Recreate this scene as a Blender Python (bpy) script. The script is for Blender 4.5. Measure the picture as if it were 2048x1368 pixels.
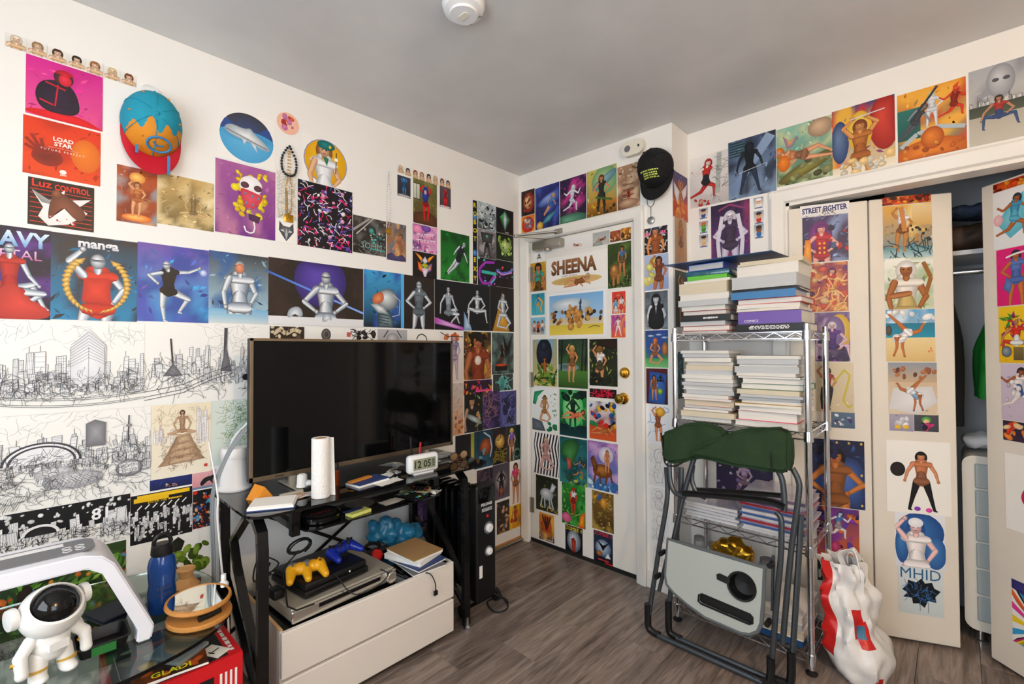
import bpy, bmesh, math, random
import numpy as np
from mathutils import Matrix, Vector
for o in list(bpy.data.objects): bpy.data.objects.remove(o)
scene = bpy.context.scene
COL = scene.collection
# ------------------------------------------------------------------ camera
F, YAW, PITCH, ROLL = 933.0, -0.761, 0.017, -0.004
CAM = np.array([2.20, -2.392, 1.303])
fw = np.array([math.sin(YAW)*math.cos(PITCH), math.cos(YAW)*math.cos(PITCH), math.sin(PITCH)])
_r = np.array([math.cos(YAW), -math.sin(YAW), 0.0]); _u = np.cross(_r, fw)
CR = _r*math.cos(ROLL)+_u*math.sin(ROLL); CU = -_r*math.sin(ROLL)+_u*math.cos(ROLL)
cd = bpy.data.cameras.new('camera'); cam = bpy.data.objects.new('camera', cd); COL.objects.link(cam)
cd.sensor_fit = 'HORIZONTAL'; cd.sensor_width = 36.0; cd.lens = F/2048*36.0; cd.clip_start = 0.02
cam.matrix_world = Matrix(((CR[0],CU[0],-fw[0],CAM[0]),(CR[1],CU[1],-fw[1],CAM[1]),(CR[2],CU[2],-fw[2],CAM[2]),(0,0,0,1)))
scene.camera = cam
# ------------------------------------------------------------------ world, light, exposure
scene.view_settings.view_transform = 'Standard'; scene.view_settings.look = 'None'
scene.view_settings.gamma = 1.0; scene.view_settings.use_curve_mapping = False
scene.view_settings.exposure = -0.06
LAMP_BULB = 420.0     # emission of the two warm bulbs
world = bpy.data.worlds.new('sky'); scene.world = world; world.use_nodes = True
wn = world.node_tree.nodes['Background']; wn.inputs[0].default_value = (0.75, 0.86, 1.0, 1); wn.inputs[1].default_value = 1.0
def area(name, loc, target, sx, sy, power, col):
    l = bpy.data.lights.new(name, 'AREA'); l.shape = 'RECTANGLE'; l.size = sx; l.size_y = sy; l.energy = power; l.color = col
    o = bpy.data.objects.new(name, l); COL.objects.link(o); o.location = loc
    o.rotation_euler = (Vector(target)-Vector(loc)).to_track_quat('-Z', 'Y').to_euler(); return o
# daylight entering by the two windows of the room (back wall and right wall, both behind the camera)
area('daylight_back_window', (1.55, -3.38, 1.5), (1.3, 0, 1.25), 1.5, 1.25, 38, (0.84, 0.93, 1.0))
area('daylight_side_window', (3.28, -2.3, 1.5), (0, -1.2, 1.2), 1.0, 1.2, 21, (0.84, 0.93, 1.0))

# ------------------------------------------------------------------ pixel helpers (2048 x 1368 frame)
def ray(u, v): return fw+CR*(u-1024)/F+CU*(684-v)/F
def on(u, v, ax, val):
    d = ray(u, v); return CAM+d*((val-CAM[ax])/d[ax])
def zat(u, v, x, y):
    d = ray(u, v); t = ((x-CAM[0])*fw[0]+(y-CAM[1])*fw[1])/(d[0]*fw[0]+d[1]*fw[1]); return float((CAM+t*d)[2])
def onplane(u, v, O, n):
    d = ray(u, v); O = np.array(O, float); n = np.array(n, float); return CAM+d*(((O-CAM)@n)/(d@n))
# ------------------------------------------------------------------ colour + materials
def lin(c): return c/12.92 if c <= 0.04045 else ((c+0.055)/1.055)**2.4
_hc = {}
def hx(s):
    if not isinstance(s, str): return s
    if s not in _hc: _hc[s] = tuple(lin(int(s[i:i+2], 16)/255) for i in (0, 2, 4))
    return _hc[s]
MATS = {}
def mat(name, col, rough=0.5, metal=0.0, noise=0.0, nscale=20.0, bump=0.0, bscale=60.0, spec=0.5, trans=0.0, ior=1.45, emit=None, estr=0.0, alpha=1.0, stretch=None, col2=None, coat=0.0, rnoise=0.0):
    if name in MATS: return MATS[name]
    m = bpy.data.materials.new(name); m.use_nodes = True; nt = m.node_tree; N = nt.nodes; L = nt.links
    b = N['Principled BSDF']; c = (*hx(col), 1)
    b.inputs['Base Color'].default_value = c; b.inputs['Roughness'].default_value = rough; b.inputs['Metallic'].default_value = metal
    b.inputs['Specular IOR Level'].default_value = spec; b.inputs['Transmission Weight'].default_value = trans; b.inputs['IOR'].default_value = ior
    b.inputs['Alpha'].default_value = alpha; b.inputs['Coat Weight'].default_value = coat
    if emit: b.inputs['Emission Color'].default_value = (*hx(emit), 1); b.inputs['Emission Strength'].default_value = estr
    if noise or bump or col2 or rnoise:
        tc = N.new('ShaderNodeTexCoord'); mp = N.new('ShaderNodeMapping'); L.new(tc.outputs['Object'], mp.inputs['Vector'])
        if stretch: mp.inputs['Scale'].default_value = stretch
    if noise or col2:
        t = N.new('ShaderNodeTexNoise'); t.inputs['Scale'].default_value = nscale; t.inputs['Detail'].default_value = 5; L.new(mp.outputs[0], t.inputs['Vector'])
        r = N.new('ShaderNodeValToRGB'); L.new(t.outputs['Fac'], r.inputs[0])
        a = hx(col); d = hx(col2) if col2 else tuple(x*(1-noise) for x in a)
        r.color_ramp.elements[0].position = 0.32; r.color_ramp.elements[1].position = 0.68
        r.color_ramp.elements[0].color = (*d, 1); r.color_ramp.elements[1].color = (*a, 1); L.new(r.outputs[0], b.inputs['Base Color'])
    if rnoise:
        t = N.new('ShaderNodeTexNoise'); t.inputs['Scale'].default_value = 3.0; L.new(mp.outputs[0], t.inputs['Vector'])
        r = N.new('ShaderNodeMapRange'); L.new(t.outputs['Fac'], r.inputs[0]); r.inputs[3].default_value = max(0, rough-rnoise); r.inputs[4].default_value = rough+rnoise
        L.new(r.outputs[0], b.inputs['Roughness'])
    if bump:
        t = N.new('ShaderNodeTexNoise'); t.inputs['Scale'].default_value = bscale; t.inputs['Detail'].default_value = 4; L.new(mp.outputs[0], t.inputs['Vector'])
        bp = N.new('ShaderNodeBump'); bp.inputs['Strength'].default_value = bump; bp.inputs['Distance'].default_value = 0.01
        L.new(t.outputs['Fac'], bp.inputs['Height']); L.new(bp.outputs[0], b.inputs['Normal'])
    MATS[name] = m; return m
def print_material():
    m = bpy.data.materials.new('printed_paper'); m.use_nodes = True; nt = m.node_tree; b = nt.nodes['Principled BSDF']
    a = nt.nodes.new('ShaderNodeAttribute'); a.attribute_name = 'Col'; nt.links.new(a.outputs['Color'], b.inputs['Base Color'])
    b.inputs['Roughness'].default_value = 0.42; b.inputs['Specular IOR Level'].default_value = 0.35
    return m
PRINT = print_material()
M = lambda n: MATS[n]
mat('wall_paint', 'f2f0ec', 0.55, noise=0.03, nscale=3, bump=0.12, bscale=9)
mat('ceiling_paint', 'dcdbda', 0.38, noise=0.16, nscale=2.2, bump=0.25, bscale=7, rnoise=0.08)
mat('trim_paint', 'efece6', 0.35, noise=0.04, nscale=6, bump=0.08, bscale=14)
mat('door_paint', 'eceae4', 0.4, noise=0.04, nscale=5, bump=0.06, bscale=12)
mat('closet_leaf_paint', 'e6dfd3', 0.45, noise=0.05, nscale=4, bump=0.05)
mat('wood_strip', 'b9824a', 0.5, noise=0.3, nscale=30)
mat('chrome', 'd8dade', 0.14, 1.0); mat('steel', 'a8a9a8', 0.3, 1.0); mat('brass', 'd9a944', 0.18, 1.0)
mat('closer_metal', 'a9a49a', 0.38, 0.8)
mat('black_plastic', '0e0e10', 0.42); mat('black_gloss', '08080a', 0.08); mat('black_rubber', '141415', 0.7)
mat('white_plastic', 'e9e9ea', 0.32); mat('ivory_plastic', 'e6e1d2', 0.4); mat('dark_gap', '0a0a0b', 0.9)
mat('black_metal', '121214', 0.25, 0.3, coat=0.3); mat('smoked_glass', '0b0c0d', 0.05, spec=0.6)
mat('paper', 'ece9e2', 0.7); mat('white_paper', 'f3f2ee', 0.6)
# ------------------------------------------------------------------ mesh builder
class MB:
    def __init__(s): s.v = []; s.f = []; s.m = []; s.cur = 0
    def add(s, vs, fs):
        n = len(s.v); s.v += [tuple(float(c) for c in p) for p in vs]; s.f += [tuple(i+n for i in q) for q in fs]; s.m += [s.cur]*len(fs); return s
    def box(s, x0, y0, z0, x1, y1, z1, M4=None):
        vs = [(x, y, z) for z in (z0, z1) for y in (y0, y1) for x in (x0, x1)]
        if M4 is not None: vs = [M4 @ Vector(p) for p in vs]
        return s.add(vs, [(0,2,3,1),(4,5,7,6),(0,1,5,4),(2,6,7,3),(0,4,6,2),(1,3,7,5)])
    def rbox(s, x0, y0, z0, x1, y1, z1, r=0.005, seg=2, M4=None):
        bm = bmesh.new(); bmesh.ops.create_cube(bm, size=1)
        for v in bm.verts: v.co = Vector(((x0+x1)/2+v.co.x*(x1-x0), (y0+y1)/2+v.co.y*(y1-y0), (z0+z1)/2+v.co.z*(z1-z0)))
        r = min(r, abs(x1-x0)*.49, abs(y1-y0)*.49, abs(z1-z0)*.49)
        bmesh.ops.bevel(bm, geom=bm.edges[:], offset=r, segments=seg, profile=0.5, affect='EDGES')
        return s.bm(bm, M4)
    def bm(s, bm, M4=None):
        bm.verts.index_update(); vs = [(M4 @ v.co if M4 is not None else v.co.copy()) for v in bm.verts]
        fs = [tuple(v.index for v in f.verts) for f in bm.faces]; bm.free(); return s.add(vs, fs)
    def prism(s, poly, h0, h1, ax='z', M4=None):
        n = len(poly)
        def P(p, h): return {'z': (p[0], p[1], h), 'y': (p[0], h, p[1]), 'x': (h, p[0], p[1])}[ax]
        vs = [P(p, h0) for p in poly]+[P(p, h1) for p in poly]
        if M4 is not None: vs = [M4 @ Vector(p) for p in vs]
        fs = [tuple(range(n-1, -1, -1)), tuple(range(n, 2*n))]+[(i, (i+1) % n, n+(i+1) % n, n+i) for i in range(n)]
        return s.add(vs, fs)
    def lathe(s, prof, seg=24, M4=None, cx=0, cy=0, sy=1.0):
        n = len(prof); vs = []; fs = []
        for k in range(seg):
            a = 2*math.pi*k/seg
            for r, z in prof: vs.append((cx+r*math.cos(a), cy+r*math.sin(a)*sy, z))
        for k in range(seg):
            k2 = (k+1) % seg
            for i in range(n-1): fs.append((k*n+i, k2*n+i, k2*n+i+1, k*n+i+1))
        fs.append(tuple(k*n for k in range(seg-1, -1, -1))); fs.append(tuple(k*n+n-1 for k in range(seg)))
        if M4 is not None: vs = [M4 @ Vector(p) for p in vs]
        return s.add(vs, fs)
    def tube(s, pts, r, seg=8, closed=False, flat=None):
        pts = [Vector([float(c) for c in p]) for p in pts]; n = len(pts); vs = []; fs = []
        rr = r if isinstance(r, (list, tuple)) else [r]*n
        up = Vector((0, 0, 1)); prevx = None
        for i, p in enumerate(pts):
            if closed: t = (pts[(i+1) % n]-pts[i-1])
            else: t = pts[min(i+1, n-1)]-pts[max(i-1, 0)]
            if t.length < 1e-9: t = Vector((0, 0, 1))
            t.normalize()
            if prevx is None:
                a = up if abs(t.z) < 0.9 else Vector((1, 0, 0)); x = t.cross(a).normalized()
            else:
                x = (prevx-t*prevx.dot(t))
                x = x.normalized() if x.length > 1e-6 else t.orthogonal().normalized()
            prevx = x; y = t.cross(x)
            for k in range(seg):
                a = 2*math.pi*(k+0.5)/seg; fx, fy = (rr[i], rr[i]) if flat is None else flat
                vs.append(p+x*math.cos(a)*fx+y*math.sin(a)*fy)
        m = n if closed else n-1
        for i in range(m):
            j = (i+1) % n
            for k in range(seg): fs.append((i*seg+k, i*seg+(k+1) % seg, j*seg+(k+1) % seg, j*seg+k))
        if not closed: fs.append(tuple(range(seg-1, -1, -1))); fs.append(tuple((n-1)*seg+k for k in range(seg)))
        return s.add(vs, fs)
    def sphere(s, c, rx, ry=None, rz=None, su=16, sv=10, M4=None):
        ry = ry or rx; rz = rz or rx
        prof = [(math.sin(math.pi*i/sv), -math.cos(math.pi*i/sv)) for i in range(1, sv)]
        vs = []; fs = []
        for a in range(su):
            t = 2*math.pi*a/su
            for r, z in prof: vs.append((c[0]+rx*r*math.cos(t), c[1]+ry*r*math.sin(t), c[2]+rz*z))
        n = len(prof)
        for a in range(su):
            b = (a+1) % su
            for i in range(n-1): fs.append((a*n+i, b*n+i, b*n+i+1, a*n+i+1))
        k = len(vs); vs += [(c[0], c[1], c[2]-rz), (c[0], c[1], c[2]+rz)]
        for a in range(su):
            b = (a+1) % su; fs.append((k, b*n, a*n)); fs.append((k+1, a*n+n-1, b*n+n-1))
        if M4 is not None: vs = [M4 @ Vector(p) for p in vs]
        return s.add(vs, fs)
    def mesh(s, name, mats, smooth=True, angle=0.6):
        me = bpy.data.meshes.new(name); me.from_pydata(s.v, [], s.f)
        ml = mats if isinstance(mats, (list, tuple)) else [mats]
        for q in ml: me.materials.append(MATS[q] if isinstance(q, str) else q)
        if any(s.m): me.polygons.foreach_set('material_index', s.m)
        if smooth:
            me.polygons.foreach_set('use_smooth', [True]*len(me.polygons))
            me.set_sharp_from_angle(angle=angle)
        me.update(); return me
    def build(s, name, mats, parent=None, loc=None, rot=None, smooth=True, angle=0.6):
        o = bpy.data.objects.new(name, s.mesh(name, mats, smooth, angle)); COL.objects.link(o)
        if parent is not None: o.parent = parent
        if loc is not None: o.location = loc
        if rot is not None: o.rotation_euler = rot
        return o
def tag(o, label, cat, group=None):
    o['label'] = label; o['category'] = cat
    if group: o['group'] = group
    return o
def thing(name, label, cat, loc=(0, 0, 0), rz=0.0, group=None):
    o = bpy.data.objects.new(name, None); COL.objects.link(o); o.location = loc; o.rotation_euler = (0, 0, rz); o.empty_display_size = 0.05
    return tag(o, label, cat, group)
def struct(o): o['kind'] = 'structure'; return o
def arc(cx, cy, r, a0, a1, n=6): return [(cx+r*math.cos(math.radians(a0+(a1-a0)*i/n)), cy+r*math.sin(math.radians(a0+(a1-a0)*i/n))) for i in range(n+1)]
def rrect(x0, y0, x1, y1, r, n=5):
    return arc(x1-r, y1-r, r, 0, 90, n)+arc(x0+r, y1-r, r, 90, 180, n)+arc(x0+r, y0+r, r, 180, 270, n)+arc(x1-r, y0+r, r, 270, 360, n)
def smooth_path(pts, k=6):
    pts = [Vector([float(c) for c in p]) for p in pts]; out = []
    for i in range(len(pts)-1):
        p0 = pts[max(i-1, 0)]; p1 = pts[i]; p2 = pts[i+1]; p3 = pts[min(i+2, len(pts)-1)]
        for j in range(k):
            t = j/k
            out.append(0.5*((2*p1)+(p2-p0)*t+(2*p0-5*p1+4*p2-p3)*t*t+(3*p1-p0-3*p2+p3)*t**3))
    return out+[pts[-1]]
_tc = {}
def text_mesh(s, bold=0.0):
    """flat lettering: triangles in the unit of a font height"""
    if 'M' in s: bold = 0.0
    if (s, bold) in _tc: return _tc[(s, bold)]
    c = bpy.data.curves.new('lettering', 'FONT'); c.body = s; c.offset = bold; c.resolution_u = 2
    o = bpy.data.objects.new('lettering', c); me = bpy.data.meshes.new_from_object(o)
    vs = [tuple(v.co)[:2] for v in me.vertices]; fs = [tuple(p.vertices) for p in me.polygons]
    bpy.data.meshes.remove(me); bpy.data.objects.remove(o); bpy.data.curves.remove(c)
    if vs:
        a = np.array(vs); mn = a.min(0); mx = a.max(0); vs = [((p[0]-mn[0])/(mx[1]-mn[1]), (p[1]-mn[1])/(mx[1]-mn[1])) for p in vs]; w = (mx[0]-mn[0])/(mx[1]-mn[1])
    else: w = 0
    _tc[(s, bold)] = (vs, fs, w); return _tc[(s, bold)]
# ================================================================== the room
H = 2.52; XJ = 1.112; YC = 0.20; XR = 3.3; YB = -3.4
def wood_floor_material():
    m = bpy.data.materials.new('laminate_planks'); m.use_nodes = True; nt = m.node_tree; N = nt.nodes; L = nt.links; b = N['Principled BSDF']
    tc = N.new('ShaderNodeTexCoord'); oi = N.new('ShaderNodeObjectInfo'); ad = N.new('ShaderNodeVectorMath'); ad.operation = 'ADD'
    mu = N.new('ShaderNodeVectorMath'); mu.operation = 'SCALE'; mu.inputs['Scale'].default_value = 37.0
    cb = N.new('ShaderNodeCombineXYZ'); L.new(oi.outputs['Random'], cb.inputs[0]); L.new(oi.outputs['Random'], cb.inputs[1]); L.new(cb.outputs[0], mu.inputs[0])
    L.new(tc.outputs['Object'], ad.inputs[0]); L.new(mu.outputs[0], ad.inputs[1])
    mp = N.new('ShaderNodeMapping'); mp.inputs['Scale'].default_value = (1.0, 0.09, 1.0); L.new(ad.outputs[0], mp.inputs['Vector'])
    t1 = N.new('ShaderNodeTexNoise'); t1.inputs['Scale'].default_value = 55; t1.inputs['Detail'].default_value = 8; t1.inputs['Distortion'].default_value = 1.4; L.new(mp.outputs[0], t1.inputs['Vector'])
    t2 = N.new('ShaderNodeTexNoise'); t2.inputs['Scale'].default_value = 9; t2.inputs['Detail'].default_value = 4; t2.inputs['Distortion'].default_value = 2.0; L.new(mp.outputs[0], t2.inputs['Vector'])
    mx = N.new('ShaderNodeMix'); mx.data_type = 'FLOAT'; mx.inputs[0].default_value = 0.5; L.new(t1.outputs['Fac'], mx.inputs[2]); L.new(t2.outputs['Fac'], mx.inputs[3])
    r = N.new('ShaderNodeValToRGB'); L.new(mx.outputs[0], r.inputs[0]); e = r.color_ramp.elements
    e[0].position = 0.33; e[0].color = (*hx('4a3f39'), 1); e[1].position = 0.68; e[1].color = (*hx('a3948a'), 1)
    k = r.color_ramp.elements.new(0.5); k.color = (*hx('7c6e66'), 1)
    hs = N.new('ShaderNodeHueSaturation'); mr = N.new('ShaderNodeMapRange'); mr.inputs[3].default_value = 0.85; mr.inputs[4].default_value = 1.12
    L.new(oi.outputs['Random'], mr.inputs[0]); L.new(mr.outputs[0], hs.inputs['Value']); L.new(r.outputs[0], hs.inputs['Color']); L.new(hs.outputs[0], b.inputs['Base Color'])
    b.inputs['Roughness'].default_value = 0.33
    bp = N.new('ShaderNodeBump'); bp.inputs['Strength'].default_value = 0.15; bp.inputs['Distance'].default_value = 0.004; L.new(t1.outputs['Fac'], bp.inputs['Height']); L.new(bp.outputs[0], b.inputs['Normal'])
    MATS['laminate'] = m
wood_floor_material()
m_ = MB(); m_.box(-0.1, YB-0.1, -0.06, XR+0.1, 0.95, -0.006); floor = struct(m_.build('floor', 'dark_gap'))
PW, PL = 0.192, 1.25
pm = MB(); pm.rbox(0.0006, 0.0006, -0.006, PW-0.0006, PL-0.0006, 0.0, 0.0012, 1); pmesh = pm.mesh('plank', 'laminate')
i = 0
for cx in range(18):
    off = [0.0, -0.45, -0.85, -0.25][cx % 4]
    for cy in range(4):
        y = YB+off+cy*PL
        if y > 0.85: continue
        o = bpy.data.objects.new('plank', pmesh); COL.objects.link(o); o.parent = floor; o.location = (cx*PW-0.05, y, 0); i += 1
m_ = MB(); m_.box(-0.1, YB-0.1, H, XR+0.1, 0.95, H+0.1); struct(m_.build('ceiling', 'ceiling_paint'))
m_ = MB(); m_.box(-0.1, YB-0.1, 0, 0, 0.0, H); struct(m_.build('wall_left', 'wall_paint'))
DX0, DX1, DH = 0.083, 0.88, 2.04
m_ = MB(); m_.box(-0.1, 0, 0, DX0, 0.12, H); m_.box(DX1, 0, 0, XJ, 0.9, H); m_.box(DX0, 0, DH, DX1, 0.12, H); struct(m_.build('wall_far', 'wall_paint'))
OX0, OX1, OH = 1.60, 2.80, 2.02
m_ = MB(); m_.box(XJ-0.01, YC, 0, OX0, YC+0.1, H); m_.box(OX1, YC, 0, XR+0.1, YC+0.1, H); m_.box(OX0, YC, OH, OX1, YC+0.1, H); struct(m_.build('wall_closet', 'wall_paint'))
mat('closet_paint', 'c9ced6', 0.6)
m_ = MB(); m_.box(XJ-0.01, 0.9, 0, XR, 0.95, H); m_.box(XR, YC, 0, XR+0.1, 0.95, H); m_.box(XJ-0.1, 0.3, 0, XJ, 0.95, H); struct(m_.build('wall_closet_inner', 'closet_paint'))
# right wall + rear wall, each with its window opening (both behind the camera)
m_ = MB(); m_.box(XR, YB-0.1, 0, XR+0.1, -2.85, H); m_.box(XR, -1.75, 0, XR+0.1, YC+0.02, H); m_.box(XR, -2.85, 0, XR+0.1, -1.75, 0.85); m_.box(XR, -2.85, 2.15, XR+0.1, -1.75, H); struct(m_.build('wall_right', 'wall_paint'))
m_ = MB(); m_.box(-0.1, YB-0.1, 0, 0.75, YB, H); m_.box(2.35, YB-0.1, 0, XR+0.1, YB, H); m_.box(0.75, YB-0.1, 0, 2.35, YB, 0.85); m_.box(0.75, YB-0.1, 2.15, 2.35, YB, H); struct(m_.build('wall_rear', 'wall_paint'))
mat('pane_glass', 'f4f8fa', 0.02, trans=1.0)
for n, horiz in (('window_1', True), ('window_2', False)):
    a0, a1 = (0.75, 2.35) if horiz else (-2.85, -1.75)
    fr = MB(); gl = MB()
    def bx(mb, p0, p1, q0, q1, d0, d1):
        if horiz: mb.box(p0, YB-d1, q0, p1, YB-d0, q1)
        else: mb.box(XR+d0, p0, q0, XR+d1, p1, q1)
    for p0, p1, q0, q1 in ((a0, a0+.05, .85, 2.15), (a1-.05, a1, .85, 2.15), (a0, a1, .85, .9), (a0, a1, 2.1, 2.15), (a0, a1, 1.48, 1.53)): bx(fr, p0, p1, q0, q1, 0.03, 0.09)
    w = struct(fr.build(n, 'trim_paint')); bx(gl, a0+.04, a1-.04, .88, 2.12, 0.058, 0.062); gl.build('pane', 'pane_glass', w)
# --- trim
m_ = MB()
def casing(m, x0, x1, top, y, wid, left=True, right=True):
    prof = [(0, 0), (wid*.12, -.012), (wid*.5, -.018), (wid*.85, -.022), (wid, -.016), (wid, 0)]
    if left: m.prism([(x0-p, y+q) for p, q in prof][::-1], 0, top+wid, 'z')
    if right: m.prism([(x1+p, y+q) for p, q in prof], 0, top+wid, 'z')
    m.prism([(y+q*1.04-.0004, top+p*.985) for p, q in prof][::-1], x0-wid+.0015, x1+wid-.0015, 'x')
casing(m_, DX0, DX1, DH, 0.0, 0.068); struct(m_.build('trim_1', 'trim_paint'))
m_ = MB(); casing(m_, OX0, OX1, OH, YC, 0.068); m_.box(OX0-.001, YC, 0, OX0+.015, YC+.1, OH); m_.box(OX1-.015, YC, 0, OX1+.001, YC+.1, OH); m_.box(OX0, YC, OH-.015, OX1, YC+.1, OH+.001); struct(m_.build('trim_2', 'trim_paint'))
m_ = MB(); m_.box(0, -3.4, 0.0, 0.012, -0.02, 0.09); struct(m_.build('baseboard_left', 'trim_paint'))
m_ = MB(); m_.box(0.012, -0.8, 0.0, 0.026, -0.02, 0.028); m_.cur = 1; m_.tube([(0.034, -0.8, 0.012), (0.034, -0.02, 0.012)], 0.009); struct(m_.build('trim_3', ['wood_strip', 'steel']))
m_ = MB(); m_.box(0.95, -0.012, 0, XJ+.012, 0.0, 0.09); m_.box(XJ, -0.012, 0, XJ+0.012, YC, 0.09); m_.box(XJ, YC-.012, 0, 1.53, YC, 0.09); struct(m_.build('baseboard_far', 'trim_paint'))
# --- entry door
m_ = MB(); m_.rbox(DX0+.004, 0.012, 0.012, DX1-.004, 0.055, DH-.004, 0.003, 1); door = struct(m_.build('door_1', 'door_paint'))
m_ = MB(); m_.box(DX0+.004, 0.006, 0.006, DX1-.004, 0.014, 0.03); m_.build('door_sweep', 'black_rubber', door)
m_ = MB(); m_.box(DX0, 0.0, 0.0, DX1, 0.07, 0.008); m_.build('threshold', 'closer_metal', door)
RXm = Matrix.Rotation(math.pi/2, 4, 'X')
def knob(name, x, z, prof, parent, mt='brass'):
    m = MB(); m.lathe(prof, 24, Matrix.Translation((x, 0.012, z)) @ RXm); return m.build(name, mt, parent)
knob('door_knob', 0.802, 1.02, [(0.0, 0), (.033, 0), (.033, .006), (.014, .010), (.012, .028), (.02, .034), (.027, .044), (.028, .056), (.022, .066), (.0, .068)], door)
knob('deadbolt', 0.812, 1.168, [(0.0, 0), (.032, 0), (.032, .008), (.026, .016), (.02, .018), (.0, .018)], door)
m_ = MB(); m_.rbox(.806, -.028, 1.152, .818, -.005, 1.184, .003); m_.build('thumb_turn', 'brass', door)
for z in (0.25, 1.1, 1.82):
    m_ = MB(); m_.tube([(DX0+.002, .006, z-.05), (DX0+.002, .006, z+.05)], .007, 10); m_.box(DX0, .008, z-.05, DX0+.03, .013, z+.05); m_.build('hinge', 'closer_metal', door)
m_ = MB(); m_.rbox(0.15, -.045, 1.965, 0.385, .012, 2.02, .008); m_.lathe([(0, 0), (.022, 0), (.022, .012), (0, .014)], 16, Matrix.Translation((.265, -.02, 1.965)) @ Matrix.Rotation(math.pi, 4, 'X')); m_.build('door_closer', 'closer_metal', door)
m_ = MB(); m_.tube([(.265, -.03, 2.03), (.12, -.17, 2.045)], .009, 8, flat=(.012, .004)); m_.tube([(.12, -.17, 2.052), (.36, -.02, 2.065)], .008, 8); m_.rbox(.33, -.03, 2.05, .39, -.018, 2.08, .003); m_.lathe([(0, 0), (.012, 0), (.012, .02), (0, .02)], 12, Matrix.Translation((.12, -.17, 2.038))); m_.build('closer_arm', 'closer_metal', door)
for x in (.22, .46, .70):
    m_ = MB(); m_.lathe([(0, 0), (.004, 0), (.003, .002), (0, .0025)], 8, Matrix.Translation((x, .012, .06)) @ RXm); m_.build('screw', 'black_metal', door)
# --- closet leaves (bifold, standing partly open)
def leaf(name, p0, p1, z0=0.012, z1=1.985, th=0.032):
    d = Vector((p1[0]-p0[0], p1[1]-p0[1], 0)); ln = d.length; d.normalize()
    T = Matrix(((d.x, -d.y, 0, p0[0]), (d.y, d.x, 0, p0[1]), (0, 0, 1, 0), (0, 0, 0, 1)))
    m = MB(); m.rbox(0.0015, 0, z0, ln-.0015, th, z1, .003, 1)
    o = m.build(name, 'closet_leaf_paint'); o.matrix_world = T; return struct(o)
LEAF = {'L1': ((1.612, .187), (1.915, .283)), 'L2': ((1.918, .284), (2.197, .405)), 'L3': ((2.285, .413), (2.53, .165))}
leaf1 = leaf('door_2', *LEAF['L1']); leaf2 = leaf('door_3', *LEAF['L2']); leaf3 = leaf('door_4', *LEAF['L3'])
m_ = MB(); m_.lathe([(0, 0), (.02, 0), (.02, .004), (.012, .008), (.011, .014), (.017, .02), (.017, .028), (0, .031)], 18, Matrix.Translation((.285, 0, .93)) @ RXm); m_.build('pull_knob', 'trim_paint', leaf3)
m_ = MB(); m_.lathe([(0, 0), (.016, 0), (.016, .004), (.01, .008), (0, .008)], 18, Matrix.Translation((.05, 0, .942)) @ RXm); m_.build('pull_knob', 'brass', leaf1)
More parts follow.
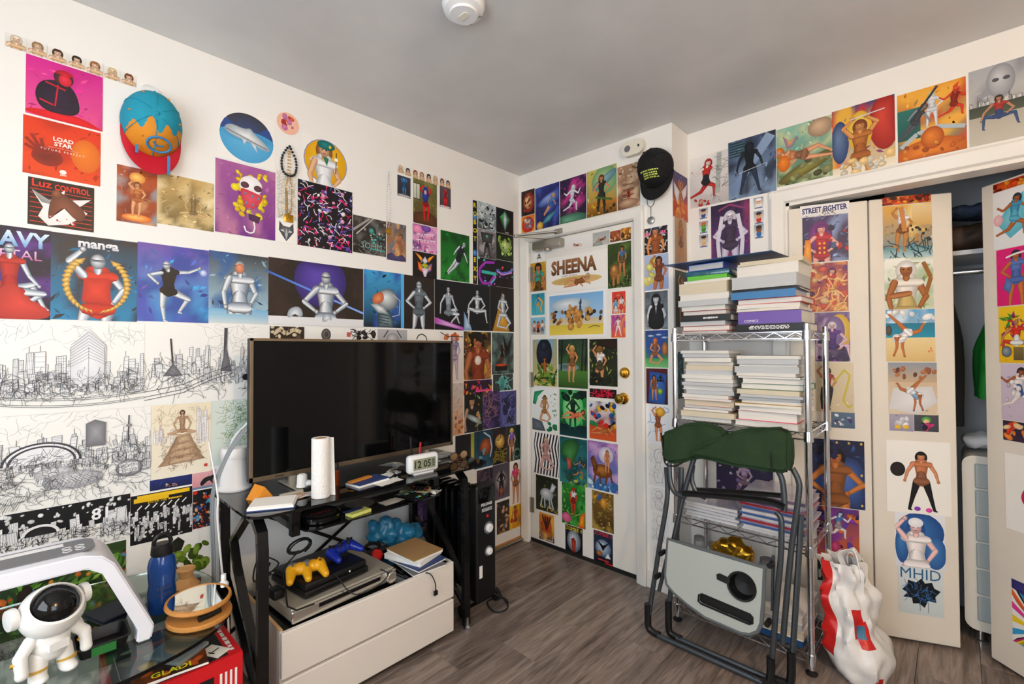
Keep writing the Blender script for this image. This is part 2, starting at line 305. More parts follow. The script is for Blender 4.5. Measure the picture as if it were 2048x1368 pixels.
# ================================================================== printed sheets: vector art kept as geometry with vertex colour
def mixc(a, b, t): return tuple(a[i]*(1-t)+b[i]*t for i in range(3))
def mul(c, k): return tuple(min(1.0, x*k) for x in c)
CH = (hx('2c3440'), hx('f2f6fb'), hx('aab6c4'), hx('55606e'))
POSES = {
 'stand': '0,.93 0,.84 -.1,.8 .1,.8 -.15,.65 .16,.65 -.13,.5 .1,.53 -.06,.5 .06,.5 -.07,.27 .07,.27 -.08,.02 .08,.02',
 'akimbo': '0,.93 0,.84 -.1,.8 .1,.8 -.23,.66 .23,.66 -.1,.56 .1,.56 -.06,.5 .06,.5 -.09,.27 .08,.27 -.11,.02 .09,.02',
 'raise': '0,.93 0,.84 -.1,.8 .1,.8 -.19,.92 .18,.68 -.1,1.03 .1,.54 -.06,.5 .07,.5 -.1,.27 .06,.27 -.1,.02 .03,.02',
 'both': '0,.93 0,.84 -.1,.8 .1,.8 -.2,.94 .2,.94 -.07,1.05 .07,1.05 -.06,.5 .06,.5 -.06,.27 .1,.29 -.05,.02 .07,.03',
 'reach': '-.05,.9 -.03,.82 -.12,.77 .08,.8 -.27,.72 .25,.82 -.16,.6 .4,.9 -.08,.5 .04,.48 -.1,.26 .24,.38 -.07,.02 .12,.16',
 'kneel': '.02,.9 0,.8 -.11,.76 .11,.76 -.18,.58 .2,.6 -.05,.5 .1,.46 -.08,.4 .09,.4 -.2,.1 .28,.2 .1,.05 .12,.03',
 'sit': '0,.92 0,.8 -.12,.75 .12,.75 -.24,.56 .2,.54 -.26,.3 .3,.4 -.08,.32 .1,.32 .22,.42 .34,.3 .36,.08 .1,.08',
 'lotus': '0,.95 0,.8 -.16,.74 .16,.74 -.28,.52 .28,.52 -.2,.3 .2,.3 -.1,.24 .1,.24 -.42,.16 .42,.16 .06,.06 -.06,.06',
 'run': '.08,.9 .05,.81 -.05,.78 .13,.77 -.2,.68 .28,.66 -.3,.76 .36,.8 -.03,.48 .06,.46 .2,.36 -.1,.26 .2,.12 -.34,.18',
 'fly': '.3,.88 .24,.8 .13,.8 .28,.7 .02,.68 .36,.56 -.05,.58 .42,.42 .06,.48 .14,.44 -.08,.3 -.02,.24 -.26,.1 -.24,.05',
 'lie': '.42,.34 .34,.26 .26,.3 .27,.18 .38,.16 .14,.12 .5,.1 .22,.05 -.02,.24 .0,.14 -.24,.3 -.22,.1 -.48,.14 -.5,.07',
 'kick': '-.16,.42 -.1,.46 -.16,.38 -.04,.42 -.16,.2 -.06,.22 -.22,.02 -.02,.0 .02,.58 .08,.52 -.12,.76 .26,.58 -.3,.96 .34,.74',
 'back': '0,.93 0,.84 -.12,.8 .12,.8 -.2,.66 .2,.66 -.24,.5 .24,.5 -.06,.5 .06,.5 -.12,.26 .12,.26 -.18,.0 .18,.0',
 'crouch': '0,.86 0,.74 -.14,.7 .14,.7 -.3,.52 .28,.52 -.36,.3 .1,.36 -.09,.36 .09,.36 -.3,.4 .3,.38 -.32,.06 .36,.06',
}
class Art:
    EPS = 2.5e-5
    def __init__(s, w, h): s.w = w; s.h = h; s.v = []; s.c = []; s.f = []; s.k = 1
    def poly(s, pts, cols, faces=None):
        n = len(s.v); z = s.k*s.EPS; s.k += 1
        s.v += [(min(max(p[0], 0), s.w), min(max(p[1], 0), s.h), z) for p in pts]
        if isinstance(cols, tuple) and not isinstance(cols[0], tuple): cols = [cols]*len(pts)
        s.c += list(cols); s.f += [tuple(i+n for i in f) for f in (faces or [tuple(range(len(pts)))])]
    def same(s): s.k -= 1
    def bg(s, spec, seed=0):
        cs = [hx(c) for c in spec.split(',')]; nx, ny = 10, 12; rnd = random.Random(seed)
        ph = [(rnd.uniform(2, 7), rnd.uniform(2, 7), rnd.uniform(0, 6.3), rnd.uniform(0, 6.3)) for _ in range(6)]
        pts = []; cols = []
        for j in range(ny+1):
            for i in range(nx+1):
                x = i/nx; y = j/ny; c = mixc(cs[1 % len(cs)], cs[0], y)
                for q in range(2, len(cs)):
                    a, b, p1, p2 = ph[q]; t = math.sin(a*x+p1+2*math.sin(b*y))*math.sin(b*y+p2+1.5*math.sin(a*x*1.7)); t = max(0, min(1, t*1.6))
                    c = mixc(c, cs[q], t*.9)
                pts.append((x*s.w, y*s.h)); cols.append(c)
        fs = [(j*(nx+1)+i, j*(nx+1)+i+1, (j+1)*(nx+1)+i+1, (j+1)*(nx+1)+i) for j in range(ny) for i in range(nx)]
        s.poly(pts, cols, fs)
    def marks(s, cx, cy, w, h, rows, col, seed=1):
        # print too small to read in the photograph: rows of unreadable dashes
        rnd = random.Random(seed); c = hx(col); rh = h/rows
        for r in range(rows):
            x = cx-w/2*rnd.uniform(.85, 1); y = cy+h/2-rh*(r+.5)
            while x < cx+w/2*.95:
                l = min(w*rnd.uniform(.04, .15), cx+w/2-x); q = rh*rnd.uniform(.26, .36)
                s.poly([(x*s.w, (y-q)*s.h), ((x+l)*s.w, (y-q)*s.h), ((x+l)*s.w, (y+q)*s.h), (x*s.w, (y+q)*s.h)], c); s.same(); x += l+w*.025
        s.k += 1
    def texture(s, spec, seed, n):
        # brushwork: short strokes in the print's own background colours
        cs = [hx(c) for c in spec.split(',')]; rnd = random.Random(seed); k0 = s.k
        for q in range(n):
            c = mul(rnd.choice(cs), rnd.choice((.45, .65, 1.25, 1.6))); x = rnd.uniform(0, s.w); y = rnd.uniform(0, s.h); a = rnd.gauss(.7, .9); l = s.w*rnd.uniform(.04, .17); w = l*rnd.uniform(.08, .28); dx, dy = math.cos(a), math.sin(a)
            s.k = k0+q % 6; m = mixc(c, cs[q % len(cs)], .5)
            s.poly([(x, y), (x+dx*l*.4-dy*w, y+dy*l*.4+dx*w), (x+dx*l, y+dy*l), (x+dx*l*.5+dy*w*.6, y+dy*l*.5-dx*w*.6)], [m, c, m, c])
        s.k = k0+8
    def rect(s, x0, y0, x1, y1, c, c2=None):
        a = hx(c); b = hx(c2) if c2 else a; s.poly([(x0*s.w, y0*s.h), (x1*s.w, y0*s.h), (x1*s.w, y1*s.h), (x0*s.w, y1*s.h)], [b, b, a, a])
    def ell(s, cx, cy, rx, ry, c, c2=None, rot=0, n=22, a0=0, a1=360, metres=False):
        c = hx(c); c2 = hx(c2) if c2 else c
        if not metres: cx *= s.w; rx *= s.w; cy *= s.h; ry *= s.h
        ca, sa = math.cos(rot), math.sin(rot); pts = [(cx-.2*rx, cy+.25*ry)] if a1-a0 == 360 else [(cx, cy)]
        for i in range(n+1):
            t = math.radians(a0+(a1-a0)*i/n); x = rx*math.cos(t); y = ry*math.sin(t); pts.append((cx+x*ca-y*sa, cy+x*sa+y*ca))
        s.poly(pts, [c2]+[c]*(n+1), [(0, i, i+1) for i in range(1, n+1)])
    def line(s, x0, y0, x1, y1, w, c, c2=None):
        x0 *= s.w; x1 *= s.w; y0 *= s.h; y1 *= s.h; dx = x1-x0; dy = y1-y0; l = math.hypot(dx, dy) or 1; nx = -dy/l*w*s.w/2; ny = dx/l*w*s.w/2
        a = hx(c); b = hx(c2) if c2 else a; s.poly([(x0-nx, y0-ny), (x1-nx, y1-ny), (x1+nx, y1+ny), (x0+nx, y0+ny)], [a, b, b, a])
    def path(s, pts, w, c):
        for (a, b) in zip(pts[:-1], pts[1:]): s.line(a[0], a[1], b[0], b[1], w, c); s.same()
        s.k += 1
    def shape(s, pts, c, c2=None, raw=False):
        if len(pts) >= 6 and not raw:
            for _ in range(2): pts = [q for i in range(len(pts)) for q in ((pts[i][0]*.75+pts[(i+1) % len(pts)][0]*.25, pts[i][1]*.75+pts[(i+1) % len(pts)][1]*.25), (pts[i][0]*.25+pts[(i+1) % len(pts)][0]*.75, pts[i][1]*.25+pts[(i+1) % len(pts)][1]*.75))]
        a = hx(c); b = hx(c2) if c2 else a; P = [(x*s.w, y*s.h) for x, y in pts]; mx = sum(p[0] for p in P)/len(P); my = sum(p[1] for p in P)/len(P)
        n = len(P); s.poly([(mx, my)]+P, [b]+[a]*n, [(0, i, i % n+1) for i in range(1, n+1)])
    def text(s, t, cx, cy, hh, c, maxw=0.92, rot=0.0, bold=0.0, c2=None):
        vs, fs, w = text_mesh(t, bold)
        if not vs: return
        hh *= s.h; W = w*hh; k = min(1.0, maxw*s.w/W) if W else 1; a = hx(c); b = hx(c2) if c2 else a; ca, sa = math.cos(rot), math.sin(rot)
        pts = []; cols = []
        for x, y in vs:
            X = (x-w/2)*hh*k; Y = (y-.5)*hh; pts.append((cx*s.w+X*ca-Y*sa, cy*s.h+X*sa+Y*ca)); cols.append(mixc(b, a, y))
        s.poly(pts, cols, fs)
    def cap(s, p, q, r0, r1, sh):
        dx = q[0]-p[0]; dy = q[1]-p[1]; l = math.hypot(dx, dy) or 1e-6; dx /= l; dy /= l; nx, ny = -dy, dx; pts = []; cols = []
        rows = [(p, r0, -1, .12), (p, r0, -.7, .7), (p, r0, 0, 1), (q, r1, 0, 1), (q, r1, .7, .7), (q, r1, 1, .12)]
        for (o, r, a, k) in rows:
            for t, c in zip((-1, -.35, .4, 1), sh): pts.append((o[0]+dx*r*a+nx*r*k*t, o[1]+dy*r*a+ny*r*k*t)); cols.append(c)
        s.poly(pts, cols, [(j*4+i, j*4+i+1, j*4+i+5, j*4+i+4) for j in range(5) for i in range(3)])
    def fig(s, pose, cx, y0, hh, skin='d9a07a', hair='4a2a1a', top=None, bot=None, flip=1, legs=None):
        k = hh*s.h; P = [tuple(float(t) for t in q.split(',')) for q in POSES[pose].split()]
        P = [(cx*s.w+flip*x*k, y0*s.h+y*k) for x, y in P]
        def shd(c):
            if c == 'chrome': return CH
            c = hx(c) if isinstance(c, str) else c; return (mul(c, .42), mul(c, 1.12), mul(c, .95), mul(c, .5))
        def cl(t):
            if not t or t == 'chrome' or skin == 'chrome': return t
            p_, q_ = hx(t), hx(skin); return mul(p_, .42) if sum(abs(p_[i]-q_[i]) for i in range(3)) < .22 else t
        top = cl(top or skin); bot = cl(bot or top)
        S = shd(skin); T = shd(top or skin); B = shd(bot or top or skin); G = shd(legs or skin)
        hd, nk, sL, sR, eL, eR, hL, hR, pL, pR, kL, kR, fL, fR = P; mid = ((pL[0]+pR[0])/2, (pL[1]+pR[1])/2); sm = ((sL[0]+sR[0])/2, (sL[1]+sR[1])/2)
        r = k*.062
        if hair and hair != 'none':
            hc = hx(hair); s.ell(hd[0], hd[1]-.2*r, r*1.45, r*1.75, mul(hc, .6), mul(hc, 1.2), metres=True)
        for a, b, c in ((pL, kL, fL), (pR, kR, fR)):
            s.cap(b, c, k*.038, k*.022, G); s.cap(a, b, k*.062, k*.04, G)
            s.cap(c, (c[0]+flip*k*.03, c[1]-k*.012), k*.02, k*.014, G)
        s.cap(sR, eR, k*.034, k*.026, S); s.cap(eR, hR, k*.027, k*.018, S); s.ell(hR[0], hR[1], k*.024, k*.028, S[0], S[1], metres=True)
        wst = ((sm[0]*.38+mid[0]*.62), (sm[1]*.38+mid[1]*.62))
        s.cap(sm, wst, k*.105, k*.072, T); s.cap(wst, mid, k*.07, k*.092, B); s.cap(pL, pR, k*.06, k*.06, B)
        s.cap(sL, sR, k*.045, k*.045, T)
        s.cap(nk, hd, k*.03, k*.03, S); s.cap(sL, eL, k*.034, k*.026, S); s.cap(eL, hL, k*.027, k*.018, S); s.ell(hL[0], hL[1], k*.024, k*.028, S[0], S[1], metres=True)
        s.ell(hd[0], hd[1], r*.86, r*1.12, S[3], S[1], metres=True)
        if r > .004 and skin != 'chrome' and pose != 'back':
            for t in (-.34, .34): s.ell(hd[0]+t*r, hd[1]+.05*r, r*.15, r*.1, (.02, .015, .01), metres=True)
            s.ell(hd[0], hd[1]-.55*r, r*.26, r*.09, hx('a03038'), metres=True)
        if skin == 'chrome': s.cap((hd[0]-r*.7, hd[1]+r*.1), (hd[0]+r*.7, hd[1]+r*.1), r*.16, r*.16, (hx('20262e'), hx('8fa0b0'), hx('303a44'), hx('20262e')))
        if hair and hair != 'none':
            hc = hx(hair); s.ell(hd[0], hd[1]+.35*r, r*1.0, r*.85, mul(hc, .7), mul(hc, 1.25), metres=True, a0=10, a1=170, n=12)
    def blobs(s, n, seed, pal, smin, smax, box=(0, 0, 1, 1), asp=2.0):
        rnd = random.Random(seed); pal = [hx(c) for c in pal.split(',')]
        for _ in range(n):
            c = rnd.choice(pal); r = rnd.uniform(smin, smax)*s.w
            s.ell(rnd.uniform(box[0], box[2])*s.w, rnd.uniform(box[1], box[3])*s.h, r, r/rnd.uniform(1, asp), mul(c, rnd.uniform(.45, .8)), mul(c, rnd.uniform(.95, 1.3)), rot=rnd.uniform(0, 3.1), n=10, metres=True)
    def leaves(s, n, seed, pal, ln, box=(0, 0, 1, 1)):
        rnd = random.Random(seed); pal = [hx(c) for c in pal.split(',')]
        for _ in range(n):
            c = rnd.choice(pal); x = rnd.uniform(box[0], box[2])*s.w; y = rnd.uniform(box[1], box[3])*s.h; a = rnd.uniform(0, 6.3); l = ln*s.w*rnd.uniform(.5, 1.2); w = l*.17
            dx, dy = math.cos(a), math.sin(a)
            s.poly([(x, y), (x+dx*l*.45-dy*w, y+dy*l*.45+dx*w), (x+dx*l, y+dy*l), (x+dx*l*.45+dy*w, y+dy*l*.45-dx*w)], [mul(c, .5), c, mul(c, 1.2), mul(c, .7)])
            if _ % 3: s.same()
    def strokes(s, n, seed, c, w, ln, box=(0, 0, 1, 1)):
        rnd = random.Random(seed)
        for _ in range(n):
            x = rnd.uniform(box[0], box[2]); y = rnd.uniform(box[1], box[3]); a = rnd.uniform(0, 6.3); p = [(x, y)]
            for q in range(4): a += rnd.uniform(-.7, .7); x += ln*math.cos(a); y += ln*math.sin(a)*s.w/s.h; p.append((x, y))
            s.path(p, w, c); s.same()
        s.k += 1
    def frame(s, x0, y0, x1, y1, w, c):
        for a in ((x0, y0, x1, y0), (x1, y0, x1, y1), (x1, y1, x0, y1), (x0, y1, x0, y0)): s.line(*a, w, c); s.same()
        s.k += 1
    def city(s, seed, c, n, base=(.1, .45), hh=(.1, .4), w=.003, x0=0, x1=1):
        """skyline in pen: outlined blocks with floors and windows"""
        rnd = random.Random(seed)
        for _ in range(n):
            x = rnd.uniform(x0, x1); y = rnd.uniform(*base); bw = rnd.uniform(.02, .06); bh = rnd.uniform(*hh); sk = rnd.uniform(-.01, .01)
            s.shape([(x, y), (x+bw, y+.01), (x+bw+sk, y+bh), (x+sk, y+bh-.01)], 'e6e6e8', 'f4f4f4')
            s.path([(x, y), (x+sk, y+bh-.01), (x+bw+sk, y+bh), (x+bw, y+.01)], w, c); s.same()
            k = rnd.choice((3, 5, 8, 11))
            for q in range(1, k):
                t = q/k; s.line(x+sk*t, y+bh*t, x+bw+sk*t, y+bh*t, w*.55, c); s.same()
            if rnd.random() < .5:
                for q in range(1, 4): s.line(x+bw*q/4, y, x+bw*q/4+sk, y+bh, w*.5, c); s.same()
            if rnd.random() < .3: s.line(x+bw/2, y+bh, x+bw/2, y+bh+.06, w, c); s.same()
            s.k += 1
    def mesh(s, name, paper='f3f1ec', th=0.0006):
        e = 0.0; p = hx(paper)
        n = len(s.v); V = [(0, 0, 0), (s.w, 0, 0), (s.w, s.h, 0), (0, s.h, 0), (0, 0, -th), (s.w, 0, -th), (s.w, s.h, -th), (0, s.h, -th)]
        Fc = [(0, 1, 2, 3), (4, 7, 6, 5), (0, 4, 5, 1), (1, 5, 6, 2), (2, 6, 7, 3), (3, 7, 4, 0)]
        me = bpy.data.meshes.new(name); me.from_pydata(V+s.v, [], Fc+[tuple(i+8 for i in f) for f in s.f])
        cols = np.ones((8+n, 4), np.float32); cols[:8, :3] = p
        if n: cols[8:, :3] = np.array(s.c, np.float32)
        at = me.color_attributes.new('Col', 'FLOAT_COLOR', 'POINT'); at.data.foreach_set('color', cols.ravel()); me.materials.append(PRINT); me.update(); return me
SURF = {'A': ((0, 0), (0, 1)), 'B': ((0, 0), (1, 0)), 'D': ((0, .012), (1, 0)), 'J': ((XJ, 0), (0, 1)), 'C': ((0, YC), (1, 0))}
for k_, (p0_, p1_) in LEAF.items():
    l_ = math.hypot(p1_[0]-p0_[0], p1_[1]-p0_[1]); SURF[k_] = (p0_, ((p1_[0]-p0_[0])/l_, (p1_[1]-p0_[1])/l_))
GROUPS = {'A': 'prints taped to the left wall', 'B': 'prints taped around the entry door', 'D': 'prints taped to the entry door', 'J': 'prints on the narrow return wall', 'C': 'prints above the closet', 'L1': 'prints on the closet leaves', 'L2': 'prints on the closet leaves', 'L3': 'prints on the closet leaves'}
_np = [0]
def P(surf, u0, u1, vt, vb, label, bg, *els, name='poster', cat='poster', group=None, rough=None):
    (ox, oy), (dx, dy) = SURF[surf]; nrm = np.array([dy, -dx, 0.0]); O = np.array([ox, oy, 0.0]); um = (u0+u1)/2
    a = onplane(u0, 684, O, nrm); b = onplane(u1, 684, O, nrm); zt = onplane(um, vt, O, nrm)[2]; zb = onplane(um, vb, O, nrm)[2]
    sa = (a[0]-ox)*dx+(a[1]-oy)*dy; sb = (b[0]-ox)*dx+(b[1]-oy)*dy; w = sb-sa; h = zt-zb
    _np[0] += 1; seed = _np[0]*7
    art = Art(w, h)
    if bg:
        art.bg(bg, seed); dark = sum(hx(bg.split(',')[0]))
        if name == 'poster' and dark < 1.9: art.texture(bg, seed+1, 46 if bg.count(',') > 1 else 14)
    for e in els: getattr(art, e[0])(*e[1:]) if not isinstance(e[-1], dict) else getattr(art, e[0])(*e[1:-1], **e[-1])
    o = bpy.data.objects.new(name, art.mesh(name)); COL.objects.link(o)
    off = 0.0009+0.0005*(_np[0] % 3)
    base = O+np.array([dx, dy, 0])*sa+nrm*off
    o.matrix_world = Matrix(((dx, 0, nrm[0], base[0]), (dy, 0, nrm[1], base[1]), (0, 1, 0, zb), (0, 0, 0, 1)))
    tag(o, label, cat, group or GROUPS[surf]); return o
# ================================================================== the prints, sheet by sheet (columns u0-u1 and rows at mid width, read off the photograph)
S1, TAN, PALE = 'd9a07a', 'bf7a48', 'e8c6ac'
hairs = ['e8dcc8', 'a9845a', '4a2c22', '241a18', 'a8683c', 'e6d09c', '7a3c22']
for q, (u0, u1, vt, vb) in enumerate([(1, 45, 68, 96), (47, 86, 82, 109), (87, 127, 96, 122), (128, 164, 110, 134), (166, 200, 121.5, 147), (201.5, 235, 134, 158), (236, 267.5, 146, 169)]):
    P('A', u0, u1, vt, vb, ['small portrait photo, platinum curly hair, first in the row above the magenta print', 'small portrait photo, dark blonde hair, second in the row above the magenta print', 'small portrait photo, straight brown fringe, row above the magenta print', 'small portrait photo, short black curls, row above the magenta print', 'small portrait photo, auburn bob, row above the magenta print', 'small portrait photo, long pale blonde hair, row above the magenta print', 'small portrait photo, long red-brown waves, last in the row by the teal cap'][q],
      'e9e6e0,d8d2c8', ('fig', 'stand', .52, -2.55, 3.5, PALE, hairs[q], 'd8b48c', 'd8b48c'), name='portrait_photo', cat='photo', group='portrait photos in the upper row')
P('A', 44, 200, 129, 243, 'square magenta print of a person in a red hat and dark embroidered jacket', 'd02090,e0508c,c41c80', ('shape', [(0, .0), (.0, .1), (.3, .14), (.7, .16), (1, .02), (1, 0)], 'd0101c', 'e81828'),
  ('shape', [(.2, .12), (.1, .35), (.16, .6), (.34, .7), (.55, .68), (.66, .5), (.7, .2), (.5, .12)], '150c24', '241436'), ('ell', .47, .76, .13, .14, '3a1420', '5a2030'), ('ell', .49, .73, .085, .1, 'c01830', 'e83048'), ('ell', .48, .82, .12, .08, 'a00c20', 'd81830', {'a0': 0, 'a1': 180}),
  ('line', .36, .2, .4, .62, .02, 'c01830'), ('line', .24, .62, .5, .56, .03, 'b01428'), ('line', .17, .3, .34, .25, .03, 'c01830'), ('ell', .42, .18, .2, .06, '1a0c28', '2c1438'))
P('A', 40, 197, 246, 358, 'red orange print with a dark hand shadow and small white lettering', 'dc3818,e04818,b82c14', ('ell', .8, .5, .2, .3, 'd8641c', 'e88020'), ('ell', .3, .35, .2, .16, '8c2418', '6a1c18'),
  *[('line', .26, .38, x, y, .05, '7c2018', '982818') for x, y in ((.02, .5), (.03, .62), (.1, .7), (.22, .66), (.42, .52))], ('text', 'LOAD', .5, .7, .075, 'f4ece4', {'bold': .03}), ('text', 'STAR', .5, .61, .075, 'f4ece4', {'bold': .03}),
  ('line', .3, .54, .7, .54, .004, 'f0c8b0'), ('text', 'F U T U R E   P E R F E C T', .5, .49, .035, 'f4e0d4', {'maxw': .7}), ('ell', .5, .13, .045, .04, 'f4ece4'), ('marks', .5, .075, .09, .03, 1, 'f4ece4'))
P('A', 51.5, 185, 364, 456, 'black print with red lettering and a bent brown figure over white shards', '141012,1a1214', *[('line', .03, y, .97, y-.02, .014, 'd03020') for y in (.08, .18, .28, .38, .48, .58, .68, .77)],
  ('shape', [(.05, .75), (.2, .5), (.3, .55), (.55, .85), (.5, .6), (.95, .72), (.75, .5), (.9, .4), (.6, .1), (.3, .02), (.15, .2), (.22, .4)], 'e8e4e0', 'f4f2f0', {'raw': True}), ('shape', [(.28, .1), (.32, .6), (.42, .78), (.52, .76), (.9, .42), (.8, .16), (.62, .3), (.55, .5), (.4, .3)], '5c3024', '8a5038'),
  ('ell', .42, .72, .08, .1, '5a3024', '94583c'), ('text', 'Luz', .2, .9, .16, 'd83020', {'maxw': .3, 'bold': .02}), ('text', 'CONTROL', .66, .87, .13, 'd83020', {'maxw': .55, 'bold': .03}), ('blobs', 14, 3, 'd02820,f0e8e4', .01, .03, (.3, .05, .7, .25)))
P('A', 230, 311, 336, 447, 'rust coloured fantasy print with a figure standing in a fiery glow', 'b8562c,8a3c1c,d8a070,8c9aa0,7a3018', ('ell', .5, .82, .2, .1, 'd88838', 'f8d070'), ('ell', .5, .1, .38, .07, 'd86020', 'f8c868'), ('fig', 'raise', .5, .12, .62, 'e0a070', '8a4a24', 'c87840', 'b06030'))
P('A', 312, 426, 355, 455, 'shiny golden brown print with a faint engraved figure', 'c8a868,6c5a34,f0e0b4,927a48,d8c088', ('strokes', 26, 9, 'b09860', .006, .04), ('fig', 'lotus', .62, .2, .5, 'd0b078', 'b89860', 'c8a870'))
P('A', 432, 548, 224, 327, 'white sheet with a blue disc showing a silver fish-shaped airship', None, ('ell', .5, .5, .47, .47, '2f4a8c', '3458a0'), ('ell', .5, .5, .47, .47, '48a0d4', '64b4e0', {'a0': 180, 'a1': 360}), ('ell', .5, .5, .47, .47, '3c3c44', '34508c', {'a0': 40, 'a1': 140}),
  ('ell', .5, .53, .47, .12, '48a0d0', '3c78b8'), ('shape', [(.1, .62), (.22, .7), (.45, .66), (.55, .72), (.62, .62), (.8, .5), (.93, .36), (.78, .34), (.6, .42), (.3, .46), (.14, .52)], '98a2ac', 'eef2f4'), ('line', .14, .58, .86, .38, .02, '707a84'), ('shape', [(.4, .48), (.44, .36), (.5, .46)], 'b0b8c0', 'e8ecf0'), ('shape', [(.55, .43), (.68, .26), (.64, .42)], 'b0b8c0', 'eef2f4'))
P('A', 428, 549, 330, 472, 'purple print of a skull in a red bandana with yellow hair and a hook', 'a45a9c,702c88,b8789c', ('blobs', 60, 21, 'ecc418,f8dc30', .04, .075, (.3, .3, .82, .92)), ('ell', .57, .72, .19, .14, 'e8e4e8', 'fbf8fa'), ('ell', .47, .72, .07, .045, '503038', '6a4048'), ('ell', .69, .7, .07, .045, '503038', '6a4048'),
  ('shape', [(.38, .68), (.56, .65), (.8, .6), (.7, .46), (.52, .34), (.43, .5)], 'c8384c', 'e05468'), *[('ell', x, y, .02, .022, '3c6480', '88a8c0') for x, y in ((.48, .6), (.6, .58), (.7, .56), (.5, .47), (.61, .46), (.55, .39))], ('shape', [(.53, .33), (.74, .3), (.7, .2), (.54, .24)], '46284c', '58345c'),
  ('path', [(.62, .22), (.64, .14), (.62, .07), (.56, .05), (.49, .07), (.46, .14)], .025, 'f4f0f4'))
o_ = P('A', 554, 598, 225, 270, 'round peach sticker with an orange and pink figure', None, name='sticker', cat='sticker'); bpy.data.objects.remove(o_)
P('A', 551.5, 592, 343, 438, 'narrow pencil drawing of a bare tree under the beaded chains', 'e6e2da,dcd6cc', ('line', .5, .05, .48, .6, .14, '9a948c'), ('strokes', 90, 5, '8c867e', .012, .08, (.1, .3, .9, .97)), ('strokes', 40, 6, '7c766e', .014, .05, (.1, .02, .9, .2)))
P('A', 551.5, 591, 439.5, 486, 'white card with a faceted grey wolf head', None, ('shape', [(.15, .9), (.35, .72), (.65, .7), (.85, .88), (.88, .5), (.62, .2), (.5, .08), (.38, .2), (.12, .52)], '3c3e44', '74787e', {'raw': True}), ('shape', [(.5, .68), (.58, .35), (.5, .12), (.42, .35)], '9a9ea4', 'b8bcc0'), ('shape', [(.2, .52), (.4, .46), (.34, .58)], 'f0f0f0'), ('shape', [(.8, .5), (.6, .45), (.66, .57)], 'f0f0f0'), ('line', .15, .9, .42, .3, .02, '202226'), ('line', .85, .88, .58, .3, .02, '202226'))
P('A', 604.6, 694, 279, 370, 'white sheet with a yellow disc and a scout in teal beret', None, ('ell', .5, .5, .49, .49, '8c8cb4'), ('ell', .5, .5, .47, .47, 'e0a410', 'f4c41c'), ('fig', 'stand', .46, -1.2, 2.1, 'e4b48c', 'a86a38', 'eceef2', 'eceef2'), ('ell', .5, .87, .2, .1, '0c5a5c', '1c8a88'), ('ell', .59, .86, .03, .035, 'e8c820'), ('shape', [(.42, .62), (.56, .6), (.52, .42)], '1c6a50', '2c8a68'), ('line', .72, .3, .74, .78, .02, '5a3a20'), ('ell', .73, .62, .045, .04, 'f4f4f4'))
P('A', 594, 704, 371, 498, 'black print crowded with pink, violet and white doodles', '16121a,1c161e', ('blobs', 90, 11, 'e8288c,f4f4f8,5a48b0,d8287c,b0a8dc,f0a0bc', .012, .045), ('strokes', 60, 12, 'f0f0f4', .012, .03), ('strokes', 40, 13, 'e02c60', .012, .03), ('text', 'KEVIN', .5, .62, .045, '8c7cd8', {'bold': .04}), ('strokes', 40, 14, '6858c0', .014, .025))
P('A', 705, 771.5, 436, 509, 'dark print of a chrome engine with teal lights', '3a3634,221e1c,6c6864', ('line', .0, .6, .5, 1, .08, '9a9894'), ('line', .1, .5, .6, 1, .03, 'c8c6c2'), ('ell', .55, .65, .14, .14, '1a1a1a', '585654'), ('ell', .55, .65, .08, .08, '2c6a68', '58b8b0'), ('blobs', 26, 8, '9a9894,d0cec8,3c8c88,50c8c0', .015, .05, (.3, .3, 1, .9)), ('text', 'SOHM', .55, .24, .16, '8ab0ac', {'bold': -.01}), ('line', .5, .16, .97, .14, .03, '40b8b0'), ('strokes', 30, 3, '9c9a96', .008, .03, (0, 0, 1, .3)))
P('A', 773, 812, 447, 522, 'painted print of a leaping figure against stormy orange clouds', '4a5464,c08848,e8b878,8a5c40,6c7484', ('shape', [(0, 0), (0, .14), (.25, .22), (.5, .1), (.75, .2), (1, .1), (1, 0)], '3c3860', '504c78'), ('fig', 'fly', .5, .25, .5, 'd09068', '3c2820', 'b87048', 'a86440'))
row2 = [(794.5, 807.8, 330.5, 346), (809, 822, 336, 351.6), (825, 836.5, 340, 357), (838, 849.5, 344, 361), (851.5, 863.5, 348, 365), (865.5, 876.5, 351.6, 369), (879.5, 889.5, 357, 374), (891, 901.5, 361, 376.6)]
d2 = ['pale blonde hair', 'short dark bob', 'copper red hair', 'sandy curls', 'long black hair', 'light blonde hair', 'long brown hair', 'dark brown crop']; h2 = ['e0c8a0', '2a1c1a', 'a03c24', 'b08450', '221814', 'd8bc90', '6a4430', '30201a']
for q, (u0, u1, vt, vb) in enumerate(row2):
    P('A', u0, u1, vt, vb, 'tiny portrait photo, '+d2[q]+', in the row above the red stocking print', 'e8e4de,d6d0c8', ('fig', 'stand', .5, -2.5, 3.4, PALE, h2[q], 'd8b48c', 'd8b48c'), name='portrait_photo', cat='photo', group='portrait photos in the short row')
P('A', 794.5, 821, 353, 394, 'small print of a blue glowing figure on dark ground', '3a3c48,2c2c36', ('ell', .5, .06, .5, .06, 'b8b4b4'), ('fig', 'both', .5, .06, .82, '3c8cd0', '60a8e0', '2c78c4', '3484cc'))
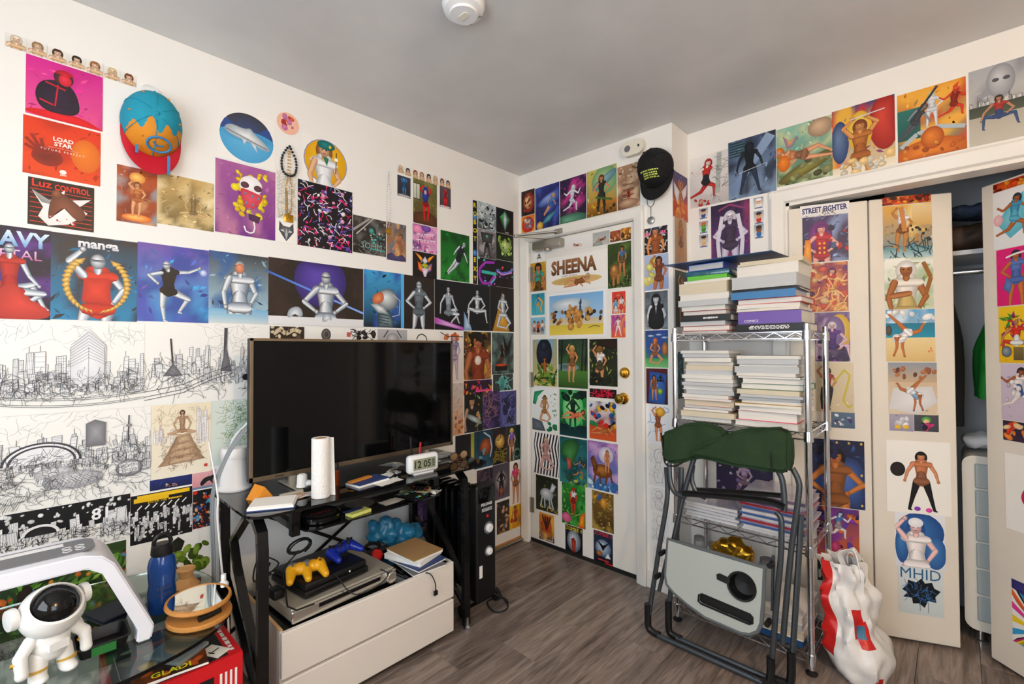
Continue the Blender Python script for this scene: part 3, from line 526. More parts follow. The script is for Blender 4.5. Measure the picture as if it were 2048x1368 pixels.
P('A', 826, 874, 363, 450, 'print of a blue haired figure in red stockings inside a room', '6c6c38,5a4420,7c8048', ('shape', [(0, 0), (0, .22), (.6, .34), (1, .2), (1, 0)], '4c2c18', '6a4020'), ('rect', .0, .55, .28, .9, 'd8dccc', 'b8c0b0'), ('frame', .0, .55, .28, .9, .03, '3c3020'), ('line', .14, .55, .14, .9, .02, '3c3020'), ('fig', 'both', .52, .1, .76, 'd81c20', '2438a8', 'b81420', 'd01c20'), ('ell', .5, .68, .13, .16, '16287c', '2c48c0'), ('ell', .5, .75, .05, .05, 'e0b090'))
P('A', 879.5, 901.6, 374.6, 416, 'small print of a red glowing figure on mauve ground', '5c4c58,44343c', ('ell', .5, .05, .5, .05, 'd8d0d0'), ('fig', 'stand', .5, .07, .82, 'e02028', 'f04048', 'd01820', 'd81c24'))
P('A', 825, 874, 451.5, 504.6, 'pink and lilac print with bubble lettering', 'c888c0,d8a0d0,503078,f0a8d0', ('ell', .2, .82, .18, .16, 'e878b0', 'f4a8d0'), ('ell', .55, .9, .2, .14, '6c409c', '8c58b8'), ('blobs', 24, 4, 'f0f0f4,503078,d060a0', .02, .06, (0, 0, 1, .3)), ('text', 'SWEET', .52, .6, .2, 'f8e0f0', {'bold': .04, 'c2': 'e87cb0', 'rot': .1}), ('text', 'TREATS', .55, .38, .2, 'f8e0f0', {'bold': .04, 'c2': 'e060a0', 'rot': .06}))
P('A', 825, 873.5, 505.3, 555.5, 'black print with a multicoloured winged mask emblem', '1a1618,181416', ('shape', [(.1, .95), (.35, .62), (.4, .75), (.3, .85)], 'f08020', 'f8c030'), ('shape', [(.9, .95), (.65, .62), (.6, .75), (.7, .85)], 'f08020', 'f8c030'), ('shape', [(.5, .85), (.62, .66), (.5, .55), (.38, .66)], 'a8b0d8', 'f0f2f8'), ('shape', [(.2, .62), (.38, .5), (.42, .2), (.24, .3)], 'e83820', 'f0a020'), ('shape', [(.8, .62), (.62, .5), (.58, .2), (.76, .3)], '4038a8', 'f0a020'), ('ell', .5, .48, .14, .1, '389838', 'e8d830'), ('shape', [(.36, .38), (.64, .38), (.54, .04), (.46, .04)], 'c8b0d8', 'f4f0f4'), ('blobs', 14, 6, 'f06018,30a038,f0d020', .015, .03, (.3, .3, .7, .6)))
P('A', 881, 938.7, 466, 562, 'green print of a diagonal silver figure in a dark swimsuit', '0c5a1c,1c8428,0a3c14', ('fig', 'fly', .5, .1, .78, 'chrome', 'none', '1c2430', '141c28'))
P('A', 946, 954.5, 401, 568, 'tall black strip with yellow vertical lettering', '101010,141414', ('ell', .5, .8, .45, .04, '1c4c90', '58b0f0'), ('ell', .5, .37, .45, .04, '1c4c90', '58b0f0'), *[('text', ch, .5, y, .055, 'f0d818', {'bold': .02}) for ch, y in zip('ROBOTEXY', (.94, .84, .74, .64, .54, .29, .18, .07))])
P('A', 955.5, 992.6, 407, 460.5, 'pale grey print of a metallic beast', 'c8d4d8,30383c,9cb0b8', ('blobs', 40, 31, '20282c,d8e4e8,78909a', .04, .13, (.1, .1, .9, .9)), ('strokes', 20, 2, 'f0f4f6', .02, .06))
P('A', 992.6, 1027.4, 419, 468, 'dark print with a green crystal diamond', '14181a,1c1a1c', ('shape', [(.5, .95), (.8, .62), (.5, .1), (.2, .62)], '205038', '58c070'), ('shape', [(.5, .9), (.62, .6), (.5, .15), (.4, .6)], '90a0b8', 'e8f4f0'), ('shape', [(.2, .62), (.5, .9), (.4, .6)], '2c9038', '60d060'), ('marks', .6, .06, .22, .07, 2, 'c8d0d0'))
P('A', 955.5, 992.6, 461, 516.7, 'grey print of a broad shouldered machine with small lights', '8c888c,3c3a40,b0acb0', ('fig', 'back', .5, .02, .9, '343438', 'none', '2c2c30', '38383c'), ('shape', [(.15, .9), (.85, .92), (.75, .55), (.25, .55)], '2c2c30', '505058'), ('ell', .5, .78, .08, .07, '102820', '70e0a8'), ('blobs', 14, 7, '90f0c0,c8c8cc,505058', .01, .04))
P('A', 992.6, 1027.4, 468.5, 521.5, 'black print of a spiky green glowing machine', '101810,182410', ('blobs', 36, 17, '7cb030,c8e878,3c6018,e8f8b0', .03, .1, (.15, .1, .85, .85)), ('shape', [(.1, .9), (.3, .6), (.5, .9), (.7, .6), (.9, .92), (.8, .4), (.5, .2), (.2, .4)], '5a8020', 'e0f0a0'), ('blobs', 16, 3, '182410,a8d850', .02, .06, (.2, .2, .8, .7)))
P('A', 955.5, 992.6, 517.2, 572, 'black print of a purple and teal neon arc figure', '100c14,181020', ('path', [(.9, .9), (.4, .85), (.1, .6), (.08, .3), (.25, .08), (.6, .1), (.8, .3), (.95, .5)], .1, 'a030c0'), ('path', [(.2, .5), (.95, .48)], .12, '38b8b0'), ('path', [(.7, .12), (.92, .3), (.96, .5)], .07, '48c8c0'), ('blobs', 12, 5, 'd060e0,58d8d0,6030a0', .03, .07))
P('A', 992.6, 1027.4, 522, 575, 'black print with a violet neon streak and red spark', '0e0c14,1a1018', ('path', [(0, .6), (.3, .5), (.6, .55), (.8, .62), (.95, .75)], .1, '6878d8'), ('path', [(.05, .55), (.4, .46), (.9, .6)], .05, 'd890e8'), ('ell', .35, .72, .05, .06, 'c02820', 'f07040'), ('blobs', 14, 9, '6050c0,c070d0,40a0b0', .02, .05, (0, .35, 1, .75)))
# --- the row of silver figures
P('A', -75, 99.7, 451, 637.5, 'dark violet print of a seated silver figure in a red drape under block lettering', '1c1830,141428,5a2c88', ('ell', .35, .45, .4, .3, '2c1850', '5c2c90'), ('text', 'HEAVY', .5, .87, .17, 'd8ecf8', {'bold': .03, 'c2': '5c98c8', 'maxw': .96}), ('text', 'METAL', .55, .7, .1, 'e8c0d8', {'bold': .03, 'c2': 'c060a0', 'maxw': .7}),
  ('shape', [(.0, 0), (.1, .25), (.4, .42), (.6, .4), (.75, .22), (1, .14), (1, 0)], 'a8241c', 'd03828'), ('fig', 'sit', .5, .06, .76, 'chrome', 'none', 'b82c20', 'b02418'), ('shape', [(.3, .0), (.35, .3), (.55, .42), (.72, .22), (.98, .12), (1, 0)], 'b02c20', 'd84030'))
P('A', 99.7, 272.9, 474, 641, 'print of a silver figure in a red top ringed by a golden laurel', '22242c,2484b4,2c2c30', ('text', 'manga', .53, .88, .11, 'f0f0f4', {'bold': .035, 'c2': 'b0b0b8', 'maxw': .8}), ('fig', 'raise', .52, -.52, 1.32, 'chrome', 'none', 'd03820', 'c83018', {'flip': 1}), ('shape', [(.36, .5), (.66, .52), (.68, .2), (.34, .22)], 'b82818', 'e04028'),
  *[('cap', (.0, .0), (.0001, .0), .0001, .0001, CH)], *[('shape', [(.52+.36*math.sin(t)*sg-.02, .42-.34*math.cos(t)), (.52+.36*math.sin(t)*sg+.05*sg, .42-.34*math.cos(t)+.03), (.52+.34*math.sin(t+.3)*sg, .42-.33*math.cos(t+.3)+.02), (.52+.31*math.sin(t+.1)*sg, .42-.3*math.cos(t+.1))], 'a87420', 'f0d070') for sg in (-1, 1) for t in [0.1+.165*k for k in range(15)]])
P('A', 273, 416.4, 492, 644, 'violet blue print of a silver figure in a black swimsuit reaching out one arm', '6a50a8,38a0d8,4848b0,30489c', ('ell', .92, .68, .06, .05, '6878c8', 'f0f8ff'), ('fig', 'reach', .44, .0, .82, 'chrome', 'none', '18181c', '101014'))
P('A', 416.4, 535.5, 507.5, 646.5, 'print of a silver torso rising from pale water with folded arms', '3a3c40,a8cce0,2c60a0', ('rect', 0, 0, 1, .2, '70b0d8', 'c8d8e0'), ('fig', 'stand', .5, -.45, 1.35, 'chrome', 'none', 'chrome', 'chrome'), ('ell', .5, .79, .07, .07, 'c06840', 'e8a080'), ('cap', (.02, .01), (.0201, .01), .0001, .0001, CH), ('rect', 0, 0, 1, .13, '88bcd8', 'ccd8dc'))
P('A', 535.7, 726, 526, 651.5, 'wide print of a silver automaton crossed by a blue laser beam', '2c2420,2a221e,3a2c28', ('ell', .52, .72, .28, .42, '35286c', '5c48b4'), ('line', 0, .78, 1, .24, .022, '3c68c8', '88b0f8'), ('fig', 'akimbo', .57, -.62, 1.5, 'chrome', 'none', 'chrome', 'chrome'), ('rect', 0, 0, 1, .13, 'e6e6e8'), ('shape', [(.17, .14), (.2, .26), (.3, .3), (.34, .16), (.3, .12), (.25, .18), (.2, .1)], '8c98a8', 'f0f4f8'), ('shape', [(.52, .08), (.55, .2), (.62, .2), (.64, .08), (.6, .12), (.57, .06)], '8c98a8', 'f0f4f8'))
P('A', 727, 807, 543, 655, 'blue print of a silver head in profile with an orange face', '40a0d8,101820,3050a8', ('rect', .93, 0, 1, 1, '50b0e8'), ('shape', [(.35, .0), (.33, .3), (.62, .3), (.75, .1), (.72, 0)], '2c4048', '8ca0a8'), ('ell', .58, .5, .28, .2, '4c5864', 'e8f0f4'), ('shape', [(.2, .52), (.28, .6), (.46, .64), (.5, .5), (.4, .42), (.22, .4)], 'b85830', 'e89868'), ('shape', [(.16, .4), (.3, .42), (.5, .36), (.6, .24), (.34, .26)], '808c98', 'f4f8fa'), *[('line', .36, y, .62, y-.03, .02, '283840') for y in (.24, .19, .14, .09)], ('path', [(.72, .6), (.9, .5), (.88, .24), (.7, .2)], .015, 'c8d0d8'))
P('A', 807.5, 868.5, 553, 658, 'brown-black print of a standing silver figure with hand on hip', '2a2220,241c1a', ('fig', 'akimbo', .48, -.25, 1.16, 'chrome', 'none', '6a7680', '5a6670'))
P('A', 869, 927.6, 562, 660, 'black print of a seated silver figure above a magenta streak', '14141c,101014', ('shape', [(0, .12), (0, .25), (1, .06), (1, 0)], 'a828b0', 'e8c0e8'), ('fig', 'sit', .45, .1, .78, 'chrome', 'none', 'a0acb8', '7a8690'))
P('A', 927.6, 980, 569, 661.5, 'black print of a crouching silver figure bending over', '10141a,0e1014', ('shape', [(0, 0), (0, .4), (.25, .1), (.3, 0)], '6890b8', 'c8dcec'), ('fig', 'crouch', .5, .15, .78, 'chrome', 'none', 'chrome', 'chrome'))
P('A', 980, 1027.7, 574.5, 663, 'black print of a kneeling silver figure before an orange triangle', '1a1614,141214', ('shape', [(.1, 0), (.5, .9), (.8, .0)], 'b07818', 'e0a838'), ('line', .5, .9, .3, 0, .015, '6a4810'), ('fig', 'kneel', .52, .04, .84, 'chrome', 'none', 'chrome', 'chrome'))
# --- ink city panoramas
INK = '3c3c42'
def clouds(seed, n=8): return [('strokes', n*6, seed, '8a8a90', .0016, .03, (0, .72, 1, .98))]
P('A', -90, 289, 642, 827, 'white ink drawing of a crowded city with a stepped tower block', None, *clouds(4), ('city', 41, '54545a', 46, (.22, .4), (.08, .3)), ('city', 42, INK, 60, (.18, .3), (.04, .16)),
  ('shape', [(.56, .3), (.56, .72), (.66, .92), (.76, .74), (.75, .32)], 'dcdce0', 'f0f0f2'), *[('path', [(.56, .5+.03*k), (.66, .6+.036*k), (.76, .52+.027*k)], .0022, '4c4c52') for k in range(9)], *[('line', x, .3, x, .72, .002, INK) for x in (.56, .66, .75)], ('text', 'ELVET', .48, .4, .07, '707078', {'maxw': .13}), ('strokes', 260, 43, '5c5c62', .0024, .018, (.1, .16, 1, .42)),
  *[('path', [(x/20, .16-.1*math.sin(x/20*2.6)+dy) for x in range(21)], .003, '2c2c30') for dy in (0, .018, .07, .09)])
P('A', 289, 520, 647, 803, 'white ink drawing of a city with a lattice tower and curving expressway', None, ('strokes', 40, 6, '9a9aa0', .0022, .04, (.5, .6, 1, .98)), ('city', 51, INK, 60, (.2, .45), (.06, .28)), ('line', .66, .38, .67, .95, .03, '46464c'), ('line', .655, .6, .685, .6, .05, '2c2c30'), ('shape', [(.62, .38), (.67, .75), (.72, .38)], '5c5c62', '7a7a80'), ('line', .22, .45, .2, .8, .014, '3c3c42'), ('shape', [(.14, .34), (.22, .5), (.3, .34)], '5c5c62', '88888c'), ('strokes', 130, 52, '54545a', .003, .03, (0, .1, 1, .5)),
  *[('path', [(0, .06+d), (.3, .13+d), (.55, .28+d), (.75, .36+d)], .005, '2c2c30') for d in (0, .04, .1)], ('blobs', 8, 5, '101012,202024', .02, .04, (.85, .1, 1, .3)))
P('A', -90, 303, 827, 1012, 'white ink drawing of an amusement city with an oval sign', None, ('strokes', 60, 8, '98989e', .0016, .03, (0, .7, 1, .98)), ('city', 61, '5a5a60', 60, (.35, .6), (.06, .22)), ('city', 62, INK, 46, (.2, .45), (.05, .14)), ('shape', [(.62, .6), (.62, .86), (.67, .9), (.73, .86), (.73, .6)], '6c6c72', 'a0a0a6'), ('line', .86, .6, .865, .92, .008, INK), ('ell', .865, .8, .018, .016, '6a6a70', 'a8a8ac'),
  *[('ell', .4, .48, .2-.014*k, .22-.018*k, '3a3a40' if k % 2 == 0 else 'ececee', {'a0': 0, 'a1': 180}) for k in range(4)], ('ell', .46, .36, .1, .07, 'b0b0b4', 'e8e8ea'), ('ell', .56, .26, .16, .1, 'a0a0a6', 'e6e6e8'), *[('path', [(.42+.02*k, .18), (.46+.02*k, .3), (.5+.025*k, .22)], .002, INK) for k in range(9)], ('ell', .87, .3, .08, .1, '66666c', 'f0f0f2'), ('rect', .81, .25, .92, .36, 'e8e8ea'), ('text', 'VELVET', .86, .33, .035, '3c3c42', {'maxw': .09}), ('text', 'REVOLVER', .87, .28, .035, '3c3c42', {'maxw': .09}), ('strokes', 420, 63, '66666c', .0024, .02, (.05, .08, .95, .58)), *[('line', .18+.012*k, .02, .22+.012*k, .16, .002, INK) for k in range(9)])
P('A', 304, 422.6, 807.5, 951, 'cream sepia drawing of a cross-legged figure on a tiered roof', 'f0e4c8,efe6d2', ('city', 71, 'a08068', 16, (.45, .55), (.08, .22), .004, .02, .34), ('city', 72, '9a7860', 14, (.4, .6), (.2, .4), .004, .74, .9), ('strokes', 50, 7, 'b09478', .004, .04, (.05, .7, .95, .95)), *[('shape', [(.1+.08*k, .16+.09*k), (.9-.07*k, .2+.09*k), (.78-.05*k, .3+.09*k), (.24+.05*k, .28+.09*k)], '9a7a60', 'd8bc98') for k in range(4)], ('fig', 'lotus', .5, .54, .36, 'c8a484', '5a3c2c', 'b08c6c', 'a88464'), ('strokes', 120, 73, '8a6850', .004, .03, (.15, .12, .85, .55)), ('rect', .88, .08, .94, .12, 'c03828'))
P('A', 423, 520, 799, 925, 'pale green sketch of tangled figures behind the white extender', 'dce4dc,d0dcd4', ('strokes', 140, 74, '6c9048', .006, .05, (.25, .3, .95, .95)), ('strokes', 60, 75, '4c7434', .008, .04, (.3, .4, .9, .9)))
P('A', 302, 386, 954, 975, 'narrow dark blue print of a reclining figure with white hair', '1c2c70,141c48', ('fig', 'lie', .5, .1, .9, 'd09878', 'f0e8e0', '201820', '201820', {'flip': -1}))
P('A', -90, 263.5, 1017, 1112, 'black and white drawing of a night city with the number 81', None, ('rect', 0, .45, 1, 1, '101012'), ('blobs', 50, 81, 'f4f4f4,e0e0e0', .006, .022, (0, .6, 1, .98)), ('city', 82, '202024', 60, (.12, .5), (.12, .34), .0025), ('ell', .45, .46, .11, .22, 'e8e8e8', 'fafafa', {'a0': 0, 'a1': 180}), ('ell', .45, .46, .09, .17, '18181a', '28282c', {'a0': 0, 'a1': 180}), ('text', '81', .8, .68, .26, 'f6f6f6', {'bold': .02}), ('strokes', 320, 83, '1c1c20', .003, .012, (0, .0, 1, .42)))
P('A', 264, 387, 982, 1077, 'black print of white machine city doodles under yellow lettering', '0e0e10,141416', ('rect', .1, .9, .95, .98, 'e8b818', 'f0c828'), ('rect', .05, .84, .6, .93, 'e8b818'), ('text', 'ENTER THE', .42, .82, .05, 'f0c020', {'maxw': .3}), ('marks', .7, .82, .24, .05, 1, 'f0c020'), ('city', 91, '202024', 50, (.05, .5), (.08, .25), .004), ('blobs', 60, 92, 'f4f4f4,d8d8da', .012, .035, (0, .02, 1, .65)), ('strokes', 200, 93, '202024', .004, .018, (0, .0, 1, .62)), *[('line', .1+.12*k, .7, .17+.12*k, .78, .02, 'f0f0f0') for k in range(7)])
P('A', 386.5, 433, 941, 976, 'pink dusk print with a black running dog', 'e0a8b0,c8888c', ('shape', [(.3, .3), (.5, .62), (.85, .66), (.97, .8), (.98, .6), (.85, .45), (.9, .1), (.8, .4), (.6, .38), (.4, .1)], '141416', '202024'), ('rect', 0, 0, 1, .12, '6c80a0'))
P('A', 387.7, 425, 979, 1054, 'busy red and blue comic print beside the desk leg', '141418,2c2028', ('blobs', 50, 95, 'e0581c,c82c20,3858a0,e8b088,202028,58a0c8', .05, .16), ('blobs', 20, 96, 'f0c8a0,d04020', .03, .08, (0, 0, 1, .5)))
P('A', 257, 426, 1072, 1240, 'white print with a bulky green shape in torn purple behind the blue bottle', None, ('blobs', 40, 97, '5c7a1c,88a838,34480c', .04, .085, (.42, .5, .92, .84)), ('shape', [(.46, .9), (.58, .97), (.66, .9), (.62, .8), (.48, .8)], '14160e', '242818'), ('blobs', 12, 98, '382c58,241c38,302848', .07, .12, (.52, .22, .8, .45)), ('shape', [(.2, 0), (.3, .22), (.55, .26), (.85, .1), (.9, 0)], '4c6020', '748c38'), ('ell', .3, .2, .12, .12, '946838', 'c89858'))
P('A', -90, 256, 1118, 1300, 'jungle print of plants, insects and orange flowers under the white lamp', '28401c,10180c,486c24', ('leaves', 130, 99, '2c5418,4c8028,74a03c,1c3410', .1), ('blobs', 22, 100, 'd8702c,e89838,c8401c', .015, .04), ('blobs', 10, 101, '5890b8,78b0d0,e8d0a0', .02, .04), ('leaves', 40, 102, '74a83c,94c050', .12, (.3, .5, 1, 1)), ('blobs', 14, 103, 'd86c28,301c10', .03, .07, (.1, .3, .5, .7)))
# --- sheets along the top of the television and the cluster beside it
P('A', 539, 608, 653, 760, 'brown black print with a pale serpent behind the television top', '30241e,2a201c', ('path', [(.1, .86), (.3, .95), (.45, .86), (.7, .95), (.9, .9)], .12, 'c8b898'), ('blobs', 12, 104, 'e0d0b0,5c4838', .03, .08, (.05, .8, .95, 1)))
P('A', 614, 688, 656, 760, 'white sheet with a small grey mask peeking above the television', None, ('ell', .5, .87, .13, .12, '3c3836', '8c8682'), ('ell', .5, .88, .05, .05, '201c1a', '605a56'))
P('A', 689, 754, 658, 760, 'white sheet with a red seal and black brush figure', None, ('rect', .06, .84, .18, .93, 'c86058'), ('blobs', 14, 105, '201c1e,3c3638', .03, .09, (.35, .8, .9, .97)), ('strokes', 20, 106, '282426', .02, .06, (.3, .78, .9, .96)))
P('A', 754.6, 813.7, 659, 760, 'grey sheet with a pair of compasses drawing above the television', 'b4b4b8,a4a4a8', ('ell', .5, .8, .22, .13, '8c8c90', 'd0d0d4'), ('line', .2, .84, .35, .98, .03, '303034'), ('line', .8, .84, .65, .98, .03, '303034'))
P('A', 814, 875, 661, 760, 'white sheet with a single black ring stroke', None, ('path', [(.3, .82), (.36, .9), (.48, .93), (.6, .88), (.64, .8)], .03, '1c1a1c'))
P('A', 880, 925.5, 663, 765, 'pale sketch of a figure with orange hair buns by the television corner', 'ece8e4,e4dcd8', ('blobs', 10, 107, 'd0602c,e08048', .08, .14, (.25, .86, .75, .95)), ('fig', 'stand', .6, .05, .88, 'c8b8cc', 'd0602c', '8c80a0', 'a898b8'), ('path', [(0, .98), (.3, .9), (1, .9)], .03, '2c282c'))
P('A', 927, 981.7, 663.5, 759, 'warm print of a figure with black curls clasping glowing hands', '3c2c20,6c4428,d8a840,241c18', ('fig', 'stand', .5, -1.25, 2.2, 'b87048', '181210', '8c3c24', '8c3c24'), ('blobs', 16, 108, 'f0c048,e8e0d8,c85c30', .02, .045, (0, .5, 1, 1)), ('ell', .5, .4, .12, .1, 'd8c0b0', 'fbf8f4'), ('blobs', 10, 109, '141010,281c18', .06, .12, (.2, .84, .85, .98)))
P('A', 983.4, 1027, 665.5, 748, 'teal grey print of a dark winged dancer on a red pedestal', '3c4c4c,283434,6c8480', ('shape', [(.5, .95), (.7, .5), (.95, .98), (.8, .5), (.6, .4)], '181818', '242628'), ('fig', 'raise', .45, .2, .5, '5c2c20', '181414', '381c18', '301814'), ('rect', .15, .08, .7, .22, '1c1412'), ('ell', .42, .22, .28, .03, 'a83018', 'e05828'))
P('A', 927, 983.4, 760, 788, 'strip print of a neon street in red and pink', '281c28,38182c', ('blobs', 40, 110, 'e83070,f0a030,c82838,6c3c90,202028', .02, .07), ('rect', .4, .15, 1, .3, 'd82c78', 'f060a0'))
P('A', 985.4, 1025.4, 748.5, 781, 'charcoal sheet with teal line figure', '3a3c40,303236', ('strokes', 40, 111, '70c8c0', .02, .06, (.2, .1, .8, .9)), ('fig', 'stand', .45, -.6, 1.5, '5cb8b0', '90dcd4', '48949c', '3c8088'))
P('A', 905, 926.6, 766, 870, 'narrow orange and grey sketch beside the television edge', 'd0ccc8,d8a078', ('strokes', 60, 112, '7c746c', .02, .07), ('blobs', 14, 113, 'c87848,e0a070,a05c34', .1, .22, (0, 0, 1, .5)))
P('A', 928, 965, 786, 864, 'dark print of a person holding a pale device with green glow', '1c1c1c,141814', ('fig', 'stand', .4, -.75, 1.65, 'c89878', '201814', '242428', '242428'), ('shape', [(.1, .5), (.6, .4), (.95, .25), (.9, .15), (.5, .25), (.12, .38)], '607078', 'd0dce0'), ('blobs', 14, 114, '4c9048,88c070,d08830', .03, .06, (.4, .05, 1, .95)))
P('A', 965, 999, 783, 857, 'purple print of curling tentacles', '2c2048,201838,48346c', ('strokes', 40, 115, '6c4c7c', .05, .09), ('strokes', 20, 116, 'a07058', .025, .08))
P('A', 999, 1032, 782, 853, 'indigo print of a hunched winged shape', '4c4888,5c60a0,383470', ('blobs', 16, 117, '181838,242450,30306c', .12, .24, (.25, .15, .8, .8)), ('strokes', 20, 118, '8088c0', .02, .07))
P('A', 910, 947.4, 869, 930, 'dark forest print with a yellow green light gap', '1c1820,282028', *[('line', x, 0, x+.03, 1, .05, '100e12') for x in (.1, .25, .38, .52, .66)], ('rect', .82, 0, 1, 1, '8c9428', 'c8b848'))
P('A', 947.4, 984.4, 861, 935, 'blue print of a rust coloured curved head', '1c3848,2c5c78,142430', ('ell', .62, .55, .34, .22, '6c2c14', 'c06838', {'rot': .9}), ('blobs', 14, 119, '78a8c0,c8dce4,284c60', .05, .12, (0, .1, .6, .6)), ('path', [(.5, .95), (.85, .8), (.95, .5), (.85, .25)], .06, 'b0c8d4'))
P('A', 984.4, 1013, 855, 928, 'dark print with a golden glow over coiled roots', '2c1c24,18140c,4c3010', ('ell', .5, .62, .34, .2, '8c5818', 'f8d878'), ('strokes', 30, 120, '8c7c28', .06, .08, (.1, .05, .9, .4)), ('strokes', 20, 121, '181008', .03, .1, (0, .4, 1, 1)))
P('A', 1013, 1039, 851, 921.5, 'green black print of a blonde figure in a violet jacket', '10241c,183028', ('fig', 'stand', .35, .02, .9, 'e0a888', 'e8c860', '6c58b0', 'd8a080'), ('ell', .75, .2, .3, .16, '1c4034', '90c0a8'), ('ell', .75, .2, .18, .09, '0c1c14'))
P('A', 952.5, 984.4, 938, 1000, 'dusky violet print half hidden by the black heater', '2c2030,201820,4c3848', ('strokes', 26, 122, '6c5868', .03, .09))
P('A', 984.4, 1018, 928, 998, 'mauve print of a dark insect-like figure in a pale halo', '4c4454,5c5060', ('ell', .5, .5, .4, .34, '4c4450', 'c8c0c4'), ('fig', 'akimbo', .5, .08, .74, '28222c', 'none', '201c24', '28222c'), ('ell', .5, .22, .12, .12, '6c3018', 'b86c48'))
P('A', 1019, 1040.5, 922, 1010, 'white print of a figure in a pink jacket and tall heels', 'f0ece8,ece6e0', ('fig', 'stand', .5, .04, .9, 'd08c60', '2c1c18', 'd83878', 'd89068', {'flip': -1}))
P('A', 992, 1017, 1002, 1068, 'brown comic print of entwined figures above the floor', '2c241e,483424', ('blobs', 34, 123, 'c89468,a87044,3c3040,506078,e0b890', .08, .18))
P('A', 1017, 1040.5, 1008, 1060, 'yellow print of a dark haired seated figure', 'e0a818,d89010,f0c838', ('fig', 'sit', .5, .1, .82, 'c88050', '2c1410', 'b83820', '80501c'), ('ell', .2, .4, .12, .1, 'c02c18'))
P('A', 817, 866, 985, 1075, 'purple print behind the desk tray', '4c3c78,8c78a8,6c5890', ('marks', .6, .32, .4, .09, 1, '1c1424'), ('strokes', 24, 124, '2c2440', .02, .08))
P('A', 866, 884, 960, 1014, 'narrow teal print beside the desk upright', '2c7890,50b0c8,1c4c60', ('strokes', 16, 125, 'e0f0f0', .05, .1))
P('A', 866, 886, 1015, 1052, 'small black print with two white exclamation strokes', '121214,101012', ('line', .3, .4, .3, .8, .06, 'f0f0f0'), ('line', .65, .45, .65, .85, .06, 'f0f0f0'), ('text', '! !', .5, .2, .1, 'e0e0e0'))
# --- wall above and beside the entry door
P('B', 1044.3, 1071, 380, 430, 'dark red print of a glowing whirl in the corner above the door', '2c1414,1c1010', ('ell', .55, .5, .42, .4, '7c1c14', 'b03020'), ('ell', .5, .52, .28, .28, 'a06030', 'f0d898'), ('blobs', 14, 126, 'f0c860,c04020,402018', .04, .1, (.2, .2, .8, .8)))
P('B', 1044.3, 1071, 430.8, 468.7, 'small orange circus print low in the corner by the door closer', 'd8781c,e8a828', ('ell', .5, .5, .45, .44, 'b82818', 'd84830'), ('blobs', 18, 127, 'f0e0d0,d88050,6080a0', .05, .12, (.2, .2, .8, .8)))
P('B', 1072, 1120.6, 370, 457, 'deep blue print of a swimming figure over a glowing fin', '1c2870,141848,3850b0', ('ell', .6, .68, .5, .12, '2c3c90', '88a8e8', {'rot': .3}), ('fig', 'fly', .55, .3, .5, 'd09870', 'd8a858', '3c80c0', '2c68a8'), ('shape', [(.2, .1), (.5, .3), (.95, .4), (.6, .16)], '1c5878', '58a8b8'), ('ell', .2, .1, .14, .1, 'b07818', 'f0d060'))
P('B', 1121.7, 1174.8, 354, 442.6, 'purple space print of a figure in a white suit over a green planet', '301848,140c20,c83890,200c38', ('ell', .4, .0, .7, .2, '285848', '68a888'), ('fig', 'run', .45, .18, .66, 'e8e8f0', 'e0e0e8', 'd0d4e0', 'c8ccd8', {'legs': 'd0d4e0'}), ('blobs', 10, 128, 'e03890,f070b8', .015, .04, (.3, .2, .9, .9)))
P('B', 1176, 1236.4, 335, 429, 'yellow print of an armoured figure before a ringed planet', 'c8c060,a86818,7c9870', ('ell', .6, .72, .42, .3, '6c9868', 'a8c890'), ('ell', .6, .72, .46, .1, '48788c', '90b8b0', {'rot': .5}), ('rect', 0, 0, 1, .3, 'b87820', '6c4410'), ('fig', 'akimbo', .5, .02, .82, 'd09060', '7c3018', '2c2c20', '24241c', {'legs': '242018'}), ('blobs', 14, 129, 'c8a818,302414', .03, .07, (0, 0, 1, .25)), ('line', .3, .4, .85, .28, .06, '3c6428'))
P('B', 1237.5, 1283, 328, 418, 'sepia print of a stone stairway with a small red figure', 'a88468,6c4830,d8b898', *[('line', .25, .2+.06*k, .75, .2+.06*k, .03, 'c8a888' if k % 2 else '503424') for k in range(8)], ('blobs', 20, 130, 'c8a080,e0c8a8,806048', .04, .1, (0, .68, 1, 1)), ('fig', 'stand', .5, .16, .28, 'c03828', '3c2018', 'b02c20', 'b02c20'), ('ell', .5, .14, .44, .1, '8c6850', 'c8a888'))
P('B', 1289, 1337.7, 454, 508, 'black lettered print of a blue haired figure in an orange swimsuit', '201c24,181418', ('strokes', 40, 131, 'd8d8dc', .03, .06), ('text', 'NEW   YORK', .5, .78, .13, 'e86890', {'bold': .03}), ('fig', 'stand', .5, -1.05, 2.05, 'd88c50', '2c3c58', 'e07c38', 'e07c38'))
P('B', 1289, 1338.6, 509, 579.6, 'pale map print with a tan figure shading the eyes', 'a8b8d8,98a8d0', ('blobs', 12, 132, 'd8cc68,e0d880', .1, .2, (.05, .2, .55, .9)), ('fig', 'raise', .62, -.28, 1.2, 'b86c40', '2c1c18', 'a85830', 'b06038'))
P('B', 1290, 1336.5, 582.5, 659, 'grey print of a figure in a long black coat', '586470,8894a0,3c4650', ('fig', 'stand', .5, -.6, 1.5, 'c8d0d8', '141416', '101012', '101012'), ('shape', [(.12, 0), (.2, .5), (.38, .62), (.62, .62), (.8, .5), (.88, 0)], '0e0e10', '1a1a1e'), ('shape', [(.46, .6), (.5, .4), (.54, .6)], '8c98a4', 'b8c4cc'), ('ell', .5, .76, .08, .08, '98a0a8', 'd0d8dc'))
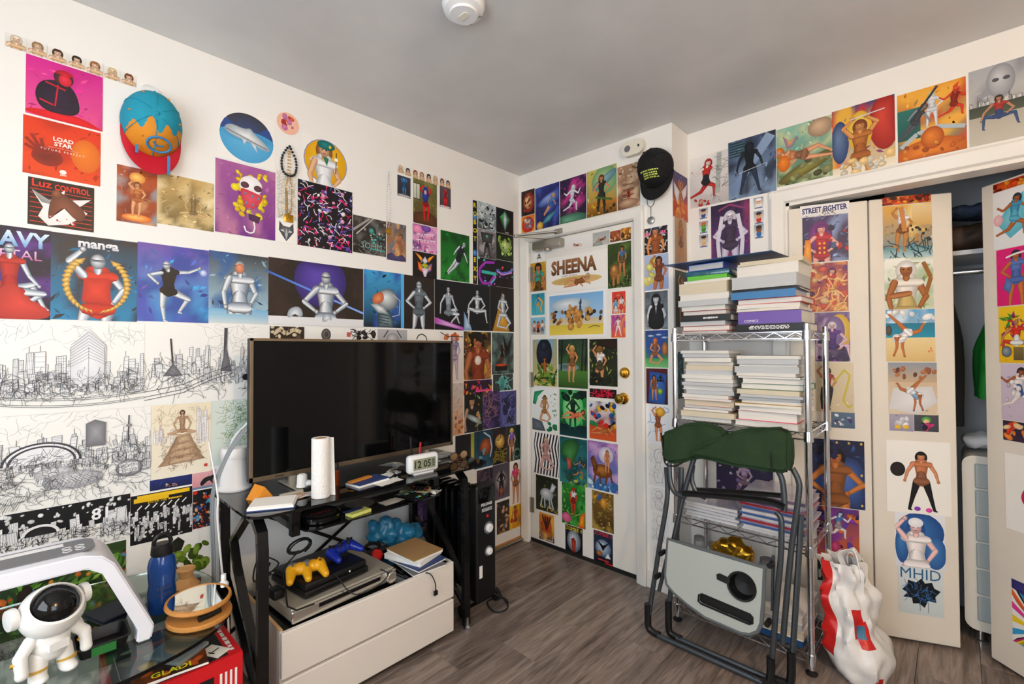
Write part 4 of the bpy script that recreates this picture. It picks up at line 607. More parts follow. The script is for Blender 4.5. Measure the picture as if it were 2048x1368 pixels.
P('B', 1291, 1336.5, 660.5, 735, 'print of an orange haired figure under flying discs on a green planet', '20387c,3c8c4c,2848a0', ('rect', 0, 0, 1, .25, '489858', '78c078'), *[('ell', x, y, .15, .03, '5878b0', 'd0e0f0') for x, y in ((.25, .85), (.6, .88), (.85, .8))], ('fig', 'kneel', .42, .08, .72, 'e09868', 'd86820', 'd88850', 'd88850'), ('ell', .86, .5, .12, .18, '8c4c20', 'd89048'))
P('B', 1292, 1335, 737, 808, 'dark red print with a tilted blue panel and green ball', '501820,3c1018', ('shape', [(.1, .05), (.18, .92), (.95, .85), (.85, .0)], '204c98', '3470c0'), ('fig', 'stand', .38, .12, .68, 'd08850', '2c2018', 'c87840', 'c87840'), ('ell', .66, .36, .12, .09, '4c7818', 'b8d850'), ('fig', 'crouch', .68, .55, .3, '181820', 'none', '181820', '181820'))
P('B', 1293.4, 1337, 810, 886, 'white print of a blonde figure stretching in orange', 'eef0f4,e6eaf0', ('strokes', 20, 133, '78a0d0', .03, .08), ('fig', 'both', .5, .05, .85, 'e08c60', 'e8b838', 'd87848', 'd87848'), ('ell', .62, .82, .2, .12, 'c88820', 'f0c850'))
for q, (u0, u1, vt, vb, po, lb) in enumerate([(1295, 1335, 888, 972, 'kneel', 'pencil sketch of a kneeling long haired figure beside the folding chair'), (1298, 1334, 976, 1022, 'stand', 'small pencil sketch of a curly haired bust below the kneeling sketch'), (1300, 1334, 1024, 1085, 'stand', 'faint pencil sketch of a bobbed head, second from the floor'), (1302, 1332, 1087, 1133, 'sit', 'faintest pencil sketch, lowest on the strip by the chair')]):
    P('B', u0, u1, vt, vb, lb, 'ebe9e6,e4e2e0', ('strokes', 34, 140+q, 'b4aeac', .014, .08, (.15, .1, .85, .95)), ('path', [(.5+.2*math.sin(t*.7), .72+.17*math.cos(t*.7)) for t in range(10)], .018, '8c8482'), ('path', [(.42, .56), (.3, .4), (.28, .2), (.4, .08), (.7, .1), (.74, .3), (.6, .45), (.58, .56)], .018, '948a88'))
# --- on the entry door
P('D', 1130, 1185, 472, 498, 'white strip print of a curled reclining figure below the closer', 'ecebea,e4e2e0', ('fig', 'lie', .5, .15, .8, 'd09478', '8c4c30', 'b87058', 'c08468', {'flip': -1}))
P('D', 1187, 1221, 463, 490, 'grey print of a reclining tanned figure at the door top', 'a8acac,c0c0bc', ('shape', [(0, 0), (0, .2), (.5, .45), (.6, 0)], '88908c', 'a8aca8'), ('fig', 'lie', .5, .25, .8, 'b06838', '3c2418', '985028', 'a86034'))
P('D', 1222, 1243.4, 461, 483, 'tiny orange brown print of a face, left of its pair', 'a05830,6c3820', ('blobs', 18, 150, 'd88850,c05c30,704028,f0b880', .08, .2))
P('D', 1244, 1264, 455, 480, 'tiny amber print in the door corner', 'b87020,4c2c14', ('blobs', 18, 151, 'e8a030,7c4818,3c2414,f0c060', .08, .2))
P('D', 1068, 1090.5, 504, 523, 'tiny white card with a dark ape figure', None, ('fig', 'crouch', .5, .1, .8, '2c3038', '181c20', '24282e', '24282e'))
P('D', 1062, 1093, 525, 582, 'gold print of an explorer in a teal top', 'c89830,a87418,e0b848', ('fig', 'stand', .5, -.9, 1.85, 'c88458', '2c1c14', '30a090', '4c3820'), ('strokes', 20, 152, '7c5818', .03, .09, (0, 0, 1, .6)))
P('D', 1095, 1216, 507, 580, 'white print with huge brown stone lettering over a reclining figure', None, ('ell', .5, .28, .42, .12, 'd8b878', 'c09850'), ('text', 'SHEENA', .46, .68, .42, '9c6c48', {'bold': .05, 'c2': '5c3820', 'maxw': .76}), ('text', 'QUEEN OF THE JU', .4, .42, .06, '503018', {'maxw': .42}), ('fig', 'lie', .52, .06, .86, 'd89868', 'c8b088', '8c5830', '8c5830'))
P('D', 1217, 1264, 485, 575, 'jungle print of a ranger standing with a lion', '34481c,1c2810,5c7430', ('leaves', 40, 153, '2c4818,4c6c28,182410', .16), ('fig', 'stand', .62, .25, .66, 'c07c48', '2c1c14', '386898', '6c5030'), ('ell', .3, .36, .22, .18, '6c4018', 'c08840'), ('ell', .28, .42, .11, .09, '8c5820', 'e0b068'), ('line', .25, .05, .25, .25, .1, 'a87434'), ('line', .45, .08, .45, .3, .1, 'a87434'), ('leaves', 26, 154, '546c28,8c9840', .14, (0, 0, 1, .2)))
P('D', 1094, 1214, 581.5, 675, 'white framed landscape print of a hunt across a yellow plain', 'f2f2f4,eeeeee', ('rect', .05, .06, .95, .94, '78b0e0', 'b8d4ec'), ('ell', .42, .7, .34, .16, 'a0b8c8', 'e8eef2'), ('rect', .05, .06, .95, .3, 'd8c040', 'e8d058'), ('rect', .05, .28, .95, .42, 'c8b898', 'd8ccb0'), ('blobs', 44, 155, '9c6838,c08848,6c4828,d8a860,402c1c', .025, .05, (.08, .32, .92, .58)), ('blobs', 16, 156, 'b87c3c,d89c50', .03, .06, (.38, .22, .58, .66)), ('line', .58, .6, .6, .82, .02, '2c4c80'), ('fig', 'both', .59, .56, .2, '345890', '202020', '345890', '345890'), ('path', [(.72, .2), (.8, .24), (.9, .22)], .008, '403830'))
P('D', 1063.6, 1090, 587, 630, 'small teal print of a figure with a yellow plume', '2c8ca8,48b0c0', ('fig', 'stand', .5, .05, .85, '70b8d0', '203850', '3878b0', 'd8a030'), ('path', [(.55, .8), (.85, .6), (.7, .3), (.8, .1)], .1, 'e8a838'))
P('D', 1062, 1091, 635, 669, 'small print of a group of people on blue', '78b8d8,a8d0e0', ('fig', 'stand', .25, -.3, 1.1, 'd8a080', '5c3020', 'e0d0c8', '806050'), ('fig', 'stand', .52, -.35, 1.1, 'e0a888', '302018', 'c04030', '302018'), ('fig', 'stand', .8, -.3, 1.1, 'd09878', '7c5030', 'f0e8e0', '607890'))
P('D', 1225, 1252, 583, 627, 'small red print of two cartoon children', 'd83828,e05840', ('fig', 'stand', .28, -.4, 1.1, 'e8b090', '3c2420', '58a0d0', 'd8d0d0'), ('fig', 'stand', .68, -.3, 1.1, 'e8a880', '181820', 'e8e0e0', 'd04030'), ('ell', .5, .82, .3, .1, 'b02018', 'e87868'))
P('D', 1223, 1251.5, 629.5, 675, 'small orange to violet print of a white clad back', '9838a8,e05828,f08838', ('fig', 'back', .5, .08, .8, 'd8a890', '5c2c24', 'f0e4e4', 'f0dcd8', {'legs': 'f0e0dc'}))
P('D', 1065.4, 1114.4, 678.6, 772, 'print of a gorilla looming over a crouched figure in reeds', '78a8c0,c8b860', ('ell', .48, .7, .32, .32, '101420', '2c3448'), ('ell', .48, .85, .14, .12, '0c1018', '343c50'), ('fig', 'lotus', .5, .08, .52, 'c8783c', '402018', 'a85c28', 'a85c28'), *[('line', x, .3, x+.02, 1, .035, 'c8a030') for x in (.05, .13, .86, .94)], ('leaves', 50, 157, '4c7c28,78a038,2c5418', .3, (.1, 0, .9, .35)))
P('D', 1116.7, 1175.6, 678, 776, 'dark green forest print of a figure on a misty lawn', '243c30,4c7430,182820', ('rect', 0, 0, 1, .35, '4c7c34', '2c5020'), ('ell', .3, .42, .4, .08, '78909c', '3c5c50'), *[('line', x, .35, x+.05, 1, .05, '14201a') for x in (.1, .8, .92)], ('fig', 'raise', .48, .12, .74, 'd89860', 'e0b860', 'b87840', 'c88850'))
P('D', 1179, 1235, 678, 772, 'dark jungle print of a figure in a hat and white vest', '181c10,28341c', ('leaves', 60, 158, '2c4c18,6c8c30,a8b050', .16), ('shape', [(.2, 1), (.6, .8), (1, .78), (1, 1)], '1c1008', '2c1c10'), ('fig', 'raise', .38, -.05, .88, 'd08c5c', 'a86c38', 'ece8e4', '4c4028'), ('ell', .36, .76, .14, .05, '5c4420', '8c6830'), ('blobs', 16, 159, '181c10,202818', .08, .14, (0, 0, 1, .25)))
P('D', 1064, 1113.6, 776, 862, 'white print of an explorer kneeling by green reptiles', 'ecf0ee,e4eae8', ('shape', [(.02, .62), (.1, .9), (.5, .96), (.25, .8), (.15, .6)], '1c7850', '3cb078'), ('shape', [(0, 0), (0, .28), (.4, .22), (.55, 0)], '48505c', '707880'), ('fig', 'kneel', .5, .2, .64, 'd89870', '5c3c20', 'b88850', 'a87840'), ('ell', .52, .76, .12, .03, '7c5830', 'a87c48'), ('blobs', 10, 160, '1c8050,40b070', .05, .1, (.5, .02, 1, .2)), ('leaves', 12, 161, '488838', .12, (.75, .4, 1, .9)))
P('D', 1118.6, 1173, 780, 873, 'glowing green print of a swamp creature carrying someone over water', '1c8c48,0c2c24,58d070', ('rect', 0, 0, 1, .25, '082028', '103c40'), ('ell', .5, .6, .38, .4, '48b868', 'b8f0a0'), ('fig', 'akimbo', .5, .14, .74, '1c5c40', 'none', '184c38', '14402c', {'legs': '184c38'}), ('fig', 'lie', .52, .34, .6, 'e09068', '6c3018', 'd87048', 'd87048'), ('blobs', 14, 162, '0c3828,0c2420', .08, .16, (0, .75, 1, 1)))
P('D', 1179, 1232.6, 778, 796, 'black label strip with red graffiti lettering', '141416,101012', ('strokes', 46, 207, 'e02848', .025, .04, (.15, .35, .85, .75)), ('marks', .5, .2, .6, .12, 1, 'd01828'))
P('D', 1178, 1231.5, 803, 880, 'print of parrots and a tan figure on red ground', 'd8dce0,b84020,481c28', ('rect', 0, 0, 1, .4, 'b83c1c', 'd05828'), ('blobs', 26, 163, 'd82820,f0b020,2858a8,28884c,181820', .06, .12, (.05, .35, .98, .98)), ('fig', 'lie', .5, .1, .7, 'd08850', 'b86c30', 'a85c28', 'b86c38'))
P('D', 1067, 1117.4, 867, 950, 'zebra striped print with a kneeling pale figure', 'f2eeee,e8e4e4', *[('path', [(x, 0), (x+.06, .35), (x-.04, .7), (x+.05, 1)], .055, '141416') for x in [.04+.12*k for k in range(9)]], ('fig', 'kneel', .48, .1, .82, 'd8a8a0', 'c8b890', 'b88880', 'c09088'))
P('D', 1118.6, 1173.3, 876, 968, 'teal print of a green dinosaur roaring at a rider', '1c5c60,2c7878,14383c', ('shape', [(.0, .6), (.1, .9), (.5, 1), (.75, .85), (.6, .6), (.45, .35), (.3, .3), (.25, .55)], '1c4c28', '489048'), ('shape', [(.25, .55), (.3, .3), (.42, .34), (.4, .55)], '98342c', 'd86858'), ('fig', 'run', .7, .12, .45, 'b87850', '2c1c14', '40688c', '30506c'), ('blobs', 14, 164, '88a838,b0b850,2c5438', .04, .1, (.3, 0, 1, .18)))
P('D', 1173.7, 1234, 884, 981, 'violet blue print of a horned rider on a brown horse', '8860a8,3078b8,c8a0d0', ('ell', .62, .74, .24, .17, 'b8b0c8', 'e8e4f0'), ('ell', .5, .4, .32, .14, '5c3014', 'b87838'), ('shape', [(.1, .62), (.2, .7), (.36, .5), (.3, .36), (.18, .45)], '4c2810', '8c5424'), *[('line', x, .36, x2, .08, .06, '6c3c18') for x, x2 in ((.28, .2), (.4, .45), (.66, .6), (.76, .86))], ('fig', 'stand', .66, .4, .44, 'd8946c', '9c5020', 'c07848', 'c07848'), ('blobs', 20, 165, '78b8e0,d0e8f4,3868a8', .05, .12, (0, 0, 1, .2)))
P('D', 1070.7, 1114.4, 953, 1023, 'dark woodland print of a white horse', '1c2018,2c3424', ('leaves', 40, 166, '485428,6c7434,202818', .18), ('ell', .5, .5, .3, .17, '88909c', 'f0f2f6'), ('shape', [(.6, .55), (.75, .85), (.92, .78), (.8, .6)], 'a0a8b4', 'f0f2f6'), *[('line', x, .42, x2, .1, .06, 'b8c0c8') for x, x2 in ((.3, .22), (.4, .42), (.6, .66), (.68, .8))], ('blobs', 10, 167, 'e8a030,f0d060', .02, .05, (.3, 0, 1, .15)))
P('D', 1122.4, 1169, 968, 1051, 'bright green jungle print with a red clad figure', '247c30,104818,40a040', ('leaves', 60, 168, '186028,48a838,88c848', .18), ('fig', 'stand', .5, .25, .66, 'd04028', 'b83018', 'e0e0e0', 'c83020', {'legs': 'c83020'}), ('ell', .2, .16, .2, .12, 'b84878', 'e878a0'), ('shape', [(.7, .0), (.8, .3), (.98, .4), (.95, 0)], 'd83818', 'f0b020'))
P('D', 1182, 1225, 984, 1061, 'brown print of a parrot above golden foliage', '7c5c28,3c2c18,b89848', ('leaves', 50, 169, '8c8038,c8b058,4c3c1c', .16), ('blobs', 6, 170, 'd84028,3868a8,e0a028', .07, .12, (.1, .76, .45, .98)), ('ell', .55, .72, .16, .14, 'a86820', 'e8b048'))
P('D', 1076.8, 1106.8, 1027, 1081, 'small fiery print of a reaching hand with orange lettering', 'e08820,282c38,f0b840', ('ell', .5, .6, .3, .28, 'b83018', 'f07830'), *[('line', .5, .4, x, .92, .1, '40241c') for x in (.22, .4, .58, .76)], ('text', 'ZOMBIE 3', .52, .24, .14, 'f09020', {'bold': .03}), ('strokes', 8, 171, 'd0d0d8', .03, .06, (.1, .02, .9, .14)))
P('D', 1128.8, 1163, 1052, 1110, 'small black print of pale mist and red claw under yellow lettering', '181c24,101014', ('ell', .5, .5, .4, .38, '485460', 'd0d8e4'), ('shape', [(.35, .55), (.5, .62), (.62, .5), (.58, .1), (.42, .1)], '701c14', 'c84028'), ('text', 'ZOMBIE 4', .5, .9, .13, 'f0d818', {'bold': .03}), ('marks', .5, .07, .6, .08, 1, 'f0f0f0'))
P('D', 1184.7, 1222.7, 1063.5, 1125, 'small blue black print of a bird over a house under red lettering', '24344c,14141c', ('text', 'ZOMBIE 5', .5, .92, .11, 'e02c24', {'bold': .03}), ('ell', .5, .48, .42, .28, '405c80', 'c8d8e8'), ('shape', [(.1, .75), (.4, .6), (.5, .45), (.6, .6), (.9, .75), (.6, .52), (.5, .36), (.4, .5)], '141418', '242428'), ('ell', .3, .28, .16, .09, '6c4020', 'c87838'), ('shape', [(.6, .18), (.75, .36), (.9, .2)], 'c8d0d8', 'f0f0f0'), ('marks', .5, .09, .6, .06, 1, 'e04040'), ('rect', .6, 0, 1, .04, 'd82020'))
# --- narrow return wall
P('J', 1348, 1377.6, 350, 440, 'print of a white winged figure over orange flames on the narrow return wall', '2c3060,d85820,384078', ('rect', 0, 0, 1, .38, 'd86020', 'b83c14'), ('blobs', 20, 172, 'e87c28,c84818,f0a040', .08, .16, (0, 0, 1, .36)), ('shape', [(.05, .75), (.45, .6), (.3, .3), (.1, .5)], 'c8ccd4', 'f0f2f6'), ('shape', [(.95, .85), (.55, .62), (.7, .45), (.9, .6)], 'c8ccd4', 'f0f2f6'), ('fig', 'both', .5, .2, .62, 'd08c58', 'c88838', 'b87038', 'b87038'))
P('J', 1351, 1375, 436, 540, 'tan print of a tall slender figure on the narrow return wall', 'b89878,a08060', ('fig', 'stand', .5, .05, .88, 'c07c48', 'b07030', 'a86434', 'b06c3c'))
P('J', 1351, 1378, 543, 655, 'dark green print of a figure raising one arm on the narrow return wall', '24382c,1c2c24', ('fig', 'raise', .5, .05, .84, 'c88850', '5c3c20', 'a8683c', 'b07040'))
P('J', 1354, 1366, 704, 797, 'narrow teal print low on the return wall behind the wire shelf', '1c4c54,143438', ('strokes', 20, 173, '6ca8a8', .06, .1))
# --- wall above the closet
P('C', 1384, 1461, 307, 409, 'white print of an acrobat in red and black harlequin dress', 'ece8e6,b8b4b4,d8d4d4', ('fig', 'run', .4, .06, .86, 'e8dcd8', 'b82820', 'c02c24', '24222a', {'legs': 'b82c24'}), ('line', .72, .2, .78, .98, .12, 'a8b0ac'), ('strokes', 30, 174, '78807c', .012, .05, (.6, .05, 1, .95)), ('blobs', 8, 175, 'd8a898,c03028', .04, .08, (.1, 0, .5, .14)))
P('C', 1461, 1557.4, 271, 391, 'blue grey print of a figure in shiny black seen from behind', '46587c,7c94b4,202838', *[('rect', .02, .72+.045*k, .42-.05*(k % 3), .745+.045*k, '183c34') for k in range(6)], ('line', 0, .1, .9, .95, .22, '6c84ac', '8ca4c4'), ('fig', 'back', .46, .08, .82, '1c2434', '101420', '181e2c', '141a26', {'legs': '243048'}), ('line', .2, .42, .8, .5, .012, 'c0ccd8'))
P('C', 1558.4, 1671, 243, 362, 'print of a redhead reclining on a branch beside a butterfly', '88c0b0,4c6434,c8d0a0', ('shape', [(0, .1), (.4, .3), (1, .5), (1, .3), (.5, .1), (.1, 0)], '5c5428', '989040'), ('blobs', 16, 176, '88885c,a0a868,505030', .05, .12, (.3, 0, 1, .35)), ('ell', .8, .85, .22, .16, '988068', 'd8b898'), ('fig', 'lie', .5, .3, .86, 'e0a078', 'e07818', 'd08858', 'd89468', {'flip': -1}), ('ell', .14, .38, .12, .14, 'c86010', 'f09028'), ('shape', [(.12, .86), (.26, .74), (.42, .82), (.32, .66), (.2, .62)], '7868a0', 'e8b048'))
P('C', 1671, 1798, 204, 341, 'fiery multicoloured print of a sorceress between a blue face and red smoke', '2c3c70,e8d0a0,d03828,f0b838', ('ell', .85, .65, .25, .4, '98201c', 'd84838'), ('ell', .13, .5, .15, .32, '2c4070', '6880a8'), ('rect', 0, 0, 1, .12, 'e8dcc0', 'f4ecd8'), ('ell', .46, .6, .2, .3, 'd8a828', 'f8e070'), ('fig', 'both', .46, -.25, 1.0, 'd89858', '8c4820', 'b87030', 'a86028'), ('line', .3, .8, .85, .84, .02, 'd0d4dc'), ('blobs', 20, 177, 'f0e0b8,e8c888,d8d0c0', .05, .1, (.1, 0, .95, .2)))
P('C', 1803, 1942.4, 169.5, 310, 'action print of figures in white suits above a huge orange shape', 'e09830,287068,c84020,f0b040', ('rect', 0, .3, .35, .75, '287068', '1c5450'), ('fig', 'akimbo', .52, .42, .5, 'e8e8ee', 'f0d890', 'd8dce4', 'd0d4dc', {'legs': 'd8dce4'}), ('fig', 'fly', .2, .3, .5, '8c9098', '7c5838', '3c4048', '3c4048', {'legs': '50545c'}), ('line', .2, .55, .6, .98, .04, '30343c'), ('fig', 'run', .82, .45, .45, 'd83820', 'e86030', 'c83018', 'c83018'), ('path', [(.05, .2), (.3, .36), (.6, .4), (.98, .32)], .08, 'b0bcc4'), ('ell', .5, .04, .55, .22, 'b85818', 'e88828'), ('ell', .52, .26, .17, .16, 'a84c14', 'e88830'), ('blobs', 16, 178, 'c86420,e89038,a04c14', .03, .06, (.1, 0, .95, .2)))
P('C', 1948, 2098, 120, 277, 'grey print of a giant pale face over a crouching red and blue figure', 'a8acb4,c8c4b8,8c9098', ('ell', .45, .78, .2, .22, '888c94', 'c8ccd2'), ('ell', .38, .8, .05, .025, '4c5058'), ('ell', .53, .8, .05, .025, '4c5058'), ('city', 179, '30342c', 26, (.4, .46), (.05, .16), .006), ('rect', 0, .36, 1, .5, '3c4438', '4c5448'), ('rect', 0, 0, 1, .36, 'b0aca0', 'c0bcb0'), ('fig', 'crouch', .42, .16, .46, 'b88468', '3c2820', 'a83028', '2c4478', {'legs': '34507c'}))
for q, (u0, u1, vt, vb, c1, c2, lb) in enumerate([(1401, 1419, 416, 437, '38508c', 'e0b090', 'tiny sticker of a chibi boxer in blue, top of the left column'), (1401, 1419, 442, 466, '3c8c40', '60b050', 'tiny sticker of a chibi green fighter with orange hair'), (1401, 1419, 469, 494, 'd8b080', 'e0c098', 'tiny sticker of a bald chibi fighter in tan'), (1511, 1531, 394, 416, 'e8e4e0', 'e0b090', 'tiny sticker of a chibi fighter in white, right column'), (1511, 1531, 421, 447, 'c83828', 'd8a880', 'tiny sticker of a bearded chibi fighter in red shorts'), (1511, 1531, 448, 476, '2c68b0', '8c5834', 'tiny sticker of a dark skinned chibi fighter in blue')]):
    P('C', u0, u1, vt, vb, lb, '8c9cb4,eceae6', ('ell', .5, .3, .26, .24, c1), ('ell', .5, .64, .3, .24, c2), ('ell', .5, .8, .3, .12, 'd86020' if q == 1 else ('f0f0f0' if q == 3 else '3c2418')), ('ell', .4, .62, .04, .04, '141414'), ('ell', .6, .62, .04, .04, '141414'), ('rect', .1, 0, .9, .1, '5870a0'), name='sticker', cat='sticker', group='tiny fighter stickers beside the closet')
P('C', 1425, 1503, 404.6, 530, 'purple print of a white haired figure holding a scythe', '2c2040,583078,8c3868,1c142c', ('fig', 'akimbo', .5, -.2, 1.05, 'd0c8e0', 'e8e4f0', '40304c', '40304c'), ('path', [(.12, .1), (.25, .9)], .03, '581c34'), ('path', [(.2, .9), (.5, .97), (.92, .86)], .05, '8c3c6c'), ('path', [(.3, .8), (.18, .4), (.22, .1)], .1, 'd8d4e4'), ('path', [(.7, .8), (.82, .4), (.78, .1)], .1, 'd8d4e4'))
P('C', 1430, 1545, 915, 992, 'lilac print of a rocker with guitar seen through the wire shelf', '2c2840,3c3458', ('fig', 'kneel', .5, .0, .9, 'd0a8b8', 'e0c8d0', 'b898c0', 'c0a0c0'), ('blobs', 26, 180, 'b8a0c8,8870a8,e0d0e0', .02, .05))
# --- closet leaves
P('L1', 1604, 1703, 407, 430, 'torn white strip with slanted blue fighting game lettering', 'eceaea,dcdcdf', ('text', 'STREET FIGHTER', .5, .55, .5, '1c2c6c', {'bold': .04, 'rot': .03}), ('strokes', 14, 181, '20242c', .012, .03, (.1, .02, .9, .2)))
P('L1', 1608, 1700, 431, 523, 'violet print of a purple haired figure in a red buttoned coat', '3c3060,28244c,88a0d0', ('ell', .4, .55, .26, .34, '5c1c6c', '8c3c98'), ('fig', 'akimbo', .42, -.5, 1.3, 'e8a8a0', '6c2078', 'b8203c', 'a81c38'), *[('ell', .38+.1*(k % 2), .4-.1*(k//2), .025, .025, 'e8b040') for k in range(6)], ('shape', [(.0, 0), (.06, .5), (.18, .5), (.2, 0)], 'd87820', 'f0b050'), ('blobs', 16, 182, '1c2448,486090,c02830', .04, .09, (.6, .2, 1, .8)))
P('L1', 1621, 1698, 525, 623, 'orange and magenta print of swirling fighters', '8c3858,a85050,e8a058', ('blobs', 30, 183, 'e8b070,d85848,6c3878,f0d0a8,b83858', .05, .12), ('fig', 'run', .5, .1, .8, 'e8b088', '5c2c6c', 'c83848', 'd86050'), ('strokes', 20, 184, 'f0c880', .03, .1))
P('L1', 1630, 1700, 624.5, 723, 'purple print of a white haired figure before a yellow moon', '6c5890,281c40,b8a0c8', ('ell', .7, .6, .34, .36, 'c89c28', 'f0dc70'), ('ell', .56, .62, .3, .3, '6c5890', '8c78b0'), ('fig', 'crouch', .5, .0, .85, 'd8b8c8', 'e8e4f4', '5c3090', '4c2878'), ('blobs', 14, 185, '381c58,8c3ca0,2c3c90', .06, .12, (.1, 0, 1, .3)))
P('L1', 1630, 1706, 725, 824, 'cream print of a dancer with a looping yellow ribbon', 'd8ccb0,cfc0a0', ('fig', 'raise', .3, .05, .84, 'c88050', '201818', 'a82838', '201c20', {'legs': '1c1a1c'}), ('path', [(.5, .6), (.75, .85), (.9, .75), (.82, .5), (.72, .25), (.85, .1), (.95, .16)], .05, 'c8b830'))
P('L1', 1660, 1707, 824, 856, 'small slate print of two white cartoon cats', '54708c,486078', ('blobs', 12, 186, 'e8e8f0,b8b8d0,4c3c78', .06, .12, (.15, .2, .85, .8)))
P('L1', 1606, 1725, 879, 1013, 'navy mat with brass grommets and a bronze bodied figure in orange', '181c3c,1c2858,3858a0', ('ell', .75, .35, .3, .4, '20305c', '4870c0'), ('fig', 'akimbo', .52, -.6, 1.45, 'c87838', '18141c', 'd88440', 'd08040', {'legs': 'd08040'}), ('blobs', 14, 187, '14142c,202050', .06, .12, (.1, .75, .6, .98)), *[('ell', x, y, .022, .02, 'a88830', 'e8d080') for x, y in ((.95, .96), (.95, .5), (.95, .06), (.55, .96), (.75, .96))])
P('L1', 1628, 1712, 1015, 1115, 'purple and orange print of a white gloved fighter above pink faces', '502868,d86820,7c38a0', ('blobs', 30, 188, '8c38b0,d04890,e07828,302058,6040a8', .06, .14), ('fig', 'run', .5, .35, .6, 'e8e0ec', '304080', '4878c0', 'e8e0e8'), ('ell', .45, .22, .12, .12, '982858', 'e05890'))
P('L1', 1628, 1705.5, 1113, 1165, 'dark green print of a city skyline at night', '142018,1c3024', ('city', 189, '485c34', 30, (.1, .3), (.2, .5), .008), ('blobs', 16, 190, 'd8c860,a83020', .01, .025, (0, .3, 1, 1)))
P('L2', 1769, 1867, 391, 407.5, 'narrow red orange strip of flames at the top of the middle leaf', 'c83c14,8c1c0c,f08828', ('blobs', 20, 191, 'f09830,a02010,e85018,401008', .04, .1))
P('L2', 1769.6, 1868, 409, 515, 'amber print of a high kicking fighter above swirling water', 'e0a848,4c8498,f0d890', ('rect', 0, 0, 1, .2, '58909c', 'b0ccd0'), ('rect', .6, .6, 1, .98, 'e8d0a0', 'd0a860'), ('fig', 'raise', .4, .12, .8, 'c08044', 'f0ece8', 'e8e4f0', 'b87840'), ('line', .45, .5, .38, .96, .1, 'c88448'), ('blobs', 24, 192, '2c2418,c88838,f0c870', .02, .06, (.45, .25, .95, .65)), ('strokes', 24, 193, '24444c', .02, .08, (0, .02, 1, .22)))
P('L2', 1771, 1869, 515, 618, 'pale green print of a white haired tan figure with folded arms', 'eef0ea,d0dcc0,a8c0a0', ('leaves', 30, 194, 'a8b878,c8d0a0,7c9870', .25), ('fig', 'stand', .45, -1.0, 1.9, 'a86430', 'f0eeea', 'e8e4dc', 'c8b070'), ('cap', (.03, .06), (.09, .07), .014, .012, (hx('5c3414'), hx('c07c44'), hx('a86434'), hx('5c3414'))), ('path', [(.8, .9), (.95, .6), (.85, .3)], .09, '98602c'))
P('L2', 1772, 1870, 619, 723, 'beach print of a fighter doing a handstand kick', '48a0d8,e8d8a8,d8ecf8', ('rect', 0, .46, 1, .74, '187898', '2090b0'), ('rect', 0, 0, 1, .46, 'e8d4a0', 'd8b878'), ('blobs', 8, 195, 'f4f8fc', .06, .14, (0, .82, 1, .96)), ('ell', .06, .6, .07, .1, '3c3834', '605850'), ('fig', 'kick', .4, .1, .84, 'c07038', 'f4f4f4', 'f0f0f4', 'f0f0f4', {'flip': 1}), ('blobs', 3, 196, 'e07038', .02, .03, (.85, .15, .95, .25)))
P('L2', 1775, 1872, 725, 829, 'print of a crouching fighter on white mats before drummers', 'c8b090,d8c8b0', ('rect', 0, .62, 1, 1, '8c98a8', 'c0a888'), ('shape', [(0, .1), (.1, .5), (.9, .55), (1, .25), (.6, 0)], 'd0d0d4', 'e8e8ea'), ('blobs', 14, 197, '9c5838,c07848,683828', .05, .09, (.02, .68, .98, .88)), ('fig', 'kick', .5, .08, .7, 'b86c3c', 'f0f0f0', '88b0d0', 'e0e8f0', {'flip': -1}))
P('L2', 1775.7, 1824, 828, 862, 'small lilac print of a white cartoon creature with yellow feet', 'a8a4b8,9894ac', ('blobs', 10, 198, 'f0f0f4,d8d8e4', .1, .18, (.25, .35, .75, .75)), ('ell', .35, .25, .14, .12, 'd8a828', 'f0cc50'), ('ell', .68, .25, .14, .12, 'd8a828', 'f0cc50'))
P('L2', 1825, 1874, 829, 863, 'small dark grey print of a cartoon jester in green', '484c54,3c4048', ('ell', .5, .68, .2, .2, '3c8c3c', '70c060'), ('ell', .5, .58, .13, .14, 'd8b080', 'f0d0a0'), ('blobs', 10, 199, '281c38,58387c,d03878', .1, .16, (.3, .15, .7, .45)))
P('L2', 1768, 1896, 882, 1027, 'white sheet with a bending figure in black stockings and purple heels', None, ('fig', 'back', .55, .06, .78, 'd89068', '181414', 'c87c54', 'd08860', {'legs': '18161c'}), ('ell', .48, .07, .05, .03, '6c28a0', 'a048d0'), ('ell', .66, .06, .05, .03, 'c82c98', 'e858b8'), ('ell', .18, .6, .12, .1, '181414', '302424'))
P('L2', 1783, 1883, 1027, 1135, 'print of a figure with huge blue hair and a white cap', 'e8eaf0,dce0ea', ('ell', .5, .66, .48, .36, '1c4888', '3c78c0'), ('ell', .8, .3, .22, .3, '285898', '4888c8'), ('ell', .14, .4, .14, .34, '245090', '4080c0'), ('fig', 'raise', .42, -.75, 1.6, 'f0c8c8', '2c60a8', 'f4eef0', 'f4eef0'), ('ell', .42, .83, .15, .09, 'e8e8ee', 'fbfbfd'))
P('L2', 1788, 1877, 1135, 1228, 'pale print of a black splintered shape under blue block lettering', 'd8e0e4,c8d4d8', ('text', 'MHID', .5, .87, .22, '2c6490', {'bold': .008, 'maxw': .9}), ('shape', [(.08, .5), (.2, .62), (.22, .72), (.4, .68), (.52, .78), (.6, .68), (.75, .72), (.8, .6), (.94, .55), (.82, .42), (.84, .3), (.66, .32), (.58, .16), (.46, .24), (.32, .22), (.3, .34), (.1, .34), (.2, .44)], '101216', '1c222a', {'raw': True}), ('strokes', 30, 200, '3c78b8', .012, .05, (.2, .3, .8, .66)), ('line', .48, .22, .48, .08, .01, '2c3c50'), ('line', .66, .28, .66, .06, .01, '2c3c50'))
